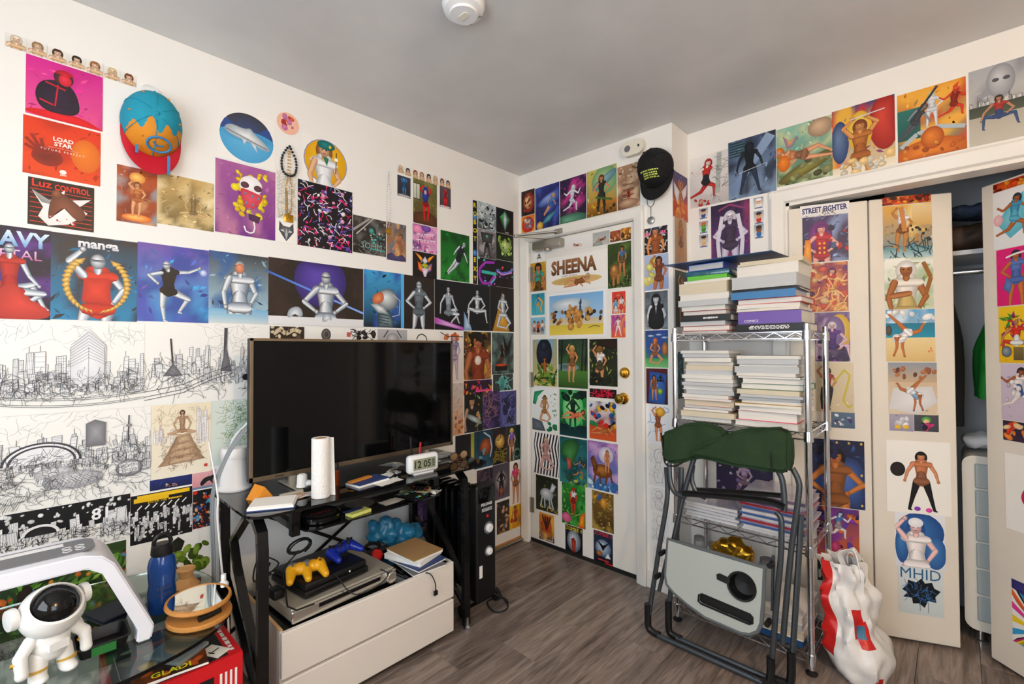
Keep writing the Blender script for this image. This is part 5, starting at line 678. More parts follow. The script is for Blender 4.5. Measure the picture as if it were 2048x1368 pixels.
P('L3', 1994, 2062, 357, 374, 'narrow strip of flames at the top of the right hand leaf', 'b82c10,e87020', ('blobs', 20, 201, 'f09020,801408,e04818', .05, .12))
P('L3', 1992, 2062, 375, 493, 'white print of a kicking fighter in turquoise', 'f0eef0,e8ecf0', ('shape', [(.1, .45), (.45, .7), (.9, .9), (.9, .3), (.5, .15)], '58b8d0', '88d0e0'), ('fig', 'run', .6, .1, .8, 'b86430', '28384c', '3c98c0', '58b0d0'), ('ell', .16, .5, .14, .1, 'e8a8b0', 'f0d0d4'))
P('L3', 1997, 2064, 494, 610, 'hot pink print of a fighter in blue with white headband', 'e0187c,d81470', ('fig', 'akimbo', .6, -.05, .98, 'c87038', '3c2c3c', '5878c0', '4c68b0'), ('path', [(.3, .84), (.55, .88), (.85, .9)], .06, 'f0eef0'), ('shape', [(.2, .3), (.3, .5), (.5, .4), (.4, .2)], '48609c', '6888c8'))
P('L3', 1999, 2066, 612, 726, 'yellow print of a masked fighter with red plumes', 'f0c81c,e8b810', ('leaves', 24, 202, '40902c,c8281c,e84030,8c2880', .3, (.2, .5, .7, .85)), ('fig', 'crouch', .55, .1, .72, 'c88850', 'none', 'd83020', 'e8e8e8', {'legs': 'd03820'}), ('rect', .45, .05, .75, .28, '7c6c40', '5c5030'), ('ell', .24, .2, .16, .1, '485460', '98a8b4'))
P('L3', 2001, 2068, 728, 842, 'lilac print of a kicking fighter in white cloth', 'd0c4d8,c8b8cc', ('fig', 'run', .5, .1, .85, 'a85c38', '302428', 'f0ecec', '3858a0', {'legs': 'e8e0e0'}), ('blobs', 10, 203, 'f4f0f0,d8ccd4', .08, .14, (.1, .35, .6, .7)))
P('L3', 2003, 2070, 844, 884, 'small dark print of a red fighter by the leaf knob', '281c34,38203c', ('blobs', 16, 204, 'e03818,f08028,f0d0a0', .08, .16, (.1, .15, .9, .85)))
P('L3', 2005, 2072, 910, 1064, 'white sheet with crimson footwear on the right hand leaf', None, ('shape', [(.45, .45), (.6, .6), (.9, .62), (1, .5), (.8, .38), (.6, .35)], 'b8183c', 'e03c60'), ('ell', .85, .25, .14, .2, 'b82c58', 'e04c78'), ('fig', 'raise', 1.1, .1, .9, 'e0a080', '402020', 'c82c50', 'c82c50'))
P('L3', 2013, 2078, 1166, 1292, 'rainbow striped print low on the right hand leaf', None, *[('shape', [(.9, .35), (1.2*math.cos(a)+.9, .35+1.2*math.sin(a)), (1.2*math.cos(a+.09)+.9, .35+1.2*math.sin(a+.09))], c) for a, c in [(2.0+.18*k, ['e83898', 'f0d020', '30a0d8', '202020', 'e86020'][k % 5]) for k in range(14)]], ('shape', [(0, 1), (0, .85), (.5, .8), (1, .92), (1, 1)], '282060', '403890'), ('blobs', 10, 205, 'e83898,30a0d8,f4f4f4', .06, .14, (.4, .1, 1, .5)))
# round peach sticker on the left wall
def round_sticker():
    O = np.array([0., 0, 0]); c = onplane(576, 247.5, O, np.array([1., 0, 0])); r = abs(onplane(598, 252, O, np.array([1., 0, 0]))[1]-c[1])
    a = Art(2*r, 2*r); a.ell(.5, .5, .5, .5, 'f0b8a0', 'f4c8b0', n=32); a.blobs(16, 206, 'e05830,d880b8,f0a070,b83820', .06, .15, (.3, .25, .7, .8))
    me = a.mesh('sticker'); bm = bmesh.new(); bm.from_mesh(me); bmesh.ops.delete(bm, geom=[f for f in bm.faces if len(f.verts) == 4], context='FACES'); bm.to_mesh(me); bm.free()
    o = bpy.data.objects.new('sticker', me); COL.objects.link(o)
    o.matrix_world = Matrix(((0, 0, 1, .0012), (1, 0, 0, c[1]-r), (0, 1, 0, c[2]-r), (0, 0, 0, 1))); tag(o, 'round peach sticker with orange and pink marks above the bead chain', 'sticker')
round_sticker()
# ================================================================== furniture along the left wall
mat('tv_bezel', '8f7d66', 0.3, 0.85); mat('screen', '050506', 0.07, spec=0.35); mat('dresser_white', 'e3dbd2', 0.42, noise=0.03, nscale=4); mat('dresser_edge', 'cfa878', 0.5)
mat('cardboard', 'b88a58', 0.8); mat('towel_paper', 'f0eeea', 0.85, bump=0.5, bscale=160)
mat('lcd', '8f967c', 0.25); mat('lcd_ink', '1c201a', 0.5); mat('orange_paper', 'd98a28', 0.7); mat('amber_plastic', '8a3a10', 0.15, trans=0.4)
mat('kraft', 'a98658', 0.75, noise=0.08, nscale=30); mat('newsprint', 'd6d4d0', 0.8, col2='8a8a8e', nscale=70); mat('navy_cover', '2c3f74', 0.5); mat('yellow_pad', 'dbe07a', 0.7)
mat('silver_plastic', 'b4ad9f', 0.35, 0.4); mat('silver_bright', 'd4d1c8', 0.18, 0.9); mat('yellow_plastic', 'e0a41c', 0.3); mat('blue_plastic', '1c2f9c', 0.22); mat('grey_plastic', '6c6e72', 0.45)
mat('blue_bag', '2f86b4', 0.25, trans=0.25, bump=0.6, bscale=30); mat('red_plastic', 'c4201c', 0.35); mat('disc_face', 'b9b3a6', 0.12, 0.8); mat('cable_grey', '8f9498', 0.5); mat('cable_white', 'e8e8ea', 0.45)
mat('brown_glass', 'c79a6a', 0.1, trans=0.6); mat('clear_plastic', 'e6ecee', 0.12, trans=0.75); mat('tan_resin', 'c99a62', 0.55); mat('bamboo', 'c98a45', 0.45, noise=0.2, nscale=60, stretch=(1, 12, 1)); mat('mirror', 'eef2f4', 0.02, 1.0)
mat('blue_bottle', '1d4fa0', 0.1, trans=0.35); mat('table_glass', 'cfe4dc', 0.02, trans=1.0); mat('gold', 'd8a63a', 0.25, 1.0); mat('red_card', 'c9121b', 0.5); mat('green_card', '1f6a2c', 0.5); mat('navy_leather', '141a2c', 0.55)
# --- dresser
d = thing('dresser', 'low white two-drawer dresser with dark glass top under the desk', 'dresser', (0.32, -1.4, 0))
m = MB(); m.box(-.2, -.365, .03, .185, .365, .322); m.cur = 1; m.box(-.18, -.345, 0, .165, .345, .03); m.build('carcass', ['dresser_white', 'dark_gap'], d)
m = MB(); m.box(-.2, -.362, .3225, .2, .362, .334); m.build('glass_top', 'smoked_glass', d)
for z0, z1 in ((.028, .172), (.182, .34)):
    m = MB(); m.rbox(.188, -.374, z0, .208, .374, z1, .003, 1); m.build('drawer_front', 'dresser_white', d)
for y in (-.374, .3655): m = MB(); m.box(-.2, y, .03, .186, y+.0085, .34); m.build('side_panel', 'dresser_white', d)
m = MB(); m.box(-.2, -.3745, .3402, .187, -.3635, .343); m.build('side_edge', 'dresser_edge', d)
# --- desk
dk = thing('desk', 'black glass desk with bent metal frame and sliding tray', 'desk', (0, 0, 0))
top = arc(.45, -1.80, .075, 270, 360)+[(.545, -1.5), (.55, -1.2)]+arc(.47, -.86, .07, 0, 90)+[(.1, -.79)]+[(.05, -.84), (.05, -1.84), (.09, -1.875)]
m = MB(); m.prism(top, .742, .752); m.build('glass_top', 'smoked_glass', dk)
m = MB(); m.prism(arc(.46, -1.64, .04, 270, 360)+arc(.46, -1.10, .04, 0, 90)+[(.22, -1.06), (.22, -1.68)], .645, .652); m.build('tray', 'smoked_glass', dk)
for y in (-1.69, -1.05):
    m = MB(); m.box(.20, y-.012, .64, .44, y+.012, .665); m.box(.40, y-.015, .62, .43, y+.015, .74); m.box(.2, y-.012, .66, .23, y+.012, .742); m.build('tray_bracket', 'black_metal', dk)
for y in (-1.83, -.94):
    m = MB(); m.tube([(.12, y, .727), (.40, y, .727), (.455, y, .72), (.495, y, .69), (.505, y, .63), (.512, y, .012)], .02, 4, flat=(.024, .016)); m.build('front_leg', 'black_metal', dk)
    m = MB(); m.tube([(.08, y, .735), (.1, y, .012)], .02, 4, flat=(.024, .016)); m.build('rear_leg', 'black_metal', dk)
    m = MB(); m.tube([(.36, y, .715), (.20, y, .585), (.24, y, .5), (.50, y, .20)], .014, 4, flat=(.02, .012)); m.build('knee_brace', 'black_metal', dk)
    m = MB(); m.tube([(.11, y, .42), (.50, y, .1)], .012, 4, flat=(.016, .01)); m.build('lower_brace', 'black_metal', dk)
    for x in (.512, .1):
        m = MB(); m.lathe([(0, 0), (.024, 0), (.026, .008), (.014, .014), (.012, .05), (0, .05)], 16, Matrix.Translation((x, y, 0))); m.build('foot', 'chrome', dk)
m = MB(); m.tube([(.07, -1.83, .70), (.07, -.94, .16)], .008, 8); m.tube([(.075, -.94, .70), (.075, -1.83, .16)], .008, 8); m.build('cross_brace', 'black_metal', dk)
# --- television
tv = thing('television', 'large flat television with thin bronze bezel on the black desk', 'television', (.25, -1.3025, .752))
W2, Z0, Z1 = .4905, .05, .6
m = MB(); m.box(-.03, -W2, Z0, .0, W2, Z1); m.box(-.065, -.3, Z0+.03, -.03, .3, Z0+.3); m.build('back_housing', 'black_plastic', tv)
m = MB(); m.box(0, -W2, Z0, .008, W2, Z0+.018); m.box(0, -W2, Z1-.01, .008, W2, Z1); m.box(0, -W2, Z0, .008, -W2+.01, Z1); m.box(0, W2-.01, Z0, .008, W2, Z1); bz_ = m.build('bezel', 'tv_bezel', tv)
m = MB(); m.box(.0, -W2+.01, Z0+.018, .004, W2-.01, Z1-.01); m.build('screen', 'screen', tv)
for y in (-.33, .33):
    m = MB(); m.box(-.02, y-.012, .006, 0, y+.012, Z0); m.rbox(-.12, y-.014, 0, .10, y+.014, .008, .003, 1); m.build('stand_foot', 'silver_plastic', tv)
a_ = Art(.07, .012); a_.marks(.5, .5, .5, .5, 1, '000000', 3); a_.v = [(x, y, z) for x, y, z in a_.v]
m = MB(); m.add([(.0085, x-.42, y+Z0+.003) for x, y, z in a_.v], a_.f); m.build('maker_mark', 'black_plastic', bz_, smooth=False)
DZ = .752
# --- things on the desk
c = thing('wireless_extender', 'white tapered canister with a cable, beside the left edge of the television', 'canister', (.1, -1.80, DZ))
m = MB(); m.lathe([(0, 0), (.058, 0), (.06, .006), (.056, .014), (.052, .02), (.046, .125), (0, .125)], 28); m.build('body', 'white_plastic', c)
m = MB(); m.lathe([(.0, .125), (.049, .125), (.05, .13), (.05, .155), (.044, .165), (0, .168)], 28); m.build('lid', 'white_plastic', c)
m = MB(); m.tube(smooth_path([(-.02, -.01, .165), (-.015, .0, .2), (.01, .02, .235), (.015, .06, .28), (-.03, .12, .36)]), .005, 8); m.build('lead', 'cable_white', c)
t = thing('paper_towel_roll', 'nearly empty upright roll of white paper towel on the desk', 'paper roll', (.455, -1.61, DZ))
m = MB(); m.lathe([(.022, .004), (.031, 0), (.033, .002), (.033, .22), (.0315, .222), (.022, .222), (.0215, .21)], 28); m.tube([(.02, .024, .0), (.02, .024, .218)], .001, 4); m.add([(.005, .032, .001), (.024, .046, .001), (.018, .042, .22), (.003, .0325, .22)], [(0, 1, 2, 3)]); m.build('sheets', 'towel_paper', t)
m = MB(); m.lathe([(.0185, 0), (.0215, 0), (.0215, .221), (.0185, .221)], 24); m.build('core', 'cardboard', t)
k = thing('alarm_clock', 'white digital alarm clock showing 12:05', 'clock', (.452, -1.145, DZ), -.06)
m = MB(); m.rbox(-.02, -.078, .004, .02, .078, .086, .016, 4); m.box(-.015, -.05, 0, .015, .05, .006); m.build('case', 'white_plastic', k)
m = MB(); m.box(.018, -.057, .021, .0206, .057, .069); dsp_ = m.build('display', 'lcd', k)
a_ = Art(.114, .048); a_.text('12 05', .42, .5, .68, '000000', maxw=.72, bold=.02); a_.marks(.9, .5, .12, .7, 4, '000000', 5)
m = MB(); m.add([(.0209, x-.057, y+.021) for x, y, z in a_.v], a_.f); m.build('digits', 'lcd_ink', dsp_, smooth=False)
nb = thing('note_pad', 'stack of two white note pads at the front left corner of the desk', 'note pad', (.43, -1.77, DZ), -.5)
m = MB(); m.box(-.055, -.075, .0005, .055, .075, .004); m.build('back_cover', 'navy_cover', nb)
m = MB(); m.box(-.053, -.073, .004, .053, .073, .012); m.build('pages', 'white_paper', nb)
m = MB(); m.box(-.05, -.068, .0125, .054, .07, .018); m.build('upper_pad', 'paper', nb)
def sheet(name, label, cat, cx, cy, z, w, h, rz, mt, seed=0, amp=0.003, n=6, group=None):
    rnd = random.Random(seed); m = MB(); V = []; Fc = []
    zz = [[z+.0006+amp*abs(rnd.gauss(0, 1))*(1 if 0 < i < n else 1.3) for j in range(n+1)] for i in range(n+1)]
    mn = min(min(r) for r in zz)
    for i in range(n+1):
        for j in range(n+1): V.append((w*(i/n-.5), h*(j/n-.5), zz[i][j]-mn))
    for i in range(n):
        for j in range(n): a = i*(n+1)+j; Fc.append((a, a+n+1, a+n+2, a+1))
    k_ = len(V); V2 = V+[(x, y, q+.0006) for x, y, q in V]
    Fc2 = [tuple(reversed(f)) for f in Fc]+[tuple(i+k_ for i in f) for f in Fc]
    m.add(V2, Fc2); o = m.build(name, mt, None, (cx, cy, z+.0004), (0, 0, rz)); return tag(o, label, cat, group)
sheet('newspaper', 'crumpled printed sheet with black lettering below the television corner', 'paper', .40, -1.655, DZ, .05, .12, .1, 'newsprint', 4, .005)
sheet('envelope', 'ochre envelope poking out beside the note pads', 'envelope', .395, -1.69, DZ, .07, .13, .35, 'orange_paper', 5, .002)
m = MB(); m.add([(-.03, -.03, 0), (.03, -.035, 0), (.04, .03, 0), (-.03, .03, 0), (-.01, -.01, .055), (.015, .012, .04)], [(0, 1, 4), (1, 5, 4), (1, 2, 5), (2, 3, 4, 5), (3, 0, 4), (0, 3, 2, 1)]); tag(m.build('crumpled_wrapper', 'orange_paper', None, (.30, -1.775, DZ), (0, 0, .4), smooth=False), 'crumpled orange paper wrapper standing behind the note pads', 'wrapper')
mk = thing('marker_pen', 'grey marker pen with black cap lying behind the note pads', 'pen', (.365, -1.655, DZ+.009), .0)
m = MB(); m.tube([(0, -.07, 0), (0, .015, 0)], .008, 12); m.build('barrel', 'silver_plastic', mk); m = MB(); m.tube([(0, .015, 0), (0, .06, 0), (0, .07, 0)], [.0088, .0085, .006], 12); m.build('cap', 'black_plastic', mk)
tp = thing('tissue_clump', 'small crumpled white tissue tube on the printed sheet', 'tissue', (.31, -1.62, DZ+.012)); m = MB(); m.lathe([(.0, 0), (.022, 0), (.02, .02), (.019, .045), (.012, .05), (0, .05)], 14); m.build('roll', 'towel_paper', tp); m = MB(); m.sphere((.012, .022, .012), .02, .016, .012, 10, 6); m.build('fold', 'towel_paper', tp)
ab = thing('pill_bottle', 'amber plastic bottle with black cap beside the paper roll', 'bottle', (.35, -1.50, DZ)); m = MB(); m.lathe([(0, 0), (.014, 0), (.015, .003), (.015, .055), (.01, .062), (0, .062)], 18); m.build('body', 'amber_plastic', ab); m = MB(); m.lathe([(0, .062), (.011, .062), (.011, .085), (.007, .092), (0, .092)], 16); m.build('cap', 'black_plastic', ab)
bk = thing('booklet', 'blue booklet with an orange tag lying in front of the television', 'booklet', (.41, -1.39, DZ), .15); m = MB(); m.box(-.045, -.075, .0, .045, .075, .009); m.build('pages', 'white_paper', bk); m = MB(); m.box(-.046, -.076, .009, .046, .076, .013); m.build('cover', 'navy_cover', bk); m = MB(); m.box(-.03, -.08, .0135, -.006, .03, .019, Matrix.Rotation(.1, 4, 'Z')); m.build('orange_tag', 'orange_paper', bk)
sheet('receipt', 'flat white printed slip under the blue booklet edge', 'paper', .47, -1.33, DZ, .06, .12, .2, 'paper', 7, .001)
sheet('note_card', 'white card lying left of the alarm clock', 'paper', .37, -1.26, DZ, .05, .09, .5, 'white_paper', 8, .002)
rg = thing('metal_ring_clip', 'shiny metal ring clip left of the alarm clock', 'clip', (.40, -1.245, DZ+.012)); m = MB(); m.tube([(.016*math.cos(t), .016*math.sin(t), 0) for t in [6.283*i/16 for i in range(16)]], .005, 8, closed=True); m.build('ring', 'chrome', rg); m = MB(); m.rbox(-.045, -.01, -.008, -.016, .01, .004, .004); m.build('tab', 'silver_bright', rg)
cp = thing('clear_wrapper', 'crinkled clear plastic wrapper behind the alarm clock', 'wrapper', (.31, -1.21, DZ)); m = MB(); rnd = random.Random(3); m.add([(rnd.uniform(-.04, .04), rnd.uniform(-.07, .07), rnd.uniform(0, .035)) for _ in range(14)], [tuple(rnd.sample(range(14), 3)) for _ in range(22)]); m.build('film', 'clear_plastic', cp, smooth=False)
pc = thing('pen_cup', 'short dark pen cup behind the alarm clock', 'cup', (.36, -1.12, DZ)); m = MB(); m.lathe([(0, 0), (.03, 0), (.032, .05), (.029, .05), (.027, .004), (0, .004)], 18); m.build('cup', 'black_plastic', pc)
for q, (mt, dx, dy, hh, lb) in enumerate((('black_plastic', -.01, -.008, .14, 'black pen standing in the cup behind the clock'), ('red_plastic', .008, .012, .115, 'red pen standing in the cup behind the clock'))):
    o = thing('pen', lb, 'pen', (.36+dx, -1.12+dy, DZ+.005), 0, 'pens in the cup'); m = MB(); m.tube([(0, 0, 0), (dx*.6, dy*.6, hh*.8)], .0045, 8); m.build('barrel', mt, o); m = MB(); m.tube([(dx*.6, dy*.6, hh*.8), (dx*.75, dy*.75, hh)], .005, 8); m.build('cap', mt, o)
gs = thing('eyeglasses', 'folded eyeglasses with brown lenses at the right end of the desk', 'glasses', (.39, -.88, DZ), .1)
for y in (-.035, .035):
    pts = [(0, y+.027*math.cos(t), .024+.02*math.sin(t)) for t in [6.283*i/18 for i in range(18)]]
    m = MB(); m.tube(pts, .002, 6, closed=True); rim_ = m.build('rim', 'black_plastic', gs); m = MB(); m.add(pts, [tuple(range(18))]); m.build('lens', 'brown_glass', rim_, smooth=False)
m = MB(); m.tube([(0, -.008, .028), (.003, 0, .032), (0, .008, .028)], .002, 6); m.build('bridge', 'black_plastic', gs)
for s_ in (-1, 1):
    m = MB(); m.tube(smooth_path([(0, s_*.062, .03), (-.012, s_*.06, .03), (-.015, s_*.02, .012+.004*s_), (-.014, -s_*.045, .008)]), .0022, 6); m.build('temple', 'black_plastic', gs)
sc = thing('phone_case', 'small clear case lying behind the eyeglasses', 'case', (.27, -.9, DZ)); m = MB(); m.rbox(-.03, -.055, 0, .03, .055, .02, .008); m.build('shell', 'clear_plastic', sc); m = MB(); m.rbox(-.022, -.045, .004, .022, .045, .012, .003); m.build('lining', 'grey_plastic', sc)
# --- things on the tray
TZ = .6525
cs = thing('disc_spindle', 'round black disc tin with red lettering on the sliding tray', 'disc tin', (.40, -1.59, TZ)); m = MB(); m.lathe([(0, 0), (.075, 0), (.078, .004), (.078, .022), (.072, .026), (.07, .022), (0, .022)], 32); m.build('tin', 'black_gloss', cs); m = MB(); m.lathe([(0, .0222), (.064, .0222), (.064, .023), (0, .023)], 28); m.build('label_disc', 'dark_gap', cs)
a_ = Art(.09, .02); a_.marks(.5, .5, .95, .8, 1, '000000', 6); m = MB(); m.add([(-(y-.01)+.005, x-.045, .0236) for x, y, z in a_.v], a_.f); m.build('lettering', 'red_plastic', cs, smooth=False)
cdx = thing('loose_disc', 'bare silver disc lying on a black sleeve on the tray', 'disc', (.36, -1.40, TZ)); m = MB(); m.box(-.065, -.07, 0, .065, .07, .003, Matrix.Rotation(.4, 4, 'Z')); m.build('sleeve', 'black_plastic', cdx); m = MB(); m.lathe([(.02, .0035), (.06, .0035), (.06, .0048), (.02, .0048)], 32); m.build('disc', 'disc_face', cdx)
sn = thing('sticky_notes', 'thick block of pale yellow sticky notes on the tray front', 'sticky notes', (.462, -1.46, TZ), .15); m = MB(); m.box(-.022, -.045, 0, .022, .045, .012); m.build('pad', 'yellow_pad', sn); m = MB(); m.box(-.034, -.05, 0.0122, -.006, .03, .0135); m.build('blue_slip', 'navy_cover', sn)
def calculator(label, x, y, rz, body, keys, z):
    o = thing('calculator', label, 'calculator', (x, y, z), rz, 'calculators on the tray'); m = MB(); m.rbox(-.065, -.04, 0, .065, .04, .011, .004, 1); m.build('case', body, o)
    m = MB(); m.box(-.058, -.032, .0112, -.035, .032, .0122); m.build('display', 'lcd', o)
    for i in range(5):
        for j in range(5): m = MB(); m.rbox(-.026+i*.018, -.034+j*.0145, .011, -.013+i*.018, -.0235+j*.0145, .0145, .001, 1); m.build('key', keys[(i*3+j) % len(keys)] if i == 0 or i == 4 else keys[0], o)
    return o
mat('teal_key', '2aa0b8', 0.4); mat('key_yellow', 'd8d040', 0.4); mat('beige_case', 'b8a988', 0.4); mat('orange_key', 'd06a20', 0.4)
calculator('black calculator with coloured top keys on the tray', .44, -1.20, .25, 'black_plastic', ['black_rubber', 'teal_key', 'key_yellow'], TZ)
calculator('beige calculator with dark keys and an orange key', .385, -1.135, .7, 'beige_case', ['black_rubber', 'orange_key', 'black_rubber'], TZ+.001)
sheet('folded_paper', 'folded white paper at the right end of the tray', 'paper', .44, -1.09, TZ, .09, .05, .3, 'white_paper', 11, .004)
sheet('envelope', 'white envelope lying under the black calculator', 'envelope', .43, -1.29, TZ, .06, .1, .1, 'paper', 12, .001)
# --- things on the dresser
RZ = .335
rc = thing('disc_player', 'wide flat silver disc player with round knob on the dresser', 'disc player', (.31, -1.525, RZ), .06)
m = MB(); m.rbox(-.17, -.215, .008, .17, .215, .055, .004, 1); m.build('case', 'silver_plastic', rc); m = MB(); m.rbox(.168, -.218, .006, .182, .218, .05, .004, 1); m.build('front_strip', 'silver_bright', rc); m = MB(); m.box(.182, -.12, .03, .1828, .14, .044); m.build('tray_slot', 'black_gloss', rc)
m = MB(); m.lathe([(0, 0), (.024, 0), (.024, .014), (.02, .018), (0, .018)], 24, Matrix.Translation((.182, .185, .028)) @ Matrix.Rotation(math.pi/2, 4, 'Y')); m.build('volume_knob', 'silver_bright', rc)
for x in (-.14, .14):
    for y in (-.18, .18): m = MB(); m.lathe([(0, 0), (.014, 0), (.014, .009), (0, .009)], 12, Matrix.Translation((x, y, 0))); m.build('foot', 'black_rubber', rc)
gc = thing('game_console', 'black slab game console on the silver player', 'game console', (.33, -1.555, RZ+.0555), .12)
m = MB(); m.rbox(-.125, -.135, .004, .125, .14, .03, .006); m.rbox(-.12, -.13, .03, .12, .135, .056, .008); m.build('case', 'black_plastic', gc); m = MB(); m.box(.1255, -.12, .014, .1265, .125, .018); m.build('slot_trim', 'black_gloss', gc); m = MB(); m.box(-.1, -.11, 0, .1, .11, .004); m.build('base_pads', 'black_rubber', gc)
m = MB(); m.lathe([(0, 0), (.004, 0), (.003, .002), (0, .002)], 10, Matrix.Translation((.1265, .05, .04)) @ Matrix.Rotation(math.pi/2, 4, 'Y')); m.build('power_button', 'white_plastic', gc)
def blob_mesh(m, pts, r, sub=3):
    """one continuous skin over overlapping balls (metaball-like remesh by voxel)"""
    me = bpy.data.meshes.new('tmp'); b = MB()
    for (p, rr) in zip(pts, r): b.sphere(p, *(rr if isinstance(rr, tuple) else (rr,)), su=14, sv=9)
    me = b.mesh('tmp', 'black_plastic'); o = bpy.data.objects.new('tmp', me); COL.objects.link(o)
    md = o.modifiers.new('r', 'REMESH'); md.mode = 'VOXEL'; md.voxel_size = m; md.use_smooth_shade = True
    sm = o.modifiers.new('s', 'SMOOTH'); sm.iterations = sub; sm.factor = .5
    dg = bpy.context.evaluated_depsgraph_get(); ev = o.evaluated_get(dg); out = bpy.data.meshes.new_from_object(ev)
    bpy.data.objects.remove(o); return out
def blob_obj(name, vox, pts, r, mt, parent=None, loc=None, rot=None, sub=3):
    me = blob_mesh(vox, pts, r, sub); me.materials.clear(); me.materials.append(MATS[mt]); me.polygons.foreach_set('use_smooth', [True]*len(me.polygons))
    o = bpy.data.objects.new(name, me); COL.objects.link(o)
    if parent is not None: o.parent = parent
    if loc is not None: o.location = loc
    if rot is not None: o.rotation_euler = rot
    return o
def crumple(o, amp, sc):
    from mathutils import noise
    for v in o.data.vertices:
        d_ = noise.noise(Vector(v.co)*sc)+.5*noise.noise(Vector(v.co)*sc*2.3); v.co = v.co+v.normal*d_*amp
        v.co.z = max(v.co.z, .001)
def seg(a, b, ra, rb, n=5): return [tuple(a[i]+(b[i]-a[i])*t/n for i in range(3)) for t in range(n+1)], [ra+(rb-ra)*t/n for t in range(n+1)]
def controller(label, loc, rot, mt, kind):
    o = thing('game_controller', label, 'controller', loc); o.rotation_euler = rot
    P1, R1 = seg((0, -.045, .02), (0, .045, .02), .024, .024, 4); P2, R2 = seg((0, -.05, .02), (.055, -.062, .008), .022, .014); P3, R3 = seg((0, .05, .02), (.055, .062, .008), .022, .014)
    if kind == 3: P4, R4 = seg((0, 0, .02), (.06, 0, .008), .022, .014)
    else: P4, R4 = [], []
    blob_obj('shell', .004, P1+P2+P3+P4, R1+R2+R3+R4, mt, o)
    m = MB()
    for q in range(4): t = q*1.571; m.lathe([(0, 0), (.005, 0), (.004, .004), (0, .0045)], 10, Matrix.Translation((.0+.011*math.cos(t), .048+.011*math.sin(t), .041)))
    m.build('face_buttons', 'black_rubber' if kind == 2 else 'gold', o)
    m = MB(); m.box(-.014, -.051, .04, .014, -.045, .046); m.box(-.003, -.062, .04, .003, -.034, .046); m.build('direction_pad', 'black_rubber' if kind == 2 else 'grey_plastic', o)
    for y in ((-.024, .024) if kind == 2 else (0,)): m = MB(); m.lathe([(0, 0), (.006, 0), (.005, .012), (.01, .016), (.009, .02), (0, .019)], 14, Matrix.Translation((.018, y, .036))); m.build('thumb_stick', 'black_rubber' if kind == 2 else 'grey_plastic', o)
    return o
controller('yellow three-pronged game controller on the console', (.385, -1.635, RZ+.121), (0, .12, -.25), 'yellow_plastic', 3)
controller('metallic blue twin-stick game controller on the console', (.32, -1.465, RZ+.121), (0, .05, .3), 'blue_plastic', 2)
def coil(cx, cy, cz, r, n, seed, tilt=0.3):
    rnd = random.Random(seed); out = []
    for i in range(n*14): t = 6.283*i/14; rr = r*(1+.12*math.sin(t*.37+seed)); out.append((cx+rr*math.cos(t), cy+rr*.8*math.sin(t), cz+.008*abs(math.sin(t*.31))+tilt*rr*math.sin(t)*.4+.0012*i/14))
    return out
def cable(name, label, pts, r, mt, k=6):
    m = MB(); m.tube(smooth_path(pts, k) if k else pts, r, 6); return tag(m.build(name, mt), label, 'cable')
cable('controller_cable', 'black cable coiled over the yellow controller', coil(.31, -1.63, RZ+.19, .048, 4, 1, .8)+[(.33, -1.70, RZ+.14), (.42, -1.72, RZ+.07), (.47, -1.735, RZ+.062), (.515, -1.72, RZ+.06), (.518, -1.66, RZ+.06)], .003, 'black_rubber', 0)
cable('game_cable', 'thin black cable draped over the console front', [(.40, -1.57, RZ+.118), (.47, -1.55, RZ+.1), (.5, -1.53, RZ+.06), (.525, -1.5, RZ+.035), (.528, -1.42, RZ+.035), (.52, -1.36, RZ+.06), (.46, -1.36, RZ+.062)], .0022, 'black_rubber')
ad = thing('power_adapter', 'black power adapter block at the left of the player', 'adapter', (.36, -1.735, RZ+.056), .1); m = MB(); m.rbox(-.025, -.02, 0, .03, .02, .034, .005); m.build('block', 'black_plastic', ad); m = MB(); m.tube(smooth_path([(-.02, 0, .02), (-.08, .0, .05), (-.13, .03, .03), (-.2, .05, .02)]), .003, 6); m.build('lead', 'black_rubber', ad)
cable('tangled_cables', 'tangle of black cables behind the player', [(.14, -1.72, RZ+.08), (.2, -1.7, RZ+.12), (.24, -1.74, RZ+.09), (.18, -1.66, RZ+.1), (.14, -1.72, RZ+.13), (.2, -1.76, RZ+.07), (.26, -1.72, RZ+.1), (.17, -1.69, RZ+.07), (.12, -1.6, RZ+.05)], .003, 'black_rubber')
hp = thing('headphones', 'small coiled black and red headphones on the dresser', 'headphones', (.2, -1.255, RZ)); m = MB(); m.tube(coil(0, 0, .03, .045, 5, 4, .9), .004, 6); m.build('band', 'black_rubber', hp); m = MB(); m.lathe([(0, 0), (.026, 0), (.026, .016), (.018, .022), (0, .022)], 18, Matrix.Translation((.045, .0, .02)) @ Matrix.Rotation(.9, 4, 'Y')); m.build('ear_cup', 'red_plastic', hp)
bb = blob_obj('plastic_bag', .008, [(0, 0, .05), (.02, .08, .05), (-.01, -.07, .07), (0, -.02, .11), (.01, .13, .04), (.0, -.09, .12), (.0, .03, .1)], [.05, .05, .045, .04, .045, .03, .035], 'blue_bag', None, (.16, -1.13, RZ), (0, 0, 0), 10); crumple(bb, .02, 17); tag(bb, 'crumpled translucent blue plastic bag behind the notebooks', 'bag')
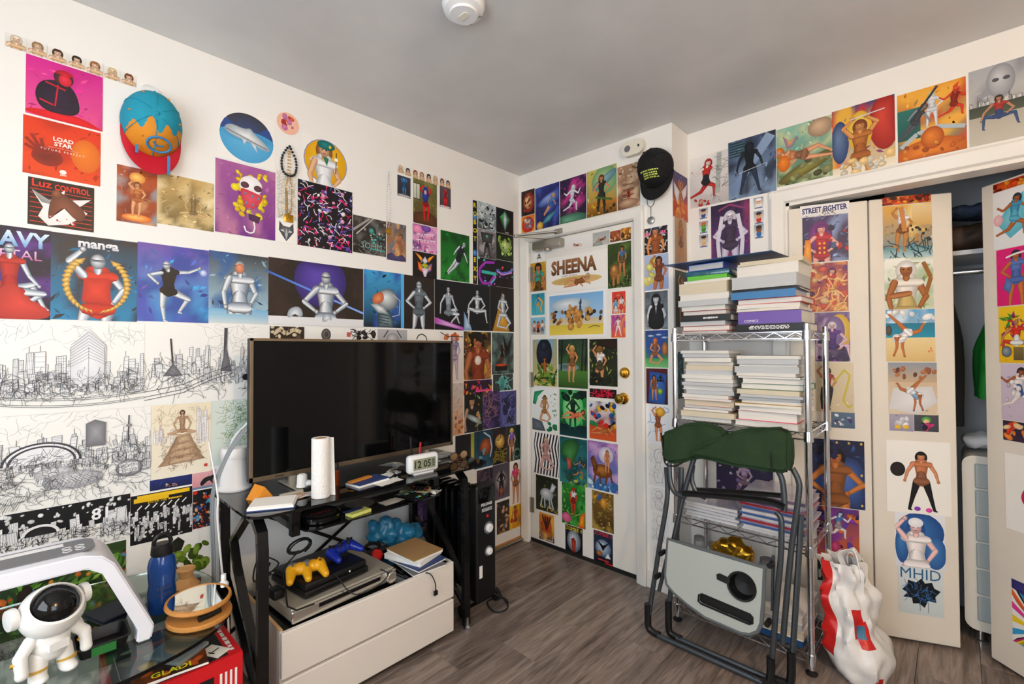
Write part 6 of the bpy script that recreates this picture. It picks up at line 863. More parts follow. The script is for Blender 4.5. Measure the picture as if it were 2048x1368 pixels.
for q, (mt, z, rz, dx, lb) in enumerate((('grey_plastic', 0, -.1, .03, 'grey spiral notebook at the bottom of the dresser stack'), ('navy_cover', .012, .12, .02, 'dark notebook second in the dresser stack'), ('white_paper', .022, .3, -.01, 'white exercise book under the kraft notebook'), ('kraft', .046, .05, .0, 'kraft covered notebook on top of the dresser stack'))):
    o = thing('notebook', lb, 'notebook', (.40+dx, -1.15, RZ+.0075+z), rz, 'notebooks stacked on the dresser'); hh = .022 if q == 2 else (.012 if q == 3 else .0095)
    m = MB(); m.box(-.1, -.08, .0, .1, .08, hh-.003); m.build('pages', 'white_paper', o); m = MB(); m.box(-.102, -.082, hh-.003, .102, .082, hh); m.build('cover', mt, o)
cable('usb_lead', 'short black lead hanging over the upper drawer', [(.43, -1.24, RZ+.006), (.5, -1.2, RZ+.006), (.54, -1.17, RZ+.004), (.556, -1.155, RZ-.03), (.556, -1.15, RZ-.06), (.555, -1.15, RZ-.075)], .0025, 'black_rubber')
m = MB(); m.rbox(-.005, -.009, -.02, .005, .009, 0, .002); tag(m.build('plug', 'black_plastic', None, (.556, -1.15, RZ-.07)), 'small black plug at the end of the hanging lead', 'plug')
# --- cables hanging at the left of the television
for q, (du, lb) in enumerate(((0, 'grey cable arcing from the television to the floor, outermost'), (.014, 'grey cable arcing from the television to the floor, middle'), (.028, 'grey cable arcing from the television to the floor, innermost'))):
    cable('cable', lb, [(.2+du, -1.805+du*.3, 1.0), (.19+du, -1.85, .92), (.18+du, -1.893, .80), (.175+du, -1.9, .7), (.19+du, -1.897, .5), (.16+du, -1.893, .2), (.14+du, -1.893, .008)], .0035, 'cable_grey')['group'] = 'grey cables beside the television'
cable('white_cable', 'white cable hanging in front of the grey cables', [(.1, -1.89, .95), (.24, -1.895, .78), (.26, -1.90, .7), (.3, -1.893, .5), (.36, -1.89, .35), (.34, -1.89, .1), (.3, -1.89, .008)], .0035, 'cable_white')
# --- oil radiator
hz = thing('oil_heater', 'black oil-filled radiator with two white dials beside the desk', 'heater', (.49, -.785, 0))
for i in range(7):
    x = -.09-i*.052
    m = MB(); m.prism([(p[0], p[1]) for p in rrect(-.062, .09, .062, .60, .03)], x-.009, x+.009, 'x'); m.tube([(x, 0, .12), (x, 0, .58)], .018, 10); m.build('fin', 'black_metal', hz)
m = MB(); m.tube([(-.06, 0, .14), (-.43, 0, .14)], .018, 12); m.tube([(-.06, 0, .56), (-.43, 0, .56)], .018, 12); m.build('header_pipe', 'black_metal', hz)
m = MB(); m.rbox(-.06, -.068, .06, .0, .068, .635, .015, 3); ctl_ = m.build('control_housing', 'black_plastic', hz)
m = MB(); m.rbox(-.002, -.056, .545, .002, .056, .618, .008, 2); m.build('top_panel', 'black_gloss', ctl_)
for z, rr in ((.415, .03), (.30, .025)):
    m = MB(); m.lathe([(rr*.75, 0), (rr, 0), (rr, .003), (rr*.75, .003)], 28, Matrix.Translation((.0, .012, z)) @ Matrix.Rotation(math.pi/2, 4, 'Y')); m.build('dial_ring', 'grey_plastic', ctl_)
    m = MB(); m.lathe([(0, 0), (rr*.72, 0), (rr*.68, .014), (rr*.5, .018), (0, .018)], 24, Matrix.Translation((.0, .012, z)) @ Matrix.Rotation(math.pi/2, 4, 'Y')); m.build('dial', 'white_plastic', ctl_)
m = MB(); m.lathe([(0, 0), (.008, 0), (.007, .003), (0, .004)], 14, Matrix.Translation((.0, .005, .475)) @ Matrix.Rotation(math.pi/2, 4, 'Y')); m.build('pilot_light', 'red_plastic', ctl_)
a_ = Art(.08, .05); a_.text('PELONIS', .5, .8, .3, '000000', bold=.03); a_.marks(.5, .27, .9, .36, 3, '000000', 7)
m = MB(); m.add([(.0008, x-.04, y+.495) for x, y, z in a_.v], a_.f); m.build('lettering', 'white_plastic', ctl_, smooth=False)
for x in (-.05, -.40):
    m = MB(); m.tube([(x, -.11, .035), (x, .11, .035)], .008, 8); m.build('axle', 'black_metal', hz)
    for y in (-.11, .11): m = MB(); m.tube([(x, y-.012, .03), (x, y+.012, .03)], .03, 16); m.build('wheel', 'black_rubber', hz)
m = MB(); m.tube(smooth_path([(-.02, .04, .08), (.02, .08, .05), (.03, .12, .012), (-.03, .14, .006), (-.06, .06, .006), (.04, .02, .006), (.05, .1, .006), (-.1, .17, .006)]), .004, 6); m.build('power_cord', 'black_rubber', hz)
m = MB(); m.box(-.002, -.05, .18, .0012, -.03, .24); m.build('rating_label', 'white_paper', ctl_)
# ================================================================== glass side table and what stands on and below it
gt = thing('side_table', 'glass side table with rounded corners at the left of the desk', 'table', (.37, -2.47, 0))
sup = [(.355*abs(math.cos(t))**(2/3.2)*(1 if math.cos(t) >= 0 else -1), .555*abs(math.sin(t))**(2/3.2)*(1 if math.sin(t) >= 0 else -1)) for t in [6.2832*i/56 for i in range(56)]]
m = MB(); m.prism(sup, .49, .5); m.build('glass_top', 'table_glass', gt)
for x, y in ((-.24, .12), (-.24, -.4), (.24, -.12), (.24, -.4)):
    m = MB(); m.tube([(x, y, 0), (x, y, .49)], .02, 14); m.lathe([(0, 0), (.028, 0), (.028, .01), (0, .01)], 16, Matrix.Translation((x, y, .48))); m.build('leg', 'black_metal', gt)
GZ = .5005
# white arched nail lamp
nl = thing('arched_lamp', 'white arched lamp with dark touch panel standing over the astronaut toy', 'lamp', (.47, -2.39, GZ))
mat('lamp_white', 'e4e4ec', 0.35)
outer = [(.255, 0), (.262, .035), (.175, .235), (.15, .262), (.11, .275), (-.11, .275), (-.15, .262), (-.175, .235), (-.262, .035), (-.255, 0)]
inner = [(-.222, 0), (-.225, .035), (-.15, .215), (-.12, .237), (.12, .237), (.15, .215), (.225, .035), (.222, 0)]
m = MB(); bm = bmesh.new()
ring = outer+inner; vs0 = [bm.verts.new((-.09, y, z)) for y, z in ring]; vs1 = [bm.verts.new((.09, y, z)) for y, z in ring]; n_ = len(ring)
for i in range(n_): bm.faces.new((vs0[i], vs0[(i+1) % n_], vs1[(i+1) % n_], vs1[i]))
io = len(outer)
for i in range(io-1):
    j = min(max(n_-1-i, io), n_-1); j2 = min(max(n_-2-i, io), n_-1)
    for V, rev in ((vs0, False), (vs1, True)):
        q = [V[i], V[i+1], V[j2], V[j]] if j != j2 else [V[i], V[i+1], V[j]]
        q = list(dict.fromkeys(q)); bm.faces.new(q if rev else q[::-1])
bmesh.ops.recalc_face_normals(bm, faces=bm.faces); bmesh.ops.bevel(bm, geom=[e for e in bm.edges if e.calc_face_angle(0) > .6], offset=.004, segments=2, affect='EDGES'); m.bm(bm); m.build('arch', 'lamp_white', nl)
m = MB(); m.prism(rrect(-.055, -.14, .055, .14, .03), .2752, .2775); m.build('touch_panel', 'grey_plastic', nl)
m = MB(); m.box(-.045, -.08, .2777, -.02, .08, .2782)
for y in (-.11, -.085, .085, .11):
    for x in (.005, .03): m.tube([(x+.009*math.cos(t), y+.009*math.sin(t), .278) for t in [6.283*i/12 for i in range(12)]], .001, 4, closed=True)
m.build('panel_marks', 'white_plastic', nl)
m = MB(); m.box(-.06, -.12, .2345, .06, .12, .2372); m.build('lamp_strip', 'grey_plastic', nl)
# astronaut toy
at = thing('astronaut_toy', 'white astronaut figure with glossy black visor standing on the glass table', 'toy', (.562, -2.335, GZ), .35)
at.scale = (.93, .93, .93)
mat('toy_white', 'ecebe8', 0.4); mat('toy_gold', 'c9a040', 0.4)
blob_obj('body', .005, [(0, 0, .085), (0, 0, .105), (0, 0, .07), (-.03, 0, .1)], [(.034, .04, .035), (.032, .042, .03), (.03, .036, .028), (.024, .036, .036)], 'toy_white', at)
for s_ in (-1, 1):
    P1, R1 = seg((0, s_*.024, .062), (.006, s_*.03, .018), .021, .019, 4); blob_obj('leg', .004, P1+[(.014, s_*.031, .012)], R1+[(.027, .02, .0125)], 'toy_white', at)
    P1, R1 = seg((0, s_*.042, .112), (.012, s_*.066, .086), .016, .015, 3); P2, R2 = seg((.012, s_*.066, .086), (.02, s_*.066, .056), .015, .014, 3); blob_obj('arm', .004, P1+P2+[(.022, s_*.066, .046)], R1+R2+[.0145], 'toy_white', at)
    m = MB(); m.tube([(.008, s_*.066, .074), (.012, s_*.068, .068)], .0165, 12); m.build('arm_band', 'toy_gold', at); m = MB(); m.tube([(.004, s_*.03, .036), (.005, s_*.03, .03)], .0215, 14); m.build('leg_band', 'toy_gold', at)
    m = MB(); m.lathe([(0, 0), (.026, 0), (.028, .006), (.026, .016), (0, .018)], 18, Matrix.Translation((-.012, s_*.066, .182)) @ Matrix.Rotation(-s_*math.pi/2, 4, 'X')); m.build('ear_pod', 'toy_white', at)
m = MB(); m.box(.03, -.02, .08, .042, .02, .1); m.build('chest_panel', 'toy_white', at)
HM = Matrix.Translation((0, 0, .172)) @ Matrix.Rotation(.75, 4, 'Y')
m = MB(); m.lathe([(0, -.064), (.03, -.058), (.055, -.038), (.068, -.008), (.068, .012), (.058, .034), (.052, .036), (.05, .03), (0, .028)], 32, HM); hm_ = m.build('helmet', 'toy_white', at)
m = MB(); m.lathe([(.0505, .028), (.045, .046), (.03, .06), (.012, .066), (0, .067)], 28, HM); m.build('visor', 'black_gloss', hm_)
m = MB(); m.tube(smooth_path([(-.05, .05, .16), (-.06, .075, .12), (-.03, .085, .07), (-.01, .08, .05)]), .005, 8); m.build('tether', 'toy_white', at)
# food tray, jar, wallet
ft = thing('food_tray', 'black shallow plastic tray on the glass table beside the astronaut', 'tray', (.50, -2.235, GZ)); ft.scale = (.62, .5, .8); m = MB()
P_ = lambda s, z: [(x, y, z) for x, y in rrect(-.085*s, -.11*s, .085*s, .11*s, .025)]
R4 = [P_(.86, 0), P_(1, .035), P_(1.06, .035), P_(1.06, .038), P_(.96, .038), P_(.82, .003)]; n_ = len(R4[0]); V = sum(R4, []); Fc = [tuple(range(n_-1, -1, -1))]+[(k*n_+i, k*n_+(i+1) % n_, (k+1)*n_+(i+1) % n_, (k+1)*n_+i) for k in range(5) for i in range(n_)]+[tuple(5*n_+i for i in range(n_))]
m.add(V, Fc); m.build('tray', 'black_plastic', ft); m = MB(); m.box(.088, -.05, .006, .0905, .05, .034); m.build('side_label', 'green_card', ft)
wl = thing('wallet', 'dark navy leather wallet on the glass table by the arch foot', 'wallet', (.33, -2.2, GZ), .35); m = MB(); m.rbox(-.055, -.042, 0, .055, .042, .009, .004); m.build('lower_flap', 'navy_leather', wl); m = MB(); m.rbox(-.055, -.042, .0092, .055, .042, .019, .004); m.build('upper_flap', 'navy_leather', wl)
cj = thing('clear_jar', 'clear round jar with a pale lid on the floor beside the red box', 'jar', (.70, -2.33, .0)); m = MB(); m.lathe([(0, 0), (.04, 0), (.042, .004), (.042, .22), (.036, .22), (.036, .006), (0, .006)], 22); m.build('body', 'clear_plastic', cj); m = MB(); m.lathe([(0, .22), (.044, .22), (.044, .24), (0, .242)], 22); m.build('lid', 'silver_bright', cj)
# blue sports bottle
bt = thing('water_bottle', 'translucent blue sports bottle with black loop cap on the glass table', 'bottle', (.40, -2.085, GZ)); m = MB()
prof = [(0, 0), (.034, 0), (.037, .006), (.037, .06), (.034, .085), (.036, .11), (.037, .14), (.033, .16), (.026, .172), (0, .172)]; m.lathe(prof, 28); m.build('body', 'blue_bottle', bt)
a_ = Art(.05, .04); a_.marks(.5, .5, .9, .9, 2, '000000', 8)
m = MB(); m.add([(.0376*math.cos((x-.025)/.0376), .0376*math.sin((x-.025)/.0376), y+.05) for x, y, z in a_.v], a_.f); m.build('lettering', 'navy_cover', bt, smooth=False)
m = MB(); m.lathe([(0, .172), (.028, .172), (.03, .176), (.028, .2), (.02, .206), (0, .206)], 24); m.build('cap', 'black_plastic', bt)
m = MB(); m.tube([(0, .022*math.cos(t), .205+.028*math.sin(t)) for t in [math.pi*i/12 for i in range(13)]], .006, 8); m.build('carry_loop', 'black_plastic', bt)
# small pot, mirror, spray bottle
tpot = thing('tan_pot', 'small tan ribbed pot beside the blue bottle', 'pot', (.29, -2.0, GZ)); m = MB(); m.lathe([(0, 0), (.036, 0), (.04, .008), (.03, .02), (.02, .034), (.022, .05), (.027, .062), (.024, .066), (.016, .06), (0, .058)], 20); m.build('body', 'tan_resin', tpot); m = MB(); m.lathe([(.019, .06), (.0275, .06), (.0275, .064), (.019, .064)], 20); m.build('rim', 'tan_resin', tpot)
mi = thing('bamboo_mirror', 'round tilted mirror on an oval bamboo base', 'mirror', (.535, -2.015, GZ), .25)
m = MB(); m.lathe([(0, 0), (.086, 0), (.09, .004), (.09, .012), (.086, .015), (0, .015)], 36, None, 0, 0, .92); m.build('base', 'bamboo', mi)
MM = Matrix.Translation((-.005, 0, .05)) @ Matrix.Rotation(.06, 4, 'Y')
m = MB(); m.lathe([(0, -.005), (.082, -.005), (.086, 0), (.084, .008), (.078, .009), (.077, .0062), (0, .0062)], 40, MM); mf_ = m.build('frame', 'bamboo', mi)
m = MB(); m.lathe([(0, .0065), (.0765, .0065), (.0765, .0075), (0, .0075)], 40, MM); m.build('glass', 'mirror', mf_)
m = MB(); m.tube([(.055, -.03, .024), (.055, .03, .024)], .009, 12); m.box(.035, -.012, .015, .06, .012, .03); m.build('hinge', 'black_plastic', mi)
sp = thing('spray_bottle', 'small white bottle with blue label at the table edge', 'bottle', (.47, -1.935, GZ)); m = MB(); m.lathe([(0, 0), (.014, 0), (.015, .002), (.015, .05), (.009, .058), (0, .058)], 18); m.build('body', 'white_plastic', sp); m = MB(); m.lathe([(.0151, .008), (.0154, .008), (.0154, .042), (.0151, .042)], 18); m.build('label', 'blue_plastic', sp); m = MB(); m.lathe([(0, .058), (.008, .058), (.0075, .08), (0, .081)], 14); m.build('cap', 'white_plastic', sp)
# box and magazines on the floor below the glass
rb = thing('red_box', 'red and black product box on the floor below the glass table', 'box', (.63, -1.925, 0), .0)
m = MB(); m.box(-.3, -.3, 0, 0, 0, .40); m.build('carton', 'red_card', rb)
m = MB(); m.box(-.29, -.29, .4002, -.012, -.035, .401); m.build('black_lid_panel', 'black_plastic', rb)
m = MB(); m.box(.0002, -.29, .2, .001, -.16, .385); m.build('black_front_panel', 'black_plastic', rb)
a_ = Art(.26, .02); a_.marks(.5, .5, .95, .9, 1, '000000', 9)
m = MB(); m.add([(-.28+x, -.03+y, .4004) for x, y, z in a_.v], a_.f); m.build('lettering', 'white_plastic', rb, smooth=False)
m = MB(); m.box(.0002, -.145, .25, .0012, -.075, .36); m.build('picture_panel', 'black_plastic', rb)
m = MB(); m.rbox(.001, -.135, .27, .002, -.105, .35, .0004, 1); m.build('picture', 'silver_plastic', rb)
for q in range(4):
    m = MB(); m.box(.0002, -.06+.013*q, .22+.01*q, .0008, -.054+.013*q, .36); m.build('print_line', 'white_plastic', rb)
def magazine(label, x, y, z, rz, bg, els, w=.19, h=.26):
    a = Art(w, h); a.bg(bg, 5)
    for e in els: getattr(a, e[0])(*e[1:]) if not isinstance(e[-1], dict) else getattr(a, e[0])(*e[1:-1], **e[-1])
    o = bpy.data.objects.new('magazine', a.mesh('magazine', th=.006)); COL.objects.link(o); o.location = (x, y, z+.006); o.rotation_euler = (0, 0, rz); return tag(o, label, 'magazine', 'magazines on the red box')
magazine('magazine with yellow lettering lying on the red box', .62, -2.185, .4105, 1.45, '281810,3c2418,7c3c18', [('blobs', 30, 301, 'c85820,8c3018,e8b048,302030', .06, .14), ('text', 'GLADI', .5, .12, .12, 'e0e020', {'bold': .02})], .17, .2)
magazine('dark comic magazine under the yellow lettered one', .615, -2.20, .4015, 1.57, '141418,30242c', [('blobs', 30, 302, '4c3c58,8c7448,202028,c8c0b0', .06, .14), ('text', 'ON ONE', .5, .06, .06, 'f0f0f0')], .18, .21)
dc = thing('disc_case', 'thin clear disc case leaning across the magazines', 'disc case', (.53, -2.07, .4175), .6); m = MB(); m.box(-.06, -.05, 0, .06, .05, .004); m.build('base', 'clear_plastic', dc); m = MB(); m.box(-.06, -.05, .0045, .06, .05, .009); m.build('lid', 'clear_plastic', dc); m = MB(); m.box(-.05, -.04, .0041, .05, .04, .0044); m.build('insert', 'black_plastic', dc)
tg = thing('card_tag', 'beige card with a black brush mark on the red box', 'card', (.575, -1.985, .4012), .5); m = MB(); m.box(-.035, -.022, 0, .035, .022, .003); m.build('card', 'paper', tg); m = MB(); m.box(-.01, -.014, .003, .012, -.01, .0035); m.box(-.002, -.016, .003, .002, .014, .0035); m.build('mark', 'black_plastic', tg)
# ================================================================== wire shelf and its books
SX0, SX1, SY0, SY1 = 1.208, 1.762, -.2, .165
LV = (1.378, .966, .505, .078)
ws = thing('wire_shelf', 'four-tier chrome wire shelf unit beside the closet', 'shelf', (0, 0, 0))
for x in (SX0, SX1):
    for y in (SY0, SY1):
        m = MB(); m.tube([(x, y, .02), (x, y, 1.405)], .0125, 14)
        for k in range(26): m.tube([(x, y, .08+k*.05), (x, y, .082+k*.05)], .0128, 14)
        m.build('post', 'chrome', ws); m = MB(); m.lathe([(0, 0), (.02, 0), (.022, .006), (.01, .012), (.008, .025), (0, .025)], 16, Matrix.Translation((x, y, 0))); m.build('foot', 'black_rubber', ws)
for z in LV:
    m = MB()
    for (a, b) in (((SX0, SY0), (SX1, SY0)), ((SX0, SY1), (SX1, SY1)), ((SX0, SY0), (SX0, SY1)), ((SX1, SY0), (SX1, SY1))):
        m.tube([(*a, z-.004), (*b, z-.004)], .0035, 6); m.tube([(*a, z-.032), (*b, z-.032)], .0035, 6)
        n_ = 14 if a[1] == b[1] else 9; pts = [(a[0]+(b[0]-a[0])*q/n_, a[1]+(b[1]-a[1])*q/n_, z-(.006 if q % 2 else .030)) for q in range(n_+1)]; m.tube(pts, .0022, 5)
    for k in range(1, 20): x = SX0+(SX1-SX0)*k/20; m.tube([(x, SY0, z-.003), (x, SY1, z-.003)], .0018, 5)
    for k in (1, 2): y = SY0+(SY1-SY0)*k/3; m.tube([(SX0, y, z-.0065), (SX1, y, z-.0065)], .0022, 5)
    m.build('wire_tier', 'chrome', ws)
    for x in (SX0, SX1):
        for y in (SY0, SY1): m = MB(); m.lathe([(.0125, 0), (.019, 0), (.0165, .04), (.0125, .04)], 14, Matrix.Translation((x, y, z-.038))); m.build('collar', 'chrome', ws)
_bm = {}
def bookmat(c):
    k = 'cover_'+c
    if k not in MATS: mat(k, c, 0.4)
    return k
ORD = ['lowest', 'second', 'third', 'fourth', 'fifth', 'sixth', 'seventh', 'eighth', 'ninth', 'tenth', 'eleventh', 'twelfth', 'thirteenth', 'fourteenth', 'fifteenth', 'sixteenth', 'seventeenth', 'eighteenth', 'nineteenth', 'twentieth']
mat('pages_white', 'e4e2dc', 0.75, noise=0.12, nscale=260, stretch=(0.02, 0.02, 6)); mat('pages_cream', 'd9cfb8', 0.75, noise=0.14, nscale=260, stretch=(0.02, 0.02, 6)); mat('pages_grey', 'c4c8cc', 0.75, noise=0.16, nscale=260, stretch=(0.02, 0.02, 6))
CN = {'e8e6e0': 'white', 'c01c24': 'red', '16161a': 'black', 'd8d4cc': 'pale grey', '6a50a8': 'purple', '3a78b0': 'blue', 'd8c8a0': 'cream', '8a9098': 'grey', 'e0b030': 'yellow', 'c05a28': 'orange', 'd81c5c': 'pink', '2a6a48': 'green', 'b09068': 'tan', '1c3c78': 'navy'}
def pile(where, group, x0, x1, y0, y1, z, specs, seed):
    rnd = random.Random(seed)
    for i, (th, cov, pg, kind) in enumerate(specs):
        dx = rnd.uniform(-.012, .012); dy = rnd.uniform(-.015, .012); sh = rnd.uniform(0, .03); rz = rnd.uniform(-.05, .05)
        ax0, ax1 = x0+sh*.5, x1-sh*.6; cx = (ax0+ax1)/2+dx; cy = (y0+y1)/2+dy; hx_ = (ax1-ax0)/2; hy = (y1-y0)/2-sh*.5
        word = {'h': 'hardback book', 'p': 'paperback book', 'm': 'thin magazine'}[kind]
        o = thing('book', f"{CN[cov]} {'thick ' if th > .04 else ''}{word}, {ORD[i]} from the bottom, {where}", 'book', (cx, cy, z), rz, group)
        b = .0022 if kind == 'h' else .0007; ov = .004 if kind == 'h' else 0
        m = MB(); m.box(-hx_+.004, -hy+ov, b, hx_-ov, hy-ov, th-b); m.build('pages', pg, o)
        m = MB(); m.box(-hx_, -hy, 0, hx_, hy, b); m.box(-hx_, -hy, th-b, hx_, hy, th)
        if kind == 'h' and (cov in ('6a50a8', '16161a', '3a78b0')): m.box(-hx_, -hy, b, hx_, -hy+b*1.5, th-b)       # spine turned to the room
        else: m.box(-hx_, hy-b*1.5, b, hx_, hy, th-b)
        cv_ = m.build('cover', bookmat(cov), o)
        if kind == 'h' and cov in ('6a50a8', '16161a') and th > .02:
            a = Art(2*hx_, th); a.text('COMICS', .22, .24, .2, '000000') if cov == '6a50a8' else (a.marks(.5, .55, .6, .5, 3, '000000', 11) if where.startswith('right') else a.marks(.6, .5, .3, .42, 1, '000000', 12))
            m = MB(); m.add([(q[0]-hx_, -hy-.0005, q[1]) for q in a.v], a.f); m.build('spine_lettering', 'white_plastic', cv_, smooth=False)
        z += th+.0004
    return z
W_, G_, C_ = 'pages_white', 'pages_grey', 'pages_cream'
GT, GM = 'books on the top wire tier', 'books on the middle wire tier'
zl = pile('left pile,  top tier', GT, 1.225, 1.465, -.185, .01, LV[0], [(.011, 'd8d4cc', W_, 'p'), (.024, 'c01c24', W_, 'h'), (.02, 'e8e6e0', G_, 'p'), (.03, '16161a', W_, 'h'), (.022, 'c01c24', W_, 'h'), (.021, 'e8e6e0', W_, 'p'), (.028, 'd8d4cc', G_, 'p'), (.027, 'e8e6e0', W_, 'p'), (.054, 'e8e6e0', C_, 'p'), (.012, 'd8d4cc', W_, 'm')], 1)
zr = pile('right pile,  top tier', GT, 1.475, 1.745, -.19, .03, LV[0], [(.034, '16161a', W_, 'h'), (.055, '6a50a8', W_, 'h'), (.012, 'e0b030', W_, 'p'), (.017, 'e8e6e0', W_, 'p'), (.024, 'c01c24', W_, 'h'), (.032, '3a78b0', G_, 'h'), (.012, '16161a', W_, 'h'), (.054, 'e8e6e0', G_, 'p'), (.05, 'd8d4cc', W_, 'p'), (.018, 'd8c8a0', C_, 'p')], 2)
pile('left pile,  middle tier', GM, 1.225, 1.47, -.185, .02, LV[1], [(.02, 'd8d4cc', W_, 'p'), (.024, 'd8c8a0', C_, 'p'), (.012, '1c3c78', W_, 'm'), (.013, 'c05a28', G_, 'p'), (.026, 'e8e6e0', C_, 'p'), (.01, 'c05a28', W_, 'm'), (.016, 'e8e6e0', W_, 'p'), (.02, '8a9098', G_, 'p'), (.022, 'e8e6e0', W_, 'h'), (.014, '8a9098', G_, 'p'), (.017, 'd8c8a0', W_, 'p'), (.016, 'e8e6e0', W_, 'p'), (.024, 'e8e6e0', G_, 'h'), (.022, 'b09068', C_, 'p'), (.015, 'd8d4cc', W_, 'p'), (.02, 'b09068', W_, 'p'), (.017, '16161a', G_, 'p'), (.016, '8a9098', W_, 'p')], 3)
pile('right pile,  middle tier', GM, 1.48, 1.745, -.19, .03, LV[1], [(.024, 'd8d4cc', W_, 'h'), (.042, 'd81c5c', W_, 'h'), (.02, 'e8e6e0', W_, 'h'), (.011, 'e0b030', W_, 'm'), (.014, '8a9098', W_, 'p'), (.014, '3a78b0', G_, 'p'), (.012, '8a9098', G_, 'm'), (.02, 'd8c8a0', C_, 'p'), (.026, '2a6a48', W_, 'h'), (.022, 'e8e6e0', W_, 'p'), (.009, '16161a', W_, 'm'), (.014, 'd8d4cc', W_, 'p'), (.027, 'e8e6e0', G_, 'p'), (.01, '8a9098', W_, 'm'), (.022, '8a9098', G_, 'p'), (.014, 'd8d4cc', W_, 'p')], 4)
# wrapped items and the blue folder lying over the two top piles
mat('shrink_teal', '1a5a72', 0.15, coat=0.6, bump=0.4, bscale=50); mat('bright_green', '5cb832', 0.4); mat('folder_blue', '1d4f86', 0.35); mat('box_blue', '1f3f9a', 0.4)
o = thing('wrapped_book', 'green edged book in teal shrink wrap on the left top pile', 'book', (1.35, -.09, zl), .05, GT); m = MB(); m.box(-.09, -.085, 0, .09, .09, .02); m.build('green_edge', 'bright_green', o); m = MB(); m.rbox(-.1, -.08, .0205, .1, .095, .044, .004); m.build('shrink_wrap', 'shrink_teal', o)
o = thing('blue_box_set', 'deep blue slip case above the shrink wrapped book', 'box', (1.35, -.09, zl+.0445), -.05, GT); m = MB(); m.box(-.085, -.075, 0, .085, .085, .034); m.build('case', 'box_blue', o); m = MB(); m.box(-.08, -.0765, .004, .08, -.0752, .03); m.build('page_edge', 'pages_grey', o)
m = MB(); m.add([(1.17, -.23, zl+.081), (1.64, -.21, zl+.087), (1.66, .03, zl+.087), (1.2, .03, zl+.081)]+[(1.17, -.23, zl+.0835), (1.64, -.21, zl+.0895), (1.66, .03, zl+.0895), (1.2, .03, zl+.0835)], [(3, 2, 1, 0), (4, 5, 6, 7), (0, 1, 5, 4), (1, 2, 6, 5), (2, 3, 7, 6), (3, 0, 4, 7)])
tag(m.build('folder', 'folder_blue', smooth=False), 'large thin blue folder lying across both top piles', 'folder')
# sleeves of comics on the third tier
mat('sleeve_film', 'c8c4d4', 0.12, coat=0.5); mat('comic_lilac', '9a80a8', 0.35, col2='4a3c60', nscale=9); mat('comic_red', 'a8283c', 0.35); mat('comic_blue', '3c5c98', 0.35); mat('comic_pale', 'd4d2d0', 0.4)
z = LV[2]
cyc = ['comic_pale', 'comic_pale', 'comic_blue', 'comic_red', 'comic_pale', 'comic_blue', 'comic_pale', 'comic_blue', 'comic_red', 'comic_lilac', 'comic_pale', 'comic_lilac']
nm = {'comic_pale': 'pale', 'comic_blue': 'blue edged', 'comic_red': 'red edged', 'comic_lilac': 'lilac'}
for i in range(12):
    o = thing('comic_sleeve', f"{nm[cyc[i]]} sleeved comic bundle, {ORD[i]} from the bottom right pile, third tier", 'comic', (1.62+.006*math.sin(i*2.1), -.045+.005*math.cos(i*1.7), z), .04*math.sin(i*1.3), 'sleeved comics on the third tier')
    m = MB(); m.box(-.125, -.13, 0, .12, .13, .011); m.build('comics', cyc[i], o); m = MB(); m.box(-.127, -.134, .0112, .124, .132, .0125); m.build('sleeve', 'sleeve_film', o); z += .0135
z = LV[2]
for i in range(5):
    o = thing('comic_sleeve', f"white comic bundle, {ORD[i]} from the bottom left pile, third tier", 'comic', (1.36+.005*math.sin(i*2.7), -.06, z), .05*math.sin(i*1.9), 'sleeved comics on the third tier')
    m = MB(); m.box(-.12, -.11, 0, .115, .11, .012); m.build('comics', 'comic_pale', o); m = MB(); m.box(-.122, -.114, .0122, .118, .112, .0135); m.build('sleeve', 'sleeve_film', o); z += .0145
# bottom tier: papers, gold bag, clear jars
z = LV[3]
for i, (th, mt, lb) in enumerate(((.03, 'folder_blue', 'blue magazine file lowest on the bottom tier'), (.035, 'pages_cream', 'cream paper bundle on the bottom tier'), (.03, 'pages_grey', 'grey paper bundle on the bottom tier'), (.028, 'comic_pale', 'pale comic bundle on top of the bottom tier pile'))):
    o = thing('paper_bundle', lb, 'papers', (1.583, -.04, z), .03*math.sin(i*2), 'paper bundles on the bottom tier'); m = MB(); m.box(-.145, -.14, 0, .145, .14, th-.003); m.build('sheets', mt, o); m = MB(); m.box(-.147, -.142, th-.003, .147, .142, th); m.build('top_sheet', 'white_paper', o); z += th+.0006
zb_ = z
o = thing('storage_box', 'white lidded storage box at the back of the bottom tier', 'box', (1.375, -.02, LV[3]), 0); m = MB(); m.rbox(-.13, -.11, 0, .03, .13, .2, .008); m.build('tub', 'white_plastic', o); m = MB(); m.rbox(-.135, -.115, .2, .035, .135, .222, .006); m.build('lid', 'clear_plastic', o)
gz = LV[3]+.2235
gb = blob_obj('gold_bag', .007, [(0, 0, .04), (.05, 0, .05), (.1, .0, .04), (.02, 0, .08), (.07, 0, .09), (.12, 0, .06)], [(.045, .05, .04), (.05, .05, .05), (.045, .05, .04), (.03, .045, .03), (.04, .045, .03), (.03, .045, .035)], 'gold', None, (1.37, -.09, gz), (0, 0, .1), 8); crumple(gb, .012, 15); tag(gb, 'shiny gold pouch above the folding chair panel', 'bag')
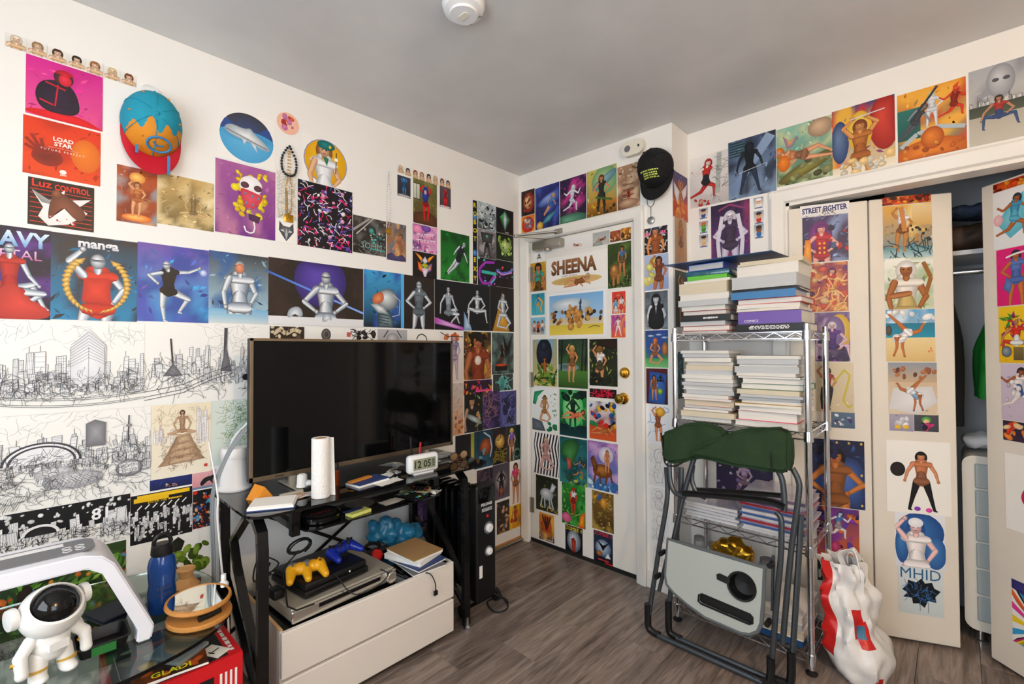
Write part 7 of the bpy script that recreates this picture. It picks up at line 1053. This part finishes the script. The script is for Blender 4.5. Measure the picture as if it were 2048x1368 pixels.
for q, (dx, rr, hh, lb) in enumerate(((.22, .032, .09, 'clear plastic jar right of the gold pouch'), (-.08, .026, .07, 'clear plastic jar left of the gold pouch'))):
    o = thing('clear_jar', lb, 'jar', (1.36+dx, -.11, gz if q else zb_+.001)); hh = hh if q else hh+.06; m = MB(); m.lathe([(0, 0), (rr, 0), (rr, hh), (rr*.8, hh+.006), (rr*.7, hh), (rr*.7, .004), (0, .004)], 20); m.build('body', 'clear_plastic', o); m = MB(); m.lathe([(0, hh+.006), (rr*.9, hh+.006), (rr*.9, hh+.02), (0, hh+.022)], 20); m.build('lid', 'grey_plastic', o)
# ================================================================== folded camp chair leaning on the wire shelf
CO = np.array([0, -.375, 0.]); CNm = np.array([0, -.95, .14]); CNm /= np.linalg.norm(CNm)
def ch(u, v, off=0.0):
    p = onplane(u, v, CO, CNm)+CNm*off; return (float(p[0]), float(p[1]), max(float(p[2]), .012))
fc = thing('folding_chair', 'folded director camp chair with green canvas and grey side table leaning on the shelf', 'chair', (0, 0, 0))
mat('hammered_grey', '4c5258', 0.38, 0.6, noise=0.15, nscale=120); mat('panel_grey', 'a9b1ae', 0.6); mat('panel_edge', '5a6064', 0.5); mat('canvas_green', '1f3a1e', 0.85, noise=0.2, nscale=12, bump=0.35, bscale=260); mat('canvas_trim', '161816', 0.8)
def ctube(name, pts, off, r=.011, mt='hammered_grey', k=5):
    m = MB(); m.tube(smooth_path([ch(u, v, off) for u, v in pts], k), r, 10); return m.build(name, mt, fc)
ctube('frame_tube', [(1338, 934), (1340, 995), (1324, 1095), (1304, 1226)], .03)
ctube('frame_tube', [(1362, 935), (1360, 1000), (1350, 1090), (1336, 1226)], -.005)
ctube('frame_tube', [(1397, 905), (1388, 925), (1370, 990), (1351, 1074), (1342, 1110)], .015)
ctube('frame_tube', [(1384, 930), (1382, 960), (1392, 985), (1410, 996)], -.01)
ctube('frame_tube', [(1347, 925), (1349, 960), (1358, 983), (1380, 992)], .045)
ctube('frame_tube', [(1556, 1022), (1566, 1036), (1567, 1070), (1565, 1120), (1556, 1218), (1547, 1340)], .03)
ctube('frame_tube', [(1560, 938), (1570, 960), (1574, 1000), (1573, 1020)], .04)
ctube('frame_tube', [(1586, 936), (1598, 960), (1599, 990), (1583, 1110), (1567, 1286)], .012)
ctube('frame_tube', [(1600, 1030), (1597, 1100), (1582, 1335)], -.012)
for q, (pl, pr_, off) in enumerate((((1322, 1272), (1530, 1372), .03), ((1352, 1268), (1548, 1352), -.005))):
    a = ch(*pl, off); b = ch(*pr_, off); a = (a[0], a[1], .014); b = (b[0], b[1], .014); m = MB(); m.tube([a, b], .011, 10); m.build('floor_rail', 'hammered_grey', fc)
for (u, v, off, s_) in ((1302, 1226, .03, 1), (1336, 1224, -.005, 1), (1546, 1336, .03, -1), (1581, 1332, -.012, -1)):
    a = Vector(ch(u, v, off)); m = MB(); m.tube(smooth_path([a+Vector((0, 0, .05)), a, Vector((a.x+.004*s_, a.y-.004, .03)), Vector((a.x+.03*s_, a.y-.005, .0155)), Vector((a.x+.06*s_, a.y-.005, .0155))]), .0155, 10); m.build('corner_foot', 'black_plastic', fc)
for u, v in ((1331, 1103), (1322, 1149), (1541, 1241), (1546, 1126)):
    a = Vector(ch(u, v, .03)); m = MB(); m.tube([a+Vector((0, .02, 0)), a+Vector((0, -.02, 0))], .011, 10); m.build('pivot', 'black_plastic', fc)
ctube('slide_bar', [(1340, 1105), (1322, 1180)], .02, .009); ctube('slide_bar', [(1548, 1110), (1546, 1220)], .01, .006)
ax_ = [ch(1377, 985, .05), ch(1450, 990, .055), ch(1540, 1000, .05), ch(1576, 1012, .05)]; m = MB(); m.tube(smooth_path(ax_), .02, 8, flat=(.022, .013)); m.build('armrest', 'black_plastic', fc)
ax_ = [ch(1384, 980, -.02), ch(1450, 983, -.02), ch(1560, 992, -.02)]; m = MB(); m.tube(smooth_path(ax_), .02, 8, flat=(.018, .01)); m.build('armrest', 'black_plastic', fc)
# side table panel with a cup well and a long slot
pu = Vector((1, 0, 0)); pv = Vector((0, float(CNm[2]), -float(CNm[1]))); pn = Vector([float(c) for c in CNm]); po = Vector(ch(1440, 1160, .05))
def p2(u, v): q = Vector(ch(u, v, .05))-po; return (q.dot(pu), q.dot(pv))
outl = [p2(*q) for q in [(1346, 1075), (1400, 1091), (1470, 1111), (1536, 1131), (1534, 1190), (1530, 1240), (1523, 1255), (1508, 1261), (1490, 1258), (1420, 1228), (1385, 1203), (1358, 1180), (1344, 1163), (1341, 1145)]]
ccx, ccy = p2(1492, 1167); cr = .052; circ = [(ccx+cr*math.cos(t), ccy+cr*math.sin(t)) for t in [6.283*i/24 for i in range(24)]]
slot = [p2(*q) for q in [(1408, 1184), (1414, 1182), (1510, 1222), (1514, 1227), (1514, 1239), (1508, 1241), (1412, 1201), (1407, 1196)]]
def plate(loops, h0, h1):
    bm = bmesh.new(); es = []
    for lp in loops:
        vs = [bm.verts.new((x, y, h0)) for x, y in lp]; es += [bm.edges.new((vs[i], vs[(i+1) % len(vs)])) for i in range(len(vs))]
    r = bmesh.ops.triangle_fill(bm, edges=es, use_beauty=True); fs = [f for f in r['geom'] if isinstance(f, bmesh.types.BMFace)]
    e = bmesh.ops.extrude_face_region(bm, geom=fs); bmesh.ops.translate(bm, verts=[v for v in e['geom'] if isinstance(v, bmesh.types.BMVert)], vec=(0, 0, h1-h0)); bmesh.ops.recalc_face_normals(bm, faces=bm.faces); return bm
TP = Matrix(((pu.x, pv.x, pn.x, po.x), (pu.y, pv.y, pn.y, po.y), (pu.z, pv.z, pn.z, po.z), (0, 0, 0, 1)))
m = MB(); m.bm(plate([outl, circ, slot], -.006, .006), TP); sp_ = m.build('side_table_panel', 'panel_grey', fc, smooth=False)
m = MB(); m.tube([TP @ Vector((x, y, 0)) for x, y in outl], .0085, 8, closed=True); m.build('panel_edge', 'panel_edge', sp_)
m = MB(); m.lathe([(cr*.8, -.05), (cr*.98, -.012), (cr*.98, .006), (cr*1.1, .008), (cr*1.1, .0065), (cr*1.0, .004), (0, -.05)][:1]+[(cr*.95, -.006), (cr*1.0, .007), (cr*1.1, .008), (cr*1.08, .0105), (cr*.94, .0095), (cr*.82, -.045), (0, -.05)], 28, TP @ Matrix.Translation((ccx, ccy, 0))); m.build('cup_well', 'black_plastic', sp_)
sc_ = (sum(q[0] for q in slot)/8, sum(q[1] for q in slot)/8); m = MB(); m.prism([(sc_[0]+(x-sc_[0])*1.0, sc_[1]+(y-sc_[1])*1.0) for x, y in slot], -.03, -.008, 'z', TP); m.tube([TP @ Vector((x, y, .007)) for x, y in slot], .004, 6, closed=True); m.build('slot_well', 'black_plastic', sp_)
hnd = [p2(*q) for q in [(1443, 1143), (1449, 1141), (1468, 1150), (1470, 1158), (1464, 1162), (1444, 1153)]]; m = MB(); m.prism(hnd, .006, .0095, 'z', TP); m.build('cup_grip_slot', 'black_plastic', sp_)
# canvas: folded back sling, two lobes with dark trim
def canvas(name, pts, off0, off1, seed):
    fr = [Vector(ch(u, v, off1)) for u, v in pts]; bk = [Vector(ch(u, v, off0)) for u, v in pts]; n = len(pts)
    bm = bmesh.new(); a = [bm.verts.new(p) for p in fr]; b = [bm.verts.new(p) for p in bk]
    bm.faces.new(a[::-1]); bm.faces.new(b)
    for i in range(n): bm.faces.new((a[i], a[(i+1) % n], b[(i+1) % n], b[i]))
    bmesh.ops.recalc_face_normals(bm, faces=bm.faces); bmesh.ops.bevel(bm, geom=bm.edges[:], offset=.014, segments=3, affect='EDGES')
    bmesh.ops.triangulate(bm, faces=bm.faces); bmesh.ops.subdivide_edges(bm, edges=bm.edges[:], cuts=2, use_grid_fill=True); bmesh.ops.smooth_vert(bm, verts=bm.verts, factor=.4)
    from mathutils import noise
    bm.normal_update()
    for v in bm.verts: v.co += v.normal*(noise.noise(v.co*14+Vector((seed, 0, 0)))*.012+noise.noise(v.co*32)*.005)
    m = MB(); m.bm(bm); return m.build(name, 'canvas_green', fc, angle=1.2)
canvas('canvas_seat', [(1331, 866), (1352, 860), (1380, 848), (1420, 846), (1452, 858), (1462, 872), (1440, 900), (1410, 915), (1385, 922), (1340, 928), (1334, 915)], -.005, .055, 1)
canvas('canvas_back', [(1386, 905), (1420, 890), (1500, 855), (1575, 856), (1590, 872), (1591, 935), (1584, 945), (1548, 944), (1480, 930), (1400, 915)], -.005, .08, 5)
m = MB(); m.tube(smooth_path([ch(*q, .078) for q in [(1555, 942), (1553, 905), (1558, 875), (1572, 859), (1586, 864)]]), .004, 6); m.build('canvas_piping', 'canvas_trim', fc)
m = MB(); m.tube(smooth_path([ch(*q, .052) for q in [(1332, 866), (1336, 900), (1341, 927), (1360, 931), (1378, 922)]]), .004, 6); m.build('canvas_piping', 'canvas_trim', fc)
# ================================================================== carrier bag by the shelf
mat('bag_white', 'e6e4e2', 0.3, bump=0.35, bscale=16); mat('bag_red', 'c8201e', 0.35); mat('bag_teal', '2c6a8a', 0.4)
from mathutils import noise as mnoise
bgt = thing('carrier_bag', 'crumpled white plastic carrier bag with red print beside the wire shelf', 'bag', (1.9, -.03, 0))
def bag_mesh():
    N_, K_ = 40, 30; V = []; Fc = []; mi_ = []
    for k in range(K_+1):
        t = k/K_; z = .43*t
        rx = (.085+.03*math.sin(min(t*2.4, 1)*math.pi))*(1-.22*t**2.2); ry = (.12+.03*math.sin(min(t*2.0, 1)*math.pi))*(1-.36*t**1.8); sh = -.065*t
        for i in range(N_):
            a = 6.2832*i/N_; p = Vector((rx*math.cos(a)+sh, ry*math.sin(a)-.0, z)); q = mnoise.noise(Vector((math.cos(a)*2.2, math.sin(a)*2.2, z*9)))*.045+mnoise.noise(Vector((math.cos(a)*6, math.sin(a)*6, z*22)))*.026
            q *= .35+t*.75
            p += Vector((math.cos(a), math.sin(a), .25))*q; p.z = max(p.z, .002); V.append(p)
    for k in range(K_):
        for i in range(N_): Fc.append((k*N_+i, k*N_+(i+1) % N_, (k+1)*N_+(i+1) % N_, (k+1)*N_+i))
    Fc.append(tuple(range(N_-1, -1, -1)))
    return V, Fc, N_, K_
V, Fc, N_, K_ = bag_mesh(); m = MB(); m.add(V, Fc)
for fi, f in enumerate(Fc[:-1]):
    k, i = divmod(fi, N_); a = 360*i/N_
    if (205 < a < 235 and k > 5): m.m[fi] = 1
    elif 285 < a < 318 and 9 < k < 19 and abs((a-300)/16+(k-14)/7) < 1.1: m.m[fi] = 2 if (abs(k-13) < 2 and abs(a-303) < 8) else 1
    elif 300 < a < 330 and k < 2: m.m[fi] = 1
m.build('bag_body', ['bag_white', 'bag_red', 'bag_teal'], bgt, angle=1.0)
for s_ in (-1, 1): m = MB(); m.tube(smooth_path([(-.04, s_*.03, .40), (-.05+.01*s_, s_*.02, .45), (-.02, s_*.005, .47), (.0, s_*.03, .42), (.01, s_*.045, .37)]), .012, 6, flat=(.018, .003)); m.build('handle', 'bag_white', bgt)
# ================================================================== inside the closet
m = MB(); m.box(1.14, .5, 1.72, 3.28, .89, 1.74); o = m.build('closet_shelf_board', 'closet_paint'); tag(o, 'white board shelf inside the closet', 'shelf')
m = MB(); m.tube([(1.12, .62, 1.655), (3.29, .62, 1.655)], .014, 12); tag(m.build('clothes_rail', 'chrome'), 'chrome hanging rail inside the closet', 'rail')
mat('dark_cloth', '17171b', 0.9); mat('brown_leather', '3c2a1e', 0.6); mat('denim', '33405a', 0.9); mat('green_cloth', '1c8a2e', 0.7); mat('white_cloth', 'e6e6ea', 0.85); mat('grey_cloth', '50545c', 0.9)
def garment(label, x, w, z0, z1, mt, seed):
    o = thing('garment', label, 'clothes', (x, .62, 0), 0, 'clothes on the closet rail'); V = []; Fc = []; n = 28
    for k in range(9):
        t = k/8; z = z1-(z1-z0)*t; hw = w*(.35+.65*min(1, t*3)); hd = .05+.09*min(1, t*2.5)
        for i in range(n): a = 6.2832*i/n; r = 1+.16*math.sin(a*5+seed+k*.4)*min(1, t*2); V.append((hw*math.cos(a)*r, hd*math.sin(a)*r, z))
    for k in range(8):
        for i in range(n): Fc.append((k*n+i, k*n+(i+1) % n, (k+1)*n+(i+1) % n, (k+1)*n+i))
    Fc += [tuple(range(n)), tuple(8*n+i for i in range(n))[::-1]]; m = MB(); m.add(V, Fc); m.build('cloth', mt, o, angle=1.2)
    m = MB(); m.tube(smooth_path([(-w*.3, 0, z1-.005), (0, 0, z1+.02), (0, 0, 1.625), (0, .022, 1.65), (0, .018, 1.672), (0, 0, 1.6775)]), .0025, 6); m.build('hanger', 'chrome', o)
garment('black coat hanging in the closet', 2.17, .05, .95, 1.56, 'dark_cloth', 1)
garment('dark grey coat hanging deeper in the closet', 2.06, .05, .85, 1.56, 'grey_cloth', 2)
garment('black jacket hanging at the right of the closet', 2.44, .05, .9, 1.56, 'dark_cloth', 3)
garment('bright green jacket hanging in the closet gap', 2.315, .055, 1.08, 1.42, 'green_cloth', 4)
for x, y, z, sz, mt, lb in ((2.27, .66, 1.741, (.13, .1, .07), 'brown_leather', 'brown bag on the closet shelf'), (2.3, .66, 1.9, (.12, .1, .035), 'denim', 'folded denim on the brown bag'), (2.29, .66, .842, (.07, .1, .04), 'white_cloth', 'crumpled white shirt on the drawer cart')):
    b = blob_obj('cloth_bundle', .014, [(0, 0, sz[2]), (sz[0]*.5, sz[1]*.3, sz[2]), (-sz[0]*.5, -sz[1]*.2, sz[2])], [sz, (sz[0]*.7, sz[1]*.8, sz[2]*.9), (sz[0]*.7, sz[1]*.8, sz[2]*.9)], mt, None, (x, y, z), None, 4); crumple(b, .012, 22); tag(b, lb, 'clothes')
for q, (x, w, hh, lb) in enumerate(((1.36, .17, .5, 'added black bag darkening the left end of the closet shelf'), (1.74, .19, .55, 'added black bag darkening the closet top, second along the closet shelf'), (2.655, .175, .52, 'added black bag darkening the part near the right end of the closet shelf'), (3.05, .18, .5, 'added black bag darkening the right end of the closet shelf'))):  # invented black bags, added so the upper closet interior renders dark
    o = thing('added_dark_bag', lb, 'bag', (x, .69, 1.741), 0, 'added dark bags on the closet shelf'); m = MB(); m.rbox(-w, -.17, 0, w, .17, hh, .04, 3); m.build('bag', 'dark_cloth', o); m = MB(); m.tube(smooth_path([(-.06, -.172, hh*.5), (-.05, -.185, hh*.42), (.05, -.185, hh*.42), (.06, -.172, hh*.5)]), .006, 6); m.build('handle', 'dark_cloth', o)
dc_ = thing('drawer_cart', 'white rounded cart with pale grey drawers inside the closet', 'drawers', (2.21, .5, 0)); mat('cart_white', 'dedbd2', 0.4); mat('drawer_grey', 'a8b4b8', 0.4)
m = MB(); m.prism(rrect(0, .07, .36, .83, .04), .012, .32, 'y'); m.build('shell', 'cart_white', dc_)
m = MB(); m.prism(rrect(0, .07, .36, .83, .04), 0, .013, 'y'); m.build('front_frame', 'cart_white', dc_)
for k in range(6): m = MB(); m.rbox(.04, -.008, .115+k*.115, .33, .004, .222+k*.115, .004, 1); m.build('drawer', 'drawer_grey', dc_)
for x in (.05, .31):
    for y in (.05, .27): m = MB(); m.lathe([(0, 0), (.022, 0), (.022, .012), (.014, .016), (.014, .072), (0, .072)], 16, Matrix.Translation((x, y, 0))); m.build('foot', 'chrome', dc_)
# ================================================================== caps, chains, detectors
mat('cap_teal', '1793b0', 0.75, bump=0.15, bscale=200); mat('cap_orange', 'd98a1c', 0.7); mat('cap_red', 'c4122c', 0.6); mat('cap_blue', '2f7fb8', 0.5); mat('cap_black', '101013', 0.85, bump=0.2, bscale=200); mat('cap_mesh', '1c1c20', 0.9); mat('cap_print', 'c9d860', 0.6)
def cap(label, T, w, h, depth, mats, drip=False, brim=.085):
    o = thing('baseball_cap', label, 'cap', (0, 0, 0)); o.matrix_world = T      # local: X right, Y up, Z out of the wall
    su, sv = 112, 40; V = []; Fc = []; M_ = []
    for j in range(sv+1):
        t = j/sv*math.pi/2
        for i in range(su):
            a = 6.2832*i/su; c_ = math.cos(t)**.75; V.append((w*c_*math.cos(a), h*c_*math.sin(a)+depth*.12*math.sin(t), depth*math.sin(t)*.98+.004))
    for j in range(sv):
        for i in range(su):
            Fc.append((j*su+i, j*su+(i+1) % su, (j+1)*su+(i+1) % su, (j+1)*su+i)); x, y, z = V[Fc[-1][0]]
            a = math.degrees(math.atan2(y, x)) % 360
            M_.append(1 if (drip and 195 < a < 345 and y < -h*.26-h*.17*math.sin(x*125+.6)-h*.1*math.sin(x*61)) else (1 if (not drip and 20 < a < 160 and j < 30) else 0))
    m = MB(); m.add(V, Fc); m.m = M_; crown_ = m.build('crown', mats[:2], o, angle=1.2)
    m = MB(); m.sphere((0, depth*.12, depth+.003), .008, .008, .005, 12, 8); m.build('button', mats[0], crown_)
    for q in range(6):
        a = 6.2832*(q+.5)/6; pts = [(w*1.01*math.cos(t)**.75*math.cos(a), h*1.01*math.cos(t)**.75*math.sin(a)+depth*.12*math.sin(t), depth*math.sin(t)*.985+.0055) for t in [math.pi/2*k/12 for k in range(12)]]
        m = MB(); m.tube(pts, .0012, 5); m.build('seam', mats[0], crown_)
        a += .5; t = .75; m = MB(); m.sphere((w*1.0*math.cos(t)**.75*math.cos(a), h*math.cos(t)**.75*math.sin(a)+depth*.12*math.sin(t), depth*math.sin(t)+.006), .004, .004, .003, 8, 6); m.build('eyelet', mats[1], crown_)
    V = []; n = 24
    for i in range(n+1):
        a = math.radians(192+156*i/n); x0, y0 = w*1.0*math.cos(a), h*1.0*math.sin(a); e = math.sin(math.pi*i/n)**.6
        for kk in range(5):
            s = kk/4; V.append((x0*(1+.10*s*e), y0-brim*s*e, .018+.03*s*e-.02*(x0/w)**2*s))
    F1 = [(i*5+k, i*5+k+1, (i+1)*5+k+1, (i+1)*5+k) for i in range(n) for k in range(4)]; nb_ = len(V)
    m = MB(); m.add(V+[(x, y, z-.0035) for x, y, z in V], F1+[tuple(reversed([q+nb_ for q in f])) for f in F1]+[(i*5+4, i*5+4+nb_, (i+1)*5+4+nb_, (i+1)*5+4) for i in range(n)]); m.build('brim', mats[2], o, angle=1.0)
    return o
TA = Matrix(((0, 0, 1, .004), (1, 0, 0, -2.062), (0, 1, 0, 2.155), (0, 0, 0, 1)))
c1 = cap('teal leather baseball cap with orange drip and red brim hung on the left wall', TA, .094, .118, .105, ['cap_teal', 'cap_orange', 'cap_red'], True, .075)
m = MB(); m.tube([(.036*math.cos(t)+.012, -.088+.021*math.sin(t), .072+.012*math.cos(t)*0+.02*math.sin(t)) for t in [6.283*i/24 for i in range(24)]], .004, 6, closed=True); m.tube([(-.006, -.084, .079), (.006, -.094, .07), (.026, -.09, .073)], .003, 6); m.build('badge', 'cap_blue', c1)
for x, y0, y1 in ((-.05, -.10, -.13), (.045, -.115, -.185)): m = MB(); m.tube([(x, y0, .052), (x, y1, .052)], .005, 6, flat=(.005, .0015)); m.build('drip_stripe', 'cap_blue', c1)
m = MB(); m.tube(smooth_path([(-.01, .115, .02), (-.03, .135, .015), (-.01, .15, .01), (.02, .14, .008)]), .0015, 5); m.lathe([(0, 0), (.012, 0), (.008, .012), (0, .014)], 12, Matrix.Translation((.015, .135, -.003))); m.build('hook', 'white_plastic', c1)
TB = Matrix(((1, 0, 0, 1.028), (0, 0, -1, -.006), (0, 1, 0, 2.285), (0, 0, 0, 1)))
c2 = cap('black trucker cap with pale yellow print hung above the door corner', TB, .098, .105, .11, ['cap_black', 'cap_mesh', 'cap_black'], False, .07)
a_ = Art(.11, .05); a_.marks(.5, .85, .95, .22, 1, '000000', 13); a_.marks(.55, .4, .75, .6, 3, '000000', 14)
def on_dome(x, y, w=.098, h=.105, depth=.11):
    best = (0, 0, 0)
    for k in range(60):
        t = math.pi/2*k/60; c_ = math.cos(t)**.75; yy = (y-depth*.12*math.sin(t)); r = math.hypot(x/w, yy/h)
        if r <= c_: best = (x, y, depth*math.sin(t)*.98+.0065)
    return best
m = MB(); m.add([on_dome(q[0]-.055, q[1]-.075) for q in a_.v], a_.f); m.build('print', 'cap_print', c2, smooth=False)
# chains
def beads(m, pts, r, step):
    P_ = smooth_path(pts, 10); acc = 0; last = P_[0]
    for p in P_:
        acc += (p-last).length; last = p
        if acc >= step: m.sphere(p, r, su=8, sv=6); acc = 0
bn = thing('bead_necklace', 'gold bead chain with a black bead loop hung on the left wall', 'necklace', (0, 0, 0))
o0 = on(577, 292, 0, .0); yb, zt_ = float(o0[1]), float(o0[2]); zb2 = float(on(577, 432, 0, 0)[2])
m = MB(); beads(m, [(.008, yb, zt_), (.008, yb-.03, zt_-.06), (.008, yb-.028, zt_-.12), (.008, yb, zt_-.14), (.008, yb+.028, zt_-.12), (.008, yb+.03, zt_-.06), (.008, yb, zt_)], .0058, .0105); m.build('black_beads', 'black_gloss', bn)
m = MB()
for s_ in (-1, 1): beads(m, [(.008, yb+.003*s_, zt_-.02), (.008, yb+.006*s_, zt_-.15), (.008, yb+.012*s_, (zt_+zb2)/2-.03), (.008, yb+.01*s_, zb2+.03), (.008, yb, zb2+.008)], .0034, .0068)
m.build('gold_beads', 'gold', bn); m = MB(); m.rbox(.004, yb-.02, zb2-.03, .008, yb+.02, zb2+.005, .002); m.tube([(.009, yb-.012, zb2-.02), (.009, yb, zb2-.004), (.009, yb+.012, zb2-.02)], .002, 6); m.build('pendant', 'gold', bn)
sn_ = thing('silver_necklace', 'thin silver chain with a small gold pendant on the left wall', 'necklace', (0, 0, 0)); o0 = on(776, 345, 0, 0); y_ = float(o0[1]); z_ = float(o0[2]); z2 = float(on(775, 460, 0, 0)[2])
m = MB()
for s_ in (-1, 1): beads(m, [(.006, y_, z_), (.006, y_+.01*s_, z_-.12), (.005, y_+.009*s_, z2+.06), (.006, y_, z2+.01)], .0028, .0052)
m.build('chain', 'chrome', sn_); m = MB(); m.lathe([(0, 0), (.018, 0), (.016, .004), (0, .005)], 10, Matrix.Translation((.003, y_, z2-.005)) @ Matrix.Rotation(math.pi/2, 4, 'Y')); m.build('pendant', 'gold', sn_); m = MB(); m.sphere((.006, y_, z_+.006), .006, su=8, sv=6); m.build('pin', 'white_plastic', sn_)
ln = thing('locket_necklace', 'dark cord with a round silver locket hanging below the black cap', 'necklace', (0, 0, 0)); m = MB(); m.tube(smooth_path([(.965, -.005, 2.15), (.972, -.006, 2.105), (.99, -.006, 2.09), (1.008, -.006, 2.105), (1.015, -.005, 2.15)]), .0014, 5); m.tube([(.99, -.006, 2.09), (.99, -.006, 2.04)], .0014, 5); m.build('cord', 'black_rubber', ln); m = MB(); m.lathe([(0, 0), (.02, 0), (.022, .003), (.02, .008), (.012, .011), (0, .012)], 20, Matrix.Translation((.99, -.003, 2.015)) @ RXm); m.build('locket', 'steel', ln)
sd = thing('smoke_detector', 'round white smoke detector on the ceiling', 'detector', (.965, -1.335, H)); m = MB(); m.lathe([(0, 0), (.074, 0), (.075, -.01), (.068, -.03), (.05, -.036), (.048, -.044), (0, -.046)][::-1], 40); m.build('body', 'white_plastic', sd); m = MB(); m.prism(rrect(-.022, -.012, .022, .012, .01), -.0478, -.0458); m.build('test_button', 'ivory_plastic', sd); m = MB(); [m.box(-.03, .05+q*.005, -.0345+q*.002, .03, .052+q*.005, -.0315+q*.002) for q in range(3)]; m.build('vents', 'grey_plastic', sd)
co = thing('gas_detector', 'rounded ivory gas alarm on the wall above the door', 'detector', (.895, 0, 2.44)); m = MB(); m.prism(rrect(-.068, -.042, .068, .042, .038, 8), -.036, 0, 'y'); m.build('body', 'ivory_plastic', co); m = MB(); m.lathe([(.015, 0), (.019, 0), (.019, .0015), (.015, .0015)], 20, Matrix.Translation((-.03, -.036, 0)) @ RXm); m.build('sounder_ring', 'grey_plastic', co); m = MB(); m.box(.034, -.0366, -.006, .044, -.036, .008); m.build('mark', 'black_plastic', co)
# ================================================================== lamps to the right of the camera view
mat('bulb', 'ffd9a0', 0.5, emit='ffcf90', estr=LAMP_BULB*1.5); mat('lamp_shade', 'efe6d6', 0.8)
wl = thing('wall_lamp', 'warm wall lamp on the right hand wall', 'lamp', (3.28, -1.95, 2.24)); m = MB(); m.box(0, -.05, -.06, .02, .05, .06); m.build('back_plate', 'brass', wl); m = MB(); m.tube([(0, 0, 0), (-.1, 0, -.02), (-.12, 0, .0)], .008, 8); m.build('arm', 'brass', wl); m = MB(); m.sphere((-.12, 0, .035), .03, su=16, sv=10); mat('bulb_small', 'ffd9a0', 0.5, emit='ffcf90', estr=LAMP_BULB*3.4); m.build('bulb', 'bulb_small', wl)
fl = thing('floor_lamp', 'warm floor lamp standing by the closet end', 'lamp', (2.68, -.08, 0)); m = MB(); m.lathe([(0, 0), (.14, 0), (.14, .015), (.02, .03), (0, .03)], 24); m.build('base', 'black_metal', fl); m = MB(); m.tube([(0, 0, .02), (0, 0, 2.0)], .012, 12); m.build('pole', 'black_metal', fl); m = MB(); m.lathe([(.06, 2.0), (.062, 2.0), (.15, 2.12), (.148, 2.12)], 28); m.lathe([(0, 1.99), (.06, 2.0), (.058, 2.003), (0, 1.995)], 20); m.build('shade', 'lamp_shade', fl); m = MB(); m.sphere((0, 0, 2.06), .04, su=14, sv=8); m.build('bulb', 'bulb', fl)
